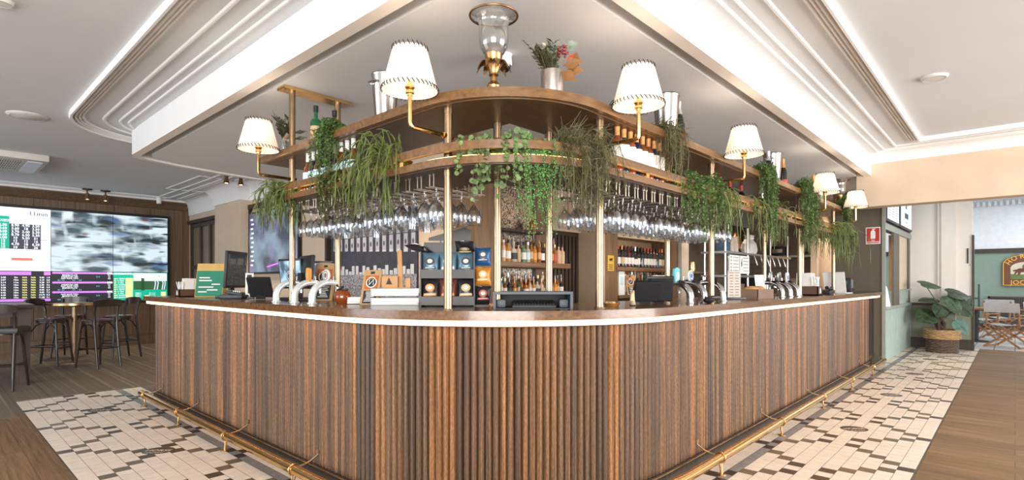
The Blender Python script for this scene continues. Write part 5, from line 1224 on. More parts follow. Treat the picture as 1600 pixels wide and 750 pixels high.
tb_ = bucket((6.03, 1.86, zu), 'polished steel bucket between two dark sparkling bottles, midway along the top shelf'); tb_.matrix_basis = tb_.matrix_basis @ Matrix.Diagonal((.95, .95, 1.32, 1.0))
bucket((7.76, 1.86, zu), 'small-looking steel bucket low behind the last but one lampshade')
def lantern(loc, label):
    t = thing('hurricane_lantern', label, 'lantern', loc, 0, 'glass hurricane lanterns on the top shelf')
    m_ = plain('antique_gilt', (.42, .25, .11), .35, 1.0, var=.2, vs=30)
    mb = MB(); mb.lathe([(0, 0), (.047, 0), (.048, .012), (.034, .022), (.038, .04), (.030, .055), (.018, .066), (.017, .09), (.026, .098), (.024, .11), (.036, .135), (.042, .15), (.034, .165), (.045, .19), (.048, .208), (0, .208)], 22); mb.build('base', m_, t, angle=40)
    for k in range(9):
        a = 2 * pi * k / 9; d = Vector((cos(a), sin(a), 0)); s = Vector((-sin(a), cos(a), 0)); mb = MB(); vs = []
        for j in range(7):
            u = j / 6; p = d * (.028 + .065 * u) + Vector((0, 0, .125 + .055 * sin(u * 2.4) - .045 * u * u)); w_ = .017 * sin(pi * min(1, u * .92 + .08)) + .002
            vs += [p - s * w_, p + Vector((0, 0, .006)), p + s * w_]
        mb.add(vs, [(3 * j + i, 3 * j + i + 1, 3 * j + 4 + i, 3 * j + 3 + i) for j in range(6) for i in (0, 1)]); mb.add([Vector(v) - Vector((0, 0, .003)) for v in vs], [(3 * j + i, 3 * j + 3 + i, 3 * j + 4 + i, 3 * j + i + 1) for j in range(6) for i in (0, 1)]); mb.build('palm_leaf', m_, t)
    pr = [(.035, .205), (.055, .215), (.072, .245), (.079, .285), (.080, .33), (.078, .365), (.086, .388), (.108, .405), (.125, .413)]
    mb = MB(); mb.lathe(pr + [(r_ - .002, z_) for r_, z_ in reversed(pr)], 32); mb.build('glass_bowl', clear_glass('lantern_glass', (.97, .98, .98), (.85, .87, .88), .25, .35), t, angle=60)
    mb = MB(); mb.lathe([(.127 + .0055 * cos(a), .414 + .0055 * sin(a)) for a in [k * pi / 4 for k in range(8)]], 36, closed=True); mb.build('rim', plain('bronze_rim', (.24, .13, .07), .4, .9, var=.25, vs=40), t)
lantern((2.07, 2.04, zu), 'glass hurricane lantern with gilt palm base on the curved top shelf')
lantern((8.68, 1.80, zu), 'glass hurricane lantern half hidden behind the last lampshades')

# ---------------------------------------------------------------- plants
LG = {}
def leafmat(name, c, var=.35):
    return plain(name, c, .5, var=.55, vs=14)
ML = {'rhips': leafmat('leaf_mistletoe_cactus', (.095, .125, .03)), 'wiry': leafmat('leaf_wiry', (.10, .095, .04)), 'small': leafmat('leaf_small_fern', (.11, .20, .06)), 'pearl': leafmat('leaf_pearls', (.10, .27, .075)), 'heart': leafmat('leaf_round_sage', (.11, .17, .06)), 'deep': leafmat('leaf_deep', (.03, .065, .02)), 'dark': leafmat('leaf_bronze', (.055, .06, .03)), 'sage': leafmat('leaf_eucalyptus', (.17, .22, .17)), 'yellowish': leafmat('leaf_yellow_green', (.20, .23, .05))}
M_stem = plain('stem_brown', (.10, .075, .03), .7)
M_pot = plain('terracotta_pot', (.22, .09, .05), .7)
def curve(p0, out, up, fall, n, sway, rg):
    """a shoot that rises, leans out over the edge and hangs"""
    p0 = Vector(p0); pts = [p0.copy()]; o = Vector((out[0], out[1], 0)); a = Vector((rg.uniform(-1, 1), rg.uniform(-1, 1), 0)) * sway; L = up + fall
    for i in range(1, n + 1):
        u = i / n
        h = up * sin(min(1, u * 2.6) * pi / 2) - fall * max(0, u - .12) ** 1.35 * 1.15
        pts.append(p0 + o * (1 - (1 - min(1, u * 1.7)) ** 2) + a * u + Vector((rg.uniform(-.006, .006), rg.uniform(-.006, .006), h)))
    return pts
def leaf(mb, p, d, up, ln, w_):
    """one leaf: a folded lozenge"""
    d = Vector(d).normalized(); s = d.cross(Vector(up)); s = s.normalized() if s.length > 1e-4 else d.orthogonal().normalized(); n_ = s.cross(d)
    p = Vector(p)
    mb.add([p, p + d * ln * .45 + s * w_ + n_ * w_ * .25, p + d * ln, p + d * ln * .45 - s * w_ + n_ * w_ * .25, p + d * ln * .5], [(0, 4, 1), (1, 4, 2), (0, 3, 4), (3, 2, 4)])
def rv(rg): return Vector((rg.uniform(-1, 1), rg.uniform(-1, 1), rg.uniform(-1, 1)))
def plant(label, kind, spots, out, n, up, fall, spread, seed, mat=None, name='trailing_plant', group='trailing plants on the gantry', pot=True, dens=1.0):
    """spots = two ends of the planting line (x, y, z); out = outward direction in plan"""
    rg = random.Random(seed); a, b_ = Vector(spots[0]), Vector(spots[1]); mid = (a + b_) / 2
    t = thing(name, label, 'plant', tuple(mid - Vector((out[0] * .09, out[1] * .09, 0))), 0, group)
    mb = MB(); st = MB()
    for i in range(n):
        p0 = a.lerp(b_, rg.random()) + Vector((rg.uniform(-.03, .03), rg.uniform(-.03, .03), .02)) - Vector((out[0], out[1], 0)) * .03
        top_ = a.z > 2.2; o = Vector((out[0], out[1])) * (rg.uniform(.10, .17) if top_ else rg.uniform(.03, 1.0) * spread) + Vector((-out[1], out[0])) * rg.uniform(-1, 1) * spread * .45 + (Vector((0, 0)) if top_ else Vector((out[0], out[1])) * rg.uniform(-1, 1) * spread * .45)
        f = fall * (rg.random() ** .7); k = 9
        pts = curve(p0, o, up * rg.uniform(.2, 1), f, k, spread * .25, rg)
        if kind == 'rhips':
            mb.tube(pts, [.0042] * (k - 1) + [.0038, .0016], 4, False)
            for q in (3, 5, 6, 7):
                if rg.random() < .65:
                    d = (pts[q + 1] - pts[q]).normalized() + rv(rg) * .55; ln = rg.uniform(.04, .10)
                    mb.tube([pts[q], pts[q] + d * ln * .5, pts[q] + d * ln + Vector((0, 0, -.012))], [.004, .0038, .0015], 4, False)
        elif kind == 'wiry':
            mb.tube(pts, [.0022] * k + [.001], 3, False)
            for q in range(1, k):
                for _ in range(2):
                    d = (pts[q + 1] - pts[q]).normalized() + rv(rg) * .8; ln = rg.uniform(.03, .075); mb.tube([pts[q], pts[q] + d * ln], [.0018, .0008], 3, False)
        elif kind == 'small':
            st.tube(pts, .0015, 3, False)
            for q in range(1, k + 1):
                for _ in range(int(5 * dens)):
                    p = pts[q - 1].lerp(pts[q], rg.random()); leaf(mb, p, rv(rg) + Vector((out[0] * .5, out[1] * .5, -.3)), (0, 0, 1), rg.uniform(.016, .030), rg.uniform(.006, .010))
        elif kind == 'pearl':
            st.tube(pts, .0011, 3, False)
            for q in range(1, k + 1):
                for _ in range(5):
                    p = pts[q - 1].lerp(pts[q], rg.random()) + rv(rg) * .008; r_ = rg.uniform(.0034, .0058); mb.add([p + Vector(v) * r_ for v in ((1, 0, 0), (-1, 0, 0), (0, 1, 0), (0, -1, 0), (0, 0, 1.3), (0, 0, -1.3))], [(0, 2, 4), (2, 1, 4), (1, 3, 4), (3, 0, 4), (2, 0, 5), (1, 2, 5), (3, 1, 5), (0, 3, 5)])
        elif kind == 'heart':
            st.tube(pts, .0014, 3, False)
            for q in range(1, k + 1):
                for sgn in (-1, 1):
                    if rg.random() < .8:
                        p = pts[q] + rv(rg) * .012; r_ = rg.uniform(.010, .017); nn = (Vector((out[0], out[1], .4)) + rv(rg) * .9).normalized(); u = nn.orthogonal().normalized(); v = nn.cross(u)
                        ring = [p + (u * cos(w_ * pi / 4) + v * sin(w_ * pi / 4)) * r_ for w_ in range(8)]
                        mb.add(ring + [p + nn * r_ * .35, p - nn * r_ * .2], [(w_, (w_ + 1) % 8, 8) for w_ in range(8)] + [((w_ + 1) % 8, w_, 9) for w_ in range(8)])
        elif kind == 'spiky':
            for _ in range(1):
                mb.tube(pts[:5], [.003, .003, .0025, .002, .001], 3, False)
    m_ = mat or ML[kind if kind in ML else 'wiry']
    mb.build('foliage', m_, t, world=True, angle=80)
    if st.v: st.build('stems', M_stem, t, world=True)
    if pot:
        L = (b_ - a).length; base = min(a.z, b_.z)
        for i in range(max(1, int(L / .14))):
            mb = MB(); c = a.lerp(b_, (i + .5) / max(1, int(L / .14))) - Vector((out[0], out[1], 0)) * .09
            mb.lathe([(0, base), (.035, base), (.045, base + .07), (.048, base + .075), (.042, base + .075), (.036, base + .06), (0, base + .06)], 14, (c.x, c.y, 0))
            mb.build('pot', M_pot, t, world=True)
    return t
gy = 1.955
LX, RY = (-1, 0), (0, -1)
plant('grassy trailing cactus over the free end of the short gantry', 'rhips', ((1.90, 4.14, gy), (1.90, 3.96, gy)), (-.9, .45), 75, .13, .40, .20, 21)
plant('small-leaved plant cascading from the top shelf beside the dark squat bottle', 'small', ((1.94, 3.48, zu), (1.94, 3.30, zu)), LX, 46, .10, .52, .07, 22, dens=1.8)
plant('fine-leaved green plant hanging below the lower shelf near the white-capped bottles', 'small', ((1.90, 3.46, gy), (1.90, 3.10, gy)), LX, 46, .07, .36, .12, 23, ML['rhips'], dens=1.3)
plant('big bright mistletoe cactus spilling over the rail of the short counter', 'rhips', ((1.90, 3.00, gy), (1.90, 2.62, gy)), LX, 95, .24, .42, .17, 24)
plant('plant with round pale leaves draped along the curved rail by the gilt lantern', 'heart', ((1.93, 2.16, gy + .04), (2.11, 1.90, gy + .04)), (-.7, -.7), 34, .08, .33, .10, 25)
plant('leafy ivy-like plant tucked behind the round pale leaves on the curved rail', 'small', ((2.0, 2.10, gy), (2.14, 1.90, gy)), (-.7, -.7), 26, .05, .14, .08, 35, ML['heart'], dens=.8)
plant('dense string of pearls hanging like a curtain from the curved rail', 'pearl', ((2.10, 1.885, gy + .04), (2.30, 1.775, gy + .04)), (-.6, -.8), 85, .05, .54, .06, 26)
plant('brownish wiry plant with drooping shoots on the curved rail near the corner lamp', 'wiry', ((2.30, 1.775, gy + .02), (2.64, 1.72, gy + .02)), (-.3, -.95), 115, .17, .44, .13, 27)
plant('dark spiky plant on the top shelf behind the corner lampshade', 'spiky', ((2.86, 1.84, zu), (3.06, 1.84, zu)), RY, 90, .14, .04, .12, 28, ML['deep'])
plant('wiry plant hanging from the top shelf over the orange-capped bottles', 'wiry', ((3.26, 1.76, zu), (3.52, 1.76, zu)), RY, 38, .07, .46, .09, 29)
plant('mixed leafy plant covering the lower shelf just before the second lamp arm', 'small', ((3.62, 1.74, gy), (4.2, 1.74, gy)), RY, 80, .16, .46, .13, 30, dens=1.4)
plant('mistletoe cactus hanging round the pole by the turquoise tap badge', 'rhips', ((4.1, 1.74, gy), (4.5, 1.74, gy)), RY, 40, .14, .46, .12, 31)
plant('sparse cactus with few long looping shoots beyond the second lamp', 'rhips', ((4.75, 1.74, gy), (5.1, 1.74, gy)), RY, 16, .12, .52, .14, 32)
plant('small-leaved plant cascading from the top shelf behind the second lamp', 'small', ((5.14, 1.76, zu), (5.42, 1.76, zu)), RY, 85, .09, .72, .07, 33, dens=1.7)
plant('loose cactus on the lower shelf past the cascading green column', 'rhips', ((5.45, 1.74, gy), (6.0, 1.74, gy)), RY, 34, .12, .42, .13, 34)
plant('bushy dark plant tumbling from the top shelf before the third lamp', 'small', ((6.42, 1.76, zu), (6.85, 1.76, zu)), RY, 125, .13, .72, .10, 36, ML['small'], dens=1.6)
plant('trailing cactus low on the gantry under the third lamp arm', 'rhips', ((6.6, 1.74, gy), (7.2, 1.74, gy)), RY, 55, .10, .46, .14, 37)
plant('bright green plant arching from the end of the top shelf before the clear lantern', 'small', ((8.28, 1.76, zu), (8.55, 1.76, zu)), RY, 85, .13, .55, .09, 38, dens=1.6)
plant('trailing cactus under the last lamp at the far end of the gantry', 'rhips', ((7.7, 1.74, gy), (8.5, 1.74, gy)), (.2, -.97), 110, .12, .50, .20, 39)
plant('wispy hanging plant at the very end of the gantry against the olive wall', 'wiry', ((8.35, 1.72, gy), (8.53, 1.72, gy)), (.6, -.8), 55, .06, .62, .22, 40, ML['rhips'])

# ---------------------------------------------------------------- flower arrangements
def frond(mb, p0, p1, n, ln, w_, rg, droop=.0):
    p0, p1 = Vector(p0), Vector(p1); d = (p1 - p0)
    for i in range(n):
        u = .25 + .75 * i / max(1, n - 1); p = p0 + d * u + Vector((0, 0, -droop * u * u)); s = 1 if i % 2 else -1
        side = d.cross(Vector((0, 0, 1))); side = side.normalized() if side.length > 1e-4 else Vector((1, 0, 0))
        leaf(mb, p, d.normalized() * .7 + side * s * .8 + rv(rg) * .35, (0, 0, 1) if rg.random() < .7 else rv(rg), ln * rg.uniform(.8, 1.2), w_)
rg = random.Random(77)
vx, vy = 2.325, 1.845
t = thing('flower_vase', 'steel cylinder vase of mixed leaves and berries on the curved top shelf', 'flowers', (vx, vy, zu))
mb = MB(); mb.lathe([(0, 0), (.061, 0), (.062, .004), (.062, .138), (.058, .138), (.057, .01), (0, .008)], 26); mb.build('vase', plain('mottled_steel', (.42, .37, .34), .3, .9, var=.2, vs=25), t, angle=40)
rt = Vector((sin(YAW), -cos(YAW), 0)); tw = Vector((-cos(YAW), -sin(YAW), 0))
P = lambda a, h, f=0: rt * a + tw * f + Vector((0, 0, h))
mb = MB(); sm = MB()
for i in range(14):
    e = P(rg.uniform(-.12, .0), rg.uniform(.20, .29), rg.uniform(-.04, .06)); frond(mb, P(-.01, .12), e, 12, .045, .009, rg); sm.tube([P(0, .05), e], .002, 4)
mb.build('dark_leaves', ML['dark'], t)
mb = MB(); e = P(-.16, .31); sm.tube([P(-.02, .1), P(-.09, .24), e], .0016, 4)
frond(mb, P(-.05, .2), e, 14, .016, .007, rg); mb.build('eucalyptus_sprig', ML['sage'], t)
mb = MB()
for i in range(8):
    e = P(rg.uniform(.0, .05), rg.uniform(.22, .27), rg.uniform(0, .06)); frond(mb, P(.01, .12), e, 14, .03, .010, rg); sm.tube([P(0, .05), e], .002, 4)
for i in range(3): leaf(mb, P(.07, .26 + i * .012), rt + Vector((0, 0, .35 - i * .1)), tw, .075, .02)
mb.build('sage_leaves', ML['sage'], t)
mb = MB()
for i in range(4): frond(mb, P(-.02 + i * .016, .12), P(-.035 + i * .025, .27, .03), 10, .035, .006, rg)
mb.build('cream_sprays', plain('cream_petals', (.55, .50, .30), .7), t)
mb = MB()
for i in range(34): mb.ball(P(.05, .235, .04) + rv(rg) * .026, .0075, 6, 4)
mb.build('berries', plain('berry_red', (.20, .02, .02), .3), t)
mb = MB()
for i in range(7): leaf(mb, P(.095, .185, .05), rv(rg) + tw * .5, tw, .03, .014)
mb.build('orange_flower', plain('petal_orange', (.55, .08, .015), .6), t)
mb = MB()
for i, (a, h, l) in enumerate(((.06, .15, .11), (.085, .13, .09), (.10, .20, .06), (.05, .12, .1), (.11, .16, .05))): leaf(mb, P(a - .01, h, .05), rt * .9 + Vector((0, 0, .15 - .25 * i)) + tw * .2, tw, l, .034)
mb.build('rust_leaves', plain('leaf_rust', (.20, .085, .02), .5, var=.3), t)
sm.build('stems', M_stem, t)
t = thing('posy_jar', 'small glass jar of dark leaves and pale blooms at the gantry\'s free end', 'flowers', (2.0, 4.31, zu))
mb = MB(); mb.lathe([(0, 0), (.045, 0), (.05, .01), (.05, .09), (.042, .11), (.044, .13), (.041, .13), (.039, .11), (.047, .09), (.047, .012), (0, .01)], 20); mb.build('jar', clear_glass('jar_glass'), t)
L_ = Vector((sin(YAW), -cos(YAW), 0)); mb = MB(); sm = MB()
for i in range(9):
    e = P(rg.uniform(-.10, .05), rg.uniform(.2, .33), rg.uniform(-.05, .05)); sm.tube([P(0, .02), e], .002, 4); frond(mb, P(0, .1), e, 8, .075, .018, rg)
for h, a in ((.20, .02), (.15, .03)): leaf(mb, P(.05, h), rt + Vector((0, 0, .1)), tw, .13, .016)
mb.build('dark_leaves', ML['dark'], t)
mb = MB(); e = P(-.11, .38); sm.tube([P(-.02, .12), e], .0016, 4); frond(mb, P(-.05, .24), e, 12, .022, .008, rg); mb.build('eucalyptus_sprig', ML['sage'], t)
mb = MB()
for i in range(14): leaf(mb, P(.03, .15, .04), rv(rg) + tw * .3, tw, .05, .02)
mb.build('pale_blooms', plain('petal_blush', (.55, .42, .33), .7), t); sm.build('stems', M_stem, t)
# ---------------------------------------------------------------- the video wall
VX0, PW, PH, VY = 0.715, 0.9650, 0.5797, 13.40
VZ0 = 0.927
vw = thing('video_wall', 'large video wall of nine lit panels showing racing and odds', 'video wall', (2.16, 13.42, VZ0))
mb = MB(); mb.bx(VX0 - .05, VX0 + 3 * PW + .05, 13.39, 13.43, VZ0 - .05, VZ0 + 3 * PH + .05); mb.build('frame', M_black, vw, world=True)
scr_w = glow('screen_white', (.80, .84, .92), 0.62); scr_k = glow('screen_black', (.012, .012, .018), 0.62); scr_g = glow('screen_green', (.0, .30, .19), 0.62); scr_p = glow('screen_violet', (.42, .16, .62), 0.62)
scr_y = glow('screen_yellow', (.70, .72, .26), 0.62); scr_r = glow('screen_red', (.80, .13, .09), 0.62); scr_d = glow('screen_slate', (.035, .04, .06), 0.62); scr_l = glow('screen_lilac', (.58, .58, .80), 0.62); scr_c = glow('screen_cyan', (.15, .50, .66), 0.62); scr_t = glow('screen_grey', (.35, .37, .42), 0.62)
race = blur_screen('screen_race', (.05, .09, .11), (.62, .74, .80), [((.07, .15, .36), .8, 1.1, .60, .74), ((.11, .04, .03), 1.3, .7, .68, .80), ((.02, .03, .03), 1.2, 1.6, .58, .68), ((.72, .82, .86), 2.2, .35, .58, .70)], 2.1, 6.5, seed=3.3, strength=.62)
def panel(c, r_, mat):
    x0, z0 = VX0 + c * PW, VZ0 + r_ * PH
    mb = MB(); mb.bx(x0 + .004, x0 + PW - .004, 13.384, 13.39, z0 + .004, z0 + PH - .004); return mb.build('screen_panel', mat, vw, world=True)
for c in range(3):
    for r_ in range(3):
        panel(c, r_, scr_w if (c == 0 and r_ > 0) else (race if r_ > 0 else scr_k))
def scr(name, mat, fn, y=13.382):
    mb = MB(); fn(mb, y); return mb.build(name, mat, vw, world=True)
def rect(mb, x0, x1, z0, z1, y): mb.quad((x0, y, z0), (x1, y, z0), (x1, y, z1), (x0, y, z1))
def txt(mb, s, x, z, h, y, bold=0.012): mb.text(s, (x, y, z), (1, 0, 0), (0, 0, 1), h, bold)
VT = VZ0 + 3 * PH; V1 = VZ0 + PH
# odds board (first column, upper two rows)
def f(mb, y): rect(mb, VX0 + .02, 1.42, VT - .17, VT - .04, y); 
scr('odds_header', scr_l, f)
def f(mb, y): txt(mb, '11min', 1.50, VT - .10, .11, y)
scr('odds_clock', scr_d, f)
def f(mb, y):
    rect(mb, 1.10, 1.535, V1 + .40, V1 + .86, y); 
scr('odds_table', scr_d, f)
def f(mb, y): rect(mb, .93, 1.10, V1 + .40, V1 + .99, y)
scr('odds_column', scr_g, f)
odds = [['2.50', '4.60', '4.60', '6.60', '5.00', '12', '16', '18'], ['8.90', '3.60', '3.70', '8.70', '10', '12', '4.70', '10'], ['4.90', '18', '3.40', '6.50', '5.50', '12', '18', '21'], ['3.50', '3.50', '5.30', '5.30', '31', '16', '6.20', '26']]
def f(mb, y):
    for c, x in enumerate((1.015, 1.18, 1.325, 1.465)):
        for i, s in enumerate(odds[c]): txt(mb, s, x, V1 + .83 - i * .057, .062, y, .02)
    txt(mb, 'FIXED', 1.015, V1 + .91, .06, y, .02)
scr('odds_figures', scr_w, f, 13.380)
def f(mb, y):
    for i in range(9): txt(mb, str(12 + i * 7), .80, V1 + .83 - i * .057, .05, y)
    for x in (1.18, 1.325, 1.465): txt(mb, 'win', x, V1 + .90, .045, y); txt(mb, 'pts', x, V1 + .37, .04, y)
scr('odds_side_figures', scr_t, f)
def f(mb, y): rect(mb, .74, .90, V1 + .19, V1 + .24, y); rect(mb, 1.13, 1.42, V1 + .19, V1 + .24, y); rect(mb, .74, 1.55, V1 + .165, V1 + .172, y)
scr('odds_footer', scr_r, f)
# black fixture list (first column, bottom row)
def f(mb, y):
    rect(mb, VX0 + .01, 1.40, V1 - .075, V1 - .01, y); rect(mb, VX0 + .01, 1.675, VZ0 + .02, VZ0 + .065, y); rect(mb, 1.58, 1.675, V1 - .075, V1 - .01, y)
    for k in range(3): rect(mb, 1.70, 2.64, V1 - .045 - k * .185, V1 - .01 - k * .185, y)
scr('violet_bars', scr_p, f)
def f(mb, y):
    for i in range(9):
        z = V1 - .12 - i * .046
        for x, s in ((.80, 'SYD R%d' % (i + 1)), (1.02, '%d:%02d' % (2 + i // 3, i * 7 % 60)), (1.19, '%dm' % (9 + i)), (1.55, '%d.%d0' % (3 + i, i)), (1.64, '%d.%d' % (1 + i, 9 - i))): txt(mb, s, x, z, .04, y, .015)
    for k in range(3):
        for i in range(3): txt(mb, ['MAIDEN PLATE', 'HANDICAP 1200', 'FAST RACE TWO'][(i + k) % 3], 1.96, V1 - .07 - k * .185 - i * .032, .034, y, .012); txt(mb, ['9.5', '12', '4.8'][i], 2.58, V1 - .07 - k * .185 - i * .032, .034, y, .012)
        rect(mb, 2.55, 2.63, V1 - .045 - k * .185, V1 - .01 - k * .185, y - .001)
    for x, z, s in ((3.14, V1 - .04, 'LIVE FROM THE GREEN'),): txt(mb, s, x - .3, z, .04, y - .002, .012)
scr('list_text', scr_w, f)
def f(mb, y):
    for i in range(9):
        for x in (1.31, 1.43): txt(mb, 'N/A', x, V1 - .12 - i * .046, .04, y, .015)
scr('list_flags', scr_y, f)
def f(mb, y):
    for k in range(3):
        for x in (1.80, 1.86, 2.02, 2.12): txt(mb, '5.%d' % (k + 2), x, V1 - .168 - k * .185, .034, y, .012)
        txt(mb, '2:1%d' % k, 2.40, V1 - .10 - k * .185, .034, y, .012)
scr('list_prices', scr_c, f)
# green leader board with a small picture (third column, bottom row)
GX0 = VX0 + 2 * PW
def f(mb, y): rect(mb, GX0 + .006, GX0 + PW - .006, VZ0 + .006, V1 - .006, y)
gb = scr('leader_board', scr_g, f)
def f(mb, y):
    for i in range(10): rect(mb, GX0 + .21, GX0 + .335, V1 - .155 - i * .042, V1 - .120 - i * .042, y); rect(mb, GX0 + .02, GX0 + .05, V1 - .15 - i * .042, V1 - .128 - i * .042, y)
    rect(mb, GX0 + .54, GX0 + .62, VZ0 + .05, VZ0 + .10, y); rect(mb, GX0 + .84, GX0 + .93, VZ0 + .05, VZ0 + .17, y)
scr('board_yellow', scr_y, f, 13.380)
def f(mb, y):
    for i in range(10): txt(mb, ['A. GREEN', 'B. FIELD', 'C. HILL', 'D. WOOD', 'E. MARSH'][i % 5], GX0 + .13, V1 - .137 - i * .042, .032, y, .012)
    txt(mb, 'LEADERBOARD', GX0 + .17, V1 - .035, .042, y, .012)
    for i in range(4): txt(mb, 'E %d  -%d  F' % (i, 3 + i), GX0 + .68, VZ0 + .05 + i * .032, .03, y, .012); txt(mb, 'NEXT %d' % i, GX0 + .43, VZ0 + .05 + i * .032, .03, y, .012)
scr('board_text', scr_w, f, 13.380)
def f(mb, y): rect(mb, GX0 + .35, GX0 + PW - .02, VZ0 + .22, V1 - .02, y)
scr('board_sky', glow('screen_sky', (.60, .68, .70), 1.0), f, 13.380)
def f(mb, y): rect(mb, GX0 + .35, GX0 + PW - .02, VZ0 + .22, VZ0 + .40, y); rect(mb, GX0 + .48, GX0 + .54, VZ0 + .2, VZ0 + .46, y)
scr('board_course', glow('screen_course', (.015, .05, .02), 1.0), f, 13.379)
def f(mb, y):
    for x in (.72, .77, .86, .90): mb.tube([(GX0 + x, y, VZ0 + .22), (GX0 + x + .02, y, VZ0 + .36), (GX0 + x - .02, y, VZ0 + .48)], .012, 5)
    mb.tube([(GX0 + .70, y, VZ0 + .46), (GX0 + .73, y, VZ0 + .55)], .01, 5); mb.ball((GX0 + .80, y, VZ0 + .50), .03, 8, 5)
scr('board_players', glow('screen_players', (.26, .34, .36), 1.0), f, 13.376)

# ---------------------------------------------------------------- television and mural on the core wall
tv = thing('television', 'wall television with a violet and blue picture behind the taps', 'television', (4.04, 9.13, 1.99))
mb = MB(); mb.rbox((4.015, 9.13, 1.99), (.05, 1.90, 1.09), .01); mb.build('housing', M_black, tv, world=True)
mb = MB(); mb.bx(3.985, 3.990, 8.22, 10.04, 1.475, 2.505)
tvs = blur_screen('screen_tv', (.03, .035, .06), (.18, .25, .32), [((.10, .06, .20), 1.0, 1.0, .55, .75), ((.20, .16, .32), 1.4, 1.0, .60, .75)], 1.6, 2.2, axes='YZ', seed=1.0, strength=.7)
s_ = mb.build('screen', tvs, tv, world=True)
mb = MB()
mb.tube([(3.984, 9.3, 1.56), (3.984, 8.8, 1.62), (3.984, 8.25, 1.70)], .012, 6); mb.build('picture_streak', glow('screen_magenta', (.38, .10, .50), 1.0), s_, world=True) if False else mb.build('picture_streak', glow('screen_magenta', (.38, .10, .50), 1.0), tv, world=True)
mb = MB()
for i in range(11): mb.box((3.984, 9.93 - .03 * (i % 2), 1.6 + i * .08), (.002, .10, .03))
mb.build('side_column', glow('screen_tv_text', (.45, .55, .62), .9), tv, world=True)
mb = MB(); mb.bx(3.99, 4.06, 10.06, 10.10, 1.35, 2.62); mb.bx(3.98, 4.06, 8.08, 10.12, 2.60, 2.68); mb.bx(3.98, 4.06, 7.30, 7.36, 1.0, 2.7); tag(mb.build('trim_wall_frame', M_darkwood), None, None, None, 'structure')
mu = thing('racecourse_mural', 'black and white grandstand photograph covering the wall behind the glasses', 'picture', (4.045, 6.25, 1.75))
mb = MB(); mb.bx(4.028, 4.048, 5.25, 7.26, 0.95, 2.62); mb.build('print', plain('print_dark', (.045, .048, .065), .5, var=.2), mu, world=True)
def mrect(mb, y0, y1, z0, z1, x=4.026): mb.quad((x, y1, z0), (x, y0, z0), (x, y0, z1), (x, y1, z1))
mb = MB(); n_ = 13
for i in range(n_):
    ya = 7.20 - i * .152
    sc = .75 + .03 * i
    mrect(mb, ya - .095, ya - .01, 1.74 - .006 * i, 2.50)
mb.build('bright_openings', plain('print_light', (.55, .57, .62), .6), mu, world=True)
rg2 = random.Random(4)
for i in range(n_):
    mb = MB(); ya = 7.20 - i * .152
    for k in range(3): mrect(mb, ya - .09 + k * .03, ya - .083 + k * .03, 1.72, 1.92 + rg2.uniform(0, .14), 4.0245)
    mrect(mb, ya - .10, ya - .0, 1.90, 1.912, 4.0245); mrect(mb, ya - .1, ya, 2.1, 2.11, 4.0245); mb.ball((4.0255, ya - .05, 1.80), .022, 6, 4, (.05, 1, 1.6))
    mb.build('railing_print', plain('print_rail', (.10, .10, .13), .6), mu, world=True)
mg, nt, b = _new('print_gravel'); b.inputs['Roughness'].default_value = .7
tc = _n(nt, 'ShaderNodeTexCoord'); no = _n(nt, 'ShaderNodeTexNoise'); no.inputs['Scale'].default_value = 45; no.inputs['Detail'].default_value = 6; nt.links.new(tc.outputs['Object'], no.inputs['Vector'])
r = _n(nt, 'ShaderNodeValToRGB'); r.color_ramp.elements[0].position = .4; r.color_ramp.elements[0].color = (.10, .10, .12, 1); r.color_ramp.elements[1].position = .6; r.color_ramp.elements[1].color = (.42, .42, .45, 1); nt.links.new(no.outputs['Fac'], r.inputs['Fac']); nt.links.new(r.outputs['Color'], b.inputs['Base Color'])
mb = MB(); mrect(mb, 5.26, 7.25, .96, 1.40); mb.build('gravel_print', mg, mu, world=True)
mb = MB()
for i in range(22):
    y = 7.2 - i * .088; h = rg2.uniform(.03, .14); mrect(mb, y - .05, y + .02, 1.40, 1.40 + h, 4.0255) if i % 3 else mrect(mb, y - .04, y + .03, 1.40, 1.52, 4.0255)
mb.build('pale_ground_print', MATS['print_light'], mu, world=True)

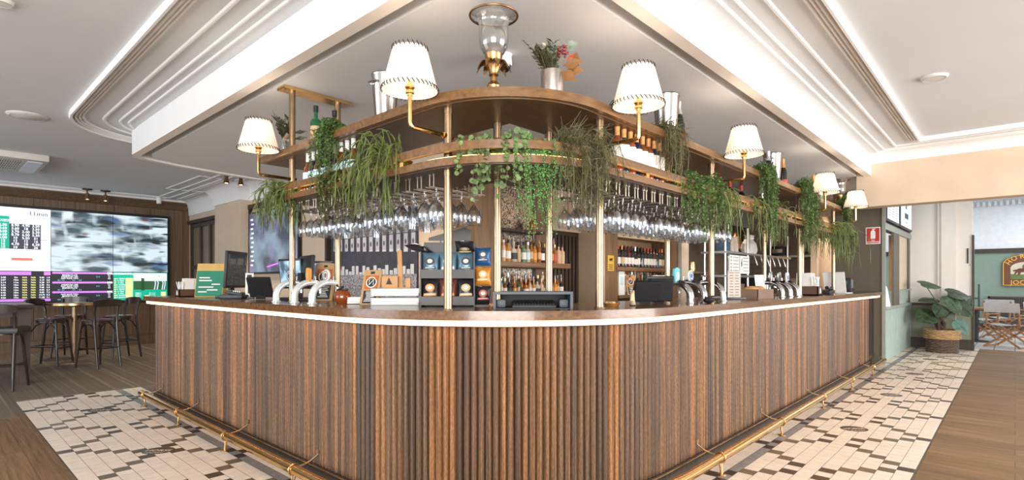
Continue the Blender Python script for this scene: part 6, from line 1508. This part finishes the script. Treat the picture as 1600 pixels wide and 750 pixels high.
# ---------------------------------------------------------------- bar stools and tables in the lounge
M_bent = wood('dark_bentwood', (.010, .006, .005), (.032, .017, .011), 'Z', 30, 2, .3, coat=.3)
M_seat = wood('stool_seat_wood', (.06, .024, .014), (.11, .05, .03), 'X', 30, 2, .3, coat=.3)
def stool_parts(padded):
    P = {}
    mb = MB()
    if padded: mb.rbox((0, 0, .715), (.42, .40, .07), .025)
    else: mb.lathe([(0, .70), (.185, .70), (.20, .708), (.20, .722), (.185, .732), (.10, .728), (0, .726)], 26)
    P['seat'] = [mb.mesh('seat', plain('seat_leather', (.045, .043, .045), .45) if padded else M_seat)]
    mb = MB(); mb.lathe([(.155, .665), (.185, .665), (.185, .702), (.155, .702)], 24, closed=True); P['seat_ring'] = [mb.mesh('seat_ring', M_bent)]
    legs = []
    for sx in (-1, 1):
        for sy in (-1, 1):
            mb = MB()
            if sx > 0: mb.tube([(sx * .15, sy * .13, .70), (sx * .175, sy * .155, .35), (sx * .205, sy * .18, 0)], [.018, .018, .014], 10)
            else: mb.tube([(-.265, sy * .17, 0), (-.225, sy * .165, .3), (-.185, sy * .165, .68), (-.195, sy * .17, .85), (-.235, sy * .175, 1.00)], [.015, .019, .02, .017, .015], 10)
            legs.append(mb.mesh('leg', M_bent))
    P['leg'] = legs
    mb = MB(); vs = []
    pts = []
    for i in range(13):
        u = -1 + 2 * i / 12; pts.append(Vector((-.225 - .05 * (1 - u * u) , u * .205, 0)))
    for i, p in enumerate(pts):
        for dx, z in ((-.011, .93), (.011, .93), (.001, 1.04), (-.021, 1.04)): vs.append((p.x + dx, p.y, z + (.0 if z < 1 else -.02 * abs(-1 + 2 * i / 12) ** 3)))
    fs = [(i * 4 + a, i * 4 + (a + 1) % 4, (i + 1) * 4 + (a + 1) % 4, (i + 1) * 4 + a) for i in range(12) for a in range(4)] + [(3, 2, 1, 0), (48, 49, 50, 51)]
    mb.add(vs, fs); P['backrest'] = [mb.mesh('backrest', M_bent)]
    br = []
    for a, b_ in (((.18, -.16), (.18, .16)), ((-.23, -.165), (-.23, .165)), ((.18, -.16), (-.23, -.165)), ((.18, .16), (-.23, .165))):
        mb = MB(); z = .27 if a[0] > 0 and b_[0] > 0 else .30
        mb.tube([(a[0], a[1], z), (b_[0], b_[1], z)], .011, 8); br.append(mb.mesh('stretcher', M_bent))
    P['stretcher'] = br
    bc = []
    for sy in (-1, 1):
        mb = MB(); mb.tube([(-.215, sy * .16, .42), (-.19, sy * .155, .52), (-.12, sy * .15, .63), (-.02, sy * .15, .675), (.06, sy * .145, .66), (.13, sy * .145, .60), (.16, sy * .148, .50)], .010, 8); bc.append(mb.mesh('curved_brace', M_bent))
    P['curved_brace'] = bc
    return P
SP = {False: stool_parts(False), True: stool_parts(True)}
def stool(x, y, rz, label, padded=False, name='bar_stool'):
    t = thing(name, label, 'bar stool', (x, y, .004), rz, 'bentwood bar stools in the lounge')
    for k, lst in SP[padded].items():
        for me in lst:
            o = bpy.data.objects.new(k, me); COL.objects.link(o); o.parent = t
def on_floor(px, depth):
    k = (px - 800) / FPX; d = (cos(YAW), sin(YAW)); r_ = (sin(YAW), -cos(YAW)); return (depth * (d[0] + k * r_[0]), depth * (d[1] + k * r_[1]))
tx_, ty_ = on_floor(116, 8.85)
t = thing('bar_table', 'small round bar table with brass rim and brass post among dark stools', 'table', (tx_, ty_, .004))
mb = MB(); mb.lathe([(0, .93), (.34, .93), (.345, .94), (.345, .955), (.34, .96), (0, .96)], 36); mb.build('tabletop', M_darkwood, t)
mb = MB(); mb.lathe([(.345, .928), (.352, .928), (.352, .962), (.345, .962)], 36, closed=True); mb.build('brass_rim', M_brass, t)
mb = MB(); mb.cyl((0, 0, .02), (0, 0, .93), .038, .038, 20); mb.cyl((0, 0, .90), (0, 0, .93), .09, .1, 20); mb.build('post', M_pole, t)
mb = MB(); mb.lathe([(0, 0), (.22, 0), (.22, .008), (.06, .022), (0, .022)], 30); mb.build('base', M_brass, t)
x, y = on_floor(152, 8.35); stool(x, y, atan2(ty_ - y, tx_ - x) + .25, 'dark bar stool with its back to the bar, in front of the brass table post')
x, y = on_floor(186, 9.35); stool(x, y, atan2(ty_ - y, tx_ - x) + .2, 'dark bar stool seen side-on between the brass post table and the bar front')
x, y = on_floor(80, 8.55); stool(x, y, radians(-40), 'dark bar stool beside the big square table leg, turned to the brass post table')
x, y = on_floor(108, 9.5); stool(x, y, radians(-120), 'dark bar stool behind the brass post table, under the video wall')
# big square-legged table at the edge of the carpet
tbx, tby = on_floor(43, 7.0)
t = thing('high_table', 'big dark high table with a tapered square leg on the carpet', 'table', (tbx - .75, tby, .004))
L = lambda dx, dy: (dx + .75 - .75, dy)
mb = MB(); mb.rbox((0, .40, .99), (1.62, 1.02, .05), .008); mb.build('tabletop', plain('table_taupe', (.075, .058, .052), .35), t)
for dx, dy in ((.72, 0), (.72, .8), (-.72, 0), (-.72, .8)):
    mb = MB(); vs = []
    for z, h in ((0, .045), (.80, .062), (.86, .062), (.965, .062)): vs += [(dx - h, dy - h, z), (dx + h, dy - h, z), (dx + h, dy + h, z), (dx - h, dy + h, z)]
    mb.add(vs, [(i * 4 + a, i * 4 + (a + 1) % 4, (i + 1) * 4 + (a + 1) % 4, (i + 1) * 4 + a) for i in range(3) for a in range(4)] + [(3, 2, 1, 0), (12, 13, 14, 15)])
    mb.build('leg', plain('table_leg_taupe', (.085, .065, .058), .5), t)
mb = MB(); mb.bx(-.66, .66, -.02, .02, .86, .965); mb.bx(.70, .74, .06, .74, .86, .965); mb.bx(-.74, -.70, .06, .74, .86, .965); mb.build('apron', MATS['table_leg_taupe'], t)
x, y = on_floor(5, 6.62); stool(x, y, radians(68), 'dark padded stool at the near side of the big high table', True)
# ---------------------------------------------------------------- fire sign, menu screens, potted plant
t = thing('fire_sign', 'red and white fire extinguisher sign on the olive wall', 'sign', (10.395, 1.68, 2.05))
mb = MB(); mb.rbox((0, 0, 0), (.008, .20, .27), .002); mb.build('border', M_paper, t)
mb = MB(); mb.box((-.0045, 0, .012), (.002, .175, .215)); mb.build('red_field', plain('sign_red', (.45, .03, .02), .4), t)
mb = MB(); mb.box((-.0045, 0, -.113), (.002, .175, .016)); mb.build('red_band', MATS['sign_red'], t)
mb = MB(); mb.plate([(-.032, -.06), (.032, -.06), (.032, .05), (.02, .068), (.01, .072), (.01, .085), (.035, .09), (.035, .098), (-.01, .098), (-.01, .072), (-.02, .068), (-.032, .05)], (-.0056, 0, .01), (0, -1, 0), (0, 0, 1), .001)
mb.text('FIRE', (-.0066, 0, -.079), (0, -1, 0), (0, 0, 1), .03, .01); mb.build('extinguisher_symbol', M_paper, t)
for i, (x0, x1, lb) in enumerate(((10.46, 11.75, 'menu screen with small text above the hatch, closer to the fire sign'), (11.85, 13.35, 'menu screen with a bold dark panel above the hatch, closer to the white wall'))):
    t = thing('menu_screen', lb, 'screen', ((x0 + x1) / 2, 1.53, 2.62), 0, 'menu screens above the serving hatch')
    w_ = x1 - x0
    mb = MB(); mb.rbox((0, 0, 0), (w_, .05, .66), .008); mb.build('housing', M_black, t)
    mb = MB(); mb.box((0, -.0265, 0), (w_ * .9, .002, .58)); sc_ = mb.build('display', glow('menu_display', (.36, .43, .48), 1.0), t)
    mb = MB(); r9 = random.Random(i)
    if i == 0:
        for c in range(3):
            for k in range(12): mb.box((-w_ * .3 + c * w_ * .28, -.028, .24 - k * .042), (w_ * r9.uniform(.12, .22), .001, .008))
    else:
        mb.box((0, -.028, -.08), (w_ * .3, .001, .10)); mb.box((-.05, -.028, .15), (w_ * .1, .001, .2)); mb.box((.15, -.028, .18), (w_ * .05, .001, .12)); mb.box((.0, -.028, -.2), (w_ * .2, .001, .012))
    mb.build('print', plain('menu_ink', (.08, .10, .13), .5), sc_)
t = thing('hatch_jug', 'white tapered jug on the hatch ledge', 'jug', (10.86, 1.60, .90))
mb = MB(); mb.lathe([(0, 0), (.09, 0), (.085, .05), (.05, .28), (.03, .34), (.028, .34), (.045, .27), (0, .02)], 20); mb.build('jug_body', M_paper, t)
mb = MB(); mb.tube([(.055, 0, .28), (.12, 0, .25), (.11, 0, .12), (.08, 0, .09)], .01, 6); mb.build('handle', M_paper, t)
bx_, by_ = 12.88, 1.0
t = thing('potted_elephant_ear', 'big-leaved plant in a two-tone wicker basket by the white wall', 'plant', (bx_, by_, .003))
mw, nt, b = _new('wicker'); b.inputs['Roughness'].default_value = .7
def wicker(name, c1, c2):
    m, nt, b = _new(name); b.inputs['Roughness'].default_value = .7
    tc = _n(nt, 'ShaderNodeTexCoord'); wv = _n(nt, 'ShaderNodeTexNoise'); mp = _n(nt, 'ShaderNodeMapping'); mp.inputs['Scale'].default_value = (14, 14, 90); nt.links.new(tc.outputs['Object'], mp.inputs['Vector']); nt.links.new(mp.outputs['Vector'], wv.inputs['Vector']); wv.inputs['Scale'].default_value = 1
    r = _n(nt, 'ShaderNodeValToRGB'); r.color_ramp.elements[0].position = .38; r.color_ramp.elements[1].position = .62; r.color_ramp.elements[0].color = c4(c1); r.color_ramp.elements[1].color = c4(c2)
    nt.links.new(wv.outputs['Fac'], r.inputs['Fac']); nt.links.new(r.outputs['Color'], b.inputs['Base Color']); return m
def weave(z0, z1, r0, r1, mat, name, nv=30):
    mb = MB(); rows = int((z1 - z0) / .022)
    for j in range(rows):
        z = z0 + (j + .5) * (z1 - z0) / rows; R_ = r0 + (r1 - r0) * (j + .5) / rows
        ring = [((R_ + .007 * (1 if (i + j) % 2 else -1)) * cos(2 * pi * i / nv), (R_ + .007 * (1 if (i + j) % 2 else -1)) * sin(2 * pi * i / nv), z) for i in range(nv + 1)]
        mb.tube(ring, .0115, 5, False)
    mb.lathe([(r0 - .012, z0), (r1 - .012, z1)], 24); mb.build(name, mat, t)
weave(0, .26, .235, .235, wicker('wicker_dark', (.07, .045, .03), (.17, .115, .08)), 'lower_basket')
weave(.25, .42, .27, .265, wicker('wicker_honey', (.30, .17, .07), (.55, .36, .18)), 'folded_rim')
mb = MB(); mb.lathe([(0, .36), (.235, .36), (.24, .34), (.235, .0), (0, 0)], 22); mb.build('soil', plain('soil', (.03, .02, .015), .9), t)
rg = random.Random(31)
Mel = leafmat('leaf_elephant_ear', (.035, .065, .03), .4); Mel2 = leafmat('leaf_elephant_light', (.065, .11, .06), .3)
mb = MB()
for i in range(5): mb.tube([(rg.uniform(-.07, .07), rg.uniform(-.07, .07), .34), (rg.uniform(-.1, .1), rg.uniform(-.1, .1), .55), (rg.uniform(-.06, .06), rg.uniform(-.06, .06), .72)], [.035, .028, .018], 8)
mb.build('stem', plain('trunk_brown', (.07, .04, .03), .8), t)
def ear(c, nrm, tip, ln, w_, mat):
    """one heart-shaped blade with a raised midrib, on its own stalk"""
    c, n_, d = Vector(c), Vector(nrm).normalized(), Vector(tip).normalized(); d = (d - n_ * d.dot(n_)).normalized(); s = n_.cross(d); mb = MB()
    out = [(-.42, .0), (-.5, .35), (-.40, .62), (-.15, .82), (.15, .86), (.45, .70), (.75, .40), (1.0, 0)]
    vs = [c]; ring = out + [(a, -b_) for a, b_ in reversed(out[1:-1])]
    for a, b_ in ring:
        dr = .22 * (max(0, a) ** 2) + .10 * abs(b_); vs.append(c + d * a * ln * .62 + s * b_ * w_ - n_ * dr * ln * .55)
    k = len(ring); th = n_ * .003
    mb.add(vs, [(0, 1 + i, 1 + (i + 1) % k) for i in range(k)]); mb.add([v - th for v in vs], [(0, 1 + (i + 1) % k, 1 + i) for i in range(k)])
    mb.tube([c - d * ln * .1, c + d * ln * .3 - n_ * .02 * ln, vs[8]], [.006, .005, .002], 5)
    ro = Vector((rg.uniform(-.05, .05), rg.uniform(-.05, .05), .62)); at = c - d * ln * .1
    mb.tube([ro, ro.lerp(at, .5) + Vector((0, 0, .06)), at], [.011, .009, .006], 6); mb.build('leaf', mat, t, angle=70)
R3, T3 = rt, tw
up = Vector((0, 0, 1))
V = lambda a, h, f=0: R3 * a + T3 * f + up * h
ear(V(-.28, 1.27, .0), up * .9 + T3 * .4, R3 + T3 * .2, .42, .22, Mel2)
ear(V(.20, 1.10, .05), up * .8 + T3 * .6, R3 * .8 - up * .3, .46, .20, Mel)
ear(V(.05, .95, .15), T3 * .8 + up * .6, R3 * .2 - up + T3 * .3, .46, .21, Mel2)
ear(V(-.33, .70, .12), T3 * .7 + up * .7, -R3 * .8 - up * .4, .44, .22, Mel)
ear(V(.28, .86, .12), T3 + up * .4, R3 * .5 - up * .6, .42, .20, Mel)
ear(V(.55, .92, .0), T3 * .9 + R3 * .5, -up + R3 * .15, .44, .15, Mel)
ear(V(.22, .52, .14), T3 * .8 + up * .35, -up * .8 + R3 * .5, .36, .17, plain('leaf_blue_green', (.10, .19, .16), .5, var=.3, vs=12))
ear(V(-.12, .98, -.1), up + T3 * .3, -R3 * .7 + up * .1, .38, .18, Mel)
ear(V(.40, 1.04, -.1), up * .9 + T3 * .3, R3 + up * .05, .40, .18, Mel)
ear(V(-.18, .82, .2), T3 * .7 + up * .6, -R3 * .4 - up * .6, .34, .16, Mel)

# ---------------------------------------------------------------- courtyard furniture and pub sign
M_teak = wood('teak', (.18, .075, .025), (.36, .17, .065), 'Z', 40, 2, .4)
M_canvas = plain('grey_canvas', (.30, .30, .30), .8, var=.1)
def director_chair(x, y, rz, label):
    t = thing('folding_chair', label, 'chair', (x, y, .003), rz, 'folding canvas chairs in the courtyard')
    W, D = .27, .22
    for sx in (-1, 1):
        for k in (-1, 1):
            mb = MB(); mb.box((sx * D, 0, .225), (.022, .75, .035), tx=k * radians(36)); mb.build('leg', M_teak, t)
        mb = MB(); mb.box((sx * D, 0, .435), (.03, .03, .03)); mb.build('hinge', M_steel, t)
    for sy in (-1, 1):
        mb = MB(); mb.bx(-D - .02, D + .02, sy * W - .02, sy * W + .02, .44, .465); mb.build('seat_rail', M_teak, t)
        mb = MB(); mb.bx(-D - .02, D + .02, sy * .29 - .015, sy * .29 + .015, 0, .025); mb.build('foot_rail', M_teak, t)
        mb = MB(); mb.bx(-D - .04, D + .03, sy * (W + .01) - .025, sy * (W + .01) + .025, .64, .66); mb.build('armrest', M_teak, t)
        mb = MB(); mb.box((D - .01, sy * W, .66), (.03, .022, .42), ty=radians(6)); mb.build('upright', M_teak, t)
        mb = MB(); mb.box((-D + .02, sy * W, .55), (.025, .022, .19)); mb.build('arm_post', M_teak, t)
    mb = MB(); n = 8
    vs = [(xx, -W + 2 * W * i / n, .462 - .03 * sin(pi * i / n) - th) for th in (0, .004) for xx in (-D, D) for i in range(n + 1)]; k = n + 1
    mb.add(vs, [(i, k + i, k + i + 1, i + 1) for i in range(n)] + [(2 * k + i, 2 * k + i + 1, 3 * k + i + 1, 3 * k + i) for i in range(n)]); mb.build('canvas_seat', M_canvas, t)
    mb = MB(); mb.rbox((D + .018, 0, .79), (.012, 2 * W + .05, .19), .004, ty=radians(6)); mb.build('canvas_back', plain('pale_canvas', (.42, .41, .40), .8, var=.08), t)
t = thing('courtyard_table', 'dark table with a pale timber edge in the courtyard', 'table', (15.7, .62, .003))
mb = MB(); mb.rbox((0, 0, .725), (.75, .95, .04), .006); mb.build('tabletop', M_teak, t)
mb = MB(); mb.cyl((0, 0, .03), (0, 0, .71), .035, .035, 12); mb.lathe([(0, 0), (.24, 0), (.24, .02), (.06, .04), (0, .04)], 22); mb.build('pedestal', M_black, t)
mb = MB(); mb.cyl((0, 0, .68), (0, 0, .706), .16, .16, 14); mb.build('plate', M_black, t)
director_chair(14.75, .10, radians(155), 'folding chair with canvas back side-on in front of the courtyard table')
director_chair(16.6, .42, radians(-30), 'folding canvas chair behind the courtyard table')
director_chair(15.9, -.42, radians(80), 'folding canvas chair at the edge of the photo beyond the nearest one')
director_chair(17.6, .15, radians(150), 'folding canvas chair standing before the dark radiator')
t = thing('radiator', 'long dark slatted radiator low on the green courtyard wall', 'radiator', (19.84, -.2, .553))
mb = MB(); mb.bx(-.08, .08, -1.2, .75, .32, .36); mb.bx(-.08, .08, .70, .75, -.55, .36); mb.bx(-.08, .08, -1.2, -1.15, -.55, .36); mb.bx(.04, .08, -1.2, .75, -.55, .32); mb.build('casing', M_darkwood, t)
mb = MB()
for i in range(48): mb.bx(-.07, -.05, -1.14 + i * .039, -1.14 + i * .039 + .022, .08, .33)
mb.bx(-.06, -.02, -1.15, .7, .05, .09); mb.build('slats', M_bent, t)
t = thing('courtyard_rack', 'slim dark green rail stand against the courtyard wall', 'stand', (18.9, 1.0, .003))
mb = MB()
for y in (-.3, .32): mb.bx(-.02, .02, y - .02, y + .02, 0, 1.25 if y < 0 else .95)
for z in (.5, .85): mb.bx(-.015, .015, -.3, .32, z, z + .04)
mb.build('frame', plain('stand_green', (.04, .055, .04), .6), t)
mb = MB(); mb.bx(-.2, .2, -.33, -.29, 0, .02); mb.bx(-.2, .2, .29, .33, 0, .02); mb.build('feet', plain('stand_green_feet', (.04, .05, .04), .6), t)
# arched pub sign
t = thing('pub_sign', 'arched painted sign of a racing horse with gold lettering', 'sign', (19.97, -.20, 1.62))
u_, v_ = (0, -1, 0), (0, 0, 1)
def arch(w_, h0, h1, n=20): return [(-w_, h0), (w_, h0), (w_, h1)] + [(w_ * cos(a), h1 + w_ * .55 * sin(a)) for a in [pi * k / n for k in range(1, n)]] + [(-w_, h1)]
mb = MB(); mb.plate(arch(.46, -.42, .17), (.0, 0, 0), u_, v_, -.05) if False else mb.plate(arch(.46, -.42, .17), (.0, 0, 0), u_, v_, .05); mb.build('board', plain('sign_brown', (.06, .025, .012), .5), t)
mb = MB(); mb.plate(arch(.43, -.395, .165), (-.05, 0, 0), u_, v_, .006); mb.build('letter_band', plain('sign_maroon', (.13, .045, .018), .5), t)
mb = MB()
o_, i_ = arch(.445, -.408, .167), arch(.425, -.39, .165); k = len(o_); Vv = lambda p, x: (x, -p[0], p[1])
mb.add([Vv(p, -.058) for p in o_] + [Vv(p, -.058) for p in i_], [(j, (j + 1) % k, k + (j + 1) % k, k + j) for j in range(k)])
for i, ch in enumerate('HORSE'):
    a = radians(158 - i * 29); p = (.345 * cos(a), .12 + .25 * sin(a)); th_ = a - pi / 2
    mb.text(ch, (-.060, -p[0], p[1]), (0, -cos(th_ * .75), sin(th_ * .75)), (0, sin(th_ * .75), cos(th_ * .75)), .17, .012)
mb.text('JOCKEY', (-.060, 0, -.33), u_, v_, .165, .012); mb.build('gold_lettering', plain('gold_leaf', (.62, .33, .06), .4, .2), t)
mb = MB(); mb.plate(arch(.29, -.24, .06), (-.056, 0, 0), u_, v_, .004); mb.build('painted_sky', plain('sign_cream', (.56, .50, .38), .6), t)
mb = MB(); mb.plate([(-.29, -.24), (.29, -.24), (.29, -.11), (.1, -.12), (-.29, -.10)], (-.060, 0, 0), u_, v_, .003); mb.build('painted_grass', plain('sign_grass', (.12, .16, .05), .6), t)
mb = MB(); mb.plate([(-.17, .02), (-.12, .05), (.08, .05), (.13, .12), (.20, .13), (.24, .09), (.22, .07), (.17, .07), (.13, -.02), (.17, -.10), (.15, -.12), (.10, -.06), (.03, -.05), (-.08, -.05), (-.11, -.12), (-.16, -.15), (-.14, -.10), (-.15, -.04), (-.20, -.12), (-.22, -.11), (-.19, -.02), (-.24, -.03), (-.23, .01)], (-.0645, 0, 0), u_, v_, .003); mb.build('painted_horse', plain('sign_bay', (.12, .035, .015), .6), t)
mb = MB(); mb.plate([(-.05, .05), (.02, .05), (.06, .10), (.03, .15), (.05, .18), (.02, .20), (-.01, .17), (-.06, .12)], (-.0645, 0, 0), u_, v_, .003); mb.build('painted_rider', plain('sign_rider', (.10, .10, .09), .6), t)
t = thing('ceiling_air_unit', 'long pale air unit on the courtyard ceiling', 'air conditioner', (17.2, -.35, 3.60))
mb = MB(); mb.rbox((0, 0, .07), (.5, 1.7, .14), .02); mb.build('casing', plain('unit_grey', (.50, .50, .48), .5), t)
mb = MB()
for i in range(26): mb.bx(-.256, -.248, -.78 + i * .05, -.78 + i * .05 + .035, .03, .11)
mb.bx(-.2, .2, -.6, .6, -.004, .004); mb.build('grille', M_ink, t)
# ---------------------------------------------------------------- ceiling fittings
def fill_downlight(x, y, watts, label, z=ZS + .012, col=(1, .80, .58)):  # unseen fittings added as fill for the inside of the bar
    t = thing('fill_downlight', label, 'fill_downlight', (x, y, z), 0, 'added fill lights over the working side of the bar')
    mb = MB(); mb.lathe([(.032, -.004), (.05, -.006), (.055, 0), (.03, 0)], 20, closed=True); mb.build('trim_ring', M_paper, t)
    mb = MB(); mb.lathe([(0, -.003), (.031, -.003), (.031, 0), (0, 0)], 16); mb.build('lens', MATS['bulb_warm'], t)
    l = bpy.data.lights.new('fill_beam', 'SPOT'); l.energy = watts; l.spot_size = radians(120); l.spot_blend = .8; l.color = col; l.shadow_soft_size = .05
    lo = bpy.data.objects.new('fill_beam', l); COL.objects.link(lo); lo.parent = t; lo.location = (0, 0, -.02)
for i, (x, y, w_) in enumerate(((3.3, 6.3, 60), (3.2, 5.0, 60), (3.2, 3.6, 40), (4.6, 3.2, 28), (6.0, 3.2, 40), (7.3, 3.2, 45), (8.9, 3.6, 60), (11.0, 3.2, 70), (11.0, 2.1, 40))):  # the last one is added to light the hatch opening
    fill_downlight(x, y, w_, 'added fill light over the working side of the bar, %s from the mural' % ORD[i])
t = thing('ceiling_air_vent', 'pale air conditioning cassette with a black grille on the lounge ceiling', 'air vent', (.75, 10.5, ZC - .09))
mb = MB(); mb.rbox((0, 0, .045), (.95, 1.25, .09), .015); mb.build('casing', plain('vent_cream', (.62, .60, .56), .5), t)
mb = MB(); mb.bx(-.42, .22, -.45, .45, -.003, .002); g_ = mb.build('grille', M_ink, t)
mb = MB()
for i in range(26): mb.bx(-.42 + i * .025, -.408 + i * .025, -.45, .45, -.006, -.003)
for i in range(5): mb.bx(-.42, .22, -.4 + i * .2, -.39 + i * .2, -.006, -.003)
mb.build('grille_bars', M_paper, g_)
mb = MB(); mb.bx(.26, .42, -.5, .5, -.012, .004); mb.build('flap', plain('vent_blue', (.50, .58, .66), .4), t)
for x, y, r_, lb in ((.77, 7.67, .17, 'round flush speaker in the ceiling by the curved moulding'), (1.24, 11.4, .16, 'round flush speaker in the ceiling beyond the air vent'), (5.89, .51, .10, 'small round cover in the ceiling over the tiled passage'), (.34, 4.67, .07, 'round smoke detector at the top corner of the ceiling')):
    t = thing('ceiling_disc', lb, 'ceiling fitting', (x, y, ZC))
    mb = MB(); mb.lathe([(0, -.018), (r_ * .86, -.018), (r_ * .9, -.014), (r_, -.006), (r_, 0), (0, 0)], 32); mb.build('cover', plain('disc_white', (.68, .68, .68), .6), t)
    mb = MB(); mb.lathe([(r_ * .80, -.0195), (r_ * .83, -.0195), (r_ * .83, -.017), (r_ * .80, -.017)], 32, closed=True); mb.build('ring', plain('disc_grey', (.45, .45, .45), .6), t)
def spot(x, y, label, glow_w):
    t = thing('ceiling_spotlight', label, 'spotlight', (x, y, ZC), 0, 'bronze ceiling spotlights')
    mb = MB(); mb.cyl((0, 0, -.02), (0, 0, 0), .075, .08, 16); mb.build('ceiling_rose', plain('bronze', (.06, .035, .025), .4, .6), t)
    mb = MB(); mb.cyl((0, 0, -.09), (0, 0, -.02), .012, .012, 8); mb.build('stem', MATS['bronze'], t)
    mb = MB(); mb.lathe([(0, -.08), (.028, -.08), (.03, -.13), (.045, -.20), (.041, -.20), (.026, -.14), (0, -.14)], 16); mb.build('lamp_cup', plain('bronze_brass', (.28, .16, .07), .3, .9), t)
    mb = MB(); mb.lathe([(0, -.20), (.025, -.195), (.036, -.17), (0, -.165)], 14); mb.build('bulb', MATS['bulb_warm'], t)
    l = bpy.data.lights.new('spot_light', 'SPOT'); l.energy = glow_w; l.spot_size = radians(95); l.spot_blend = .6; l.color = (1, .83, .62); l.shadow_soft_size = .04
    lo = bpy.data.objects.new('spot_light', l); COL.objects.link(lo); lo.parent = t; lo.location = (0, 0, -.23)
spot(2.14, 12.85, 'bronze ceiling spotlight over the video wall, farther from the beige wall', 30)
spot(2.42, 12.85, 'bronze ceiling spotlight over the video wall, closer to the beige wall', 30)
spot(3.28, 9.15, 'bronze ceiling spotlight beside the white dome, nearer the lounge', 30)
spot(3.50, 9.15, 'bronze ceiling spotlight beside the white dome, nearer the wall', 30)
t = thing('ceiling_dome', 'small white dome fixed to the ceiling next to two bronze spotlights', 'ceiling fitting', (3.3, 8.75, ZC))
mb = MB(); mb.lathe([(0, -.10), (.04, -.095), (.08, -.07), (.10, -.03), (.10, 0), (0, 0)], 22); mb.build('dome', M_paper, t)
mb = MB(); mb.lathe([(0, -.108), (.03, -.105), (.04, -.09), (0, -.085)], 14); mb.build('lens', M_ink, t)
t = thing('ceiling_sensor', 'small white cylinder on the ceiling moulding above the video wall', 'ceiling fitting', (3.35, 13.0, ZC))
mb = MB(); mb.lathe([(0, -.14), (.04, -.14), (.045, -.12), (.045, 0), (0, 0)], 16); mb.build('body', M_paper, t)
mb = MB(); mb.lathe([(0, -.145), (.02, -.145), (.02, -.138), (0, -.138)], 12); mb.build('lens', M_ink, t)
t = thing('security_camera', 'white dome security camera with black lens behind the gilt lantern', 'camera', (2.60, 2.46, ZS + .012))
mb = MB(); mb.lathe([(0, -.075), (.045, -.075), (.048, -.06), (.044, -.01), (.05, 0), (0, 0)], 22); mb.build('housing', M_paper, t)
mb = MB(); mb.lathe([(0, -.118), (.02, -.112), (.036, -.095), (.041, -.075), (0, -.074)], 20); mb.build('dome_lens', gl('lens_black', (.01, .012, .014), .04), t)
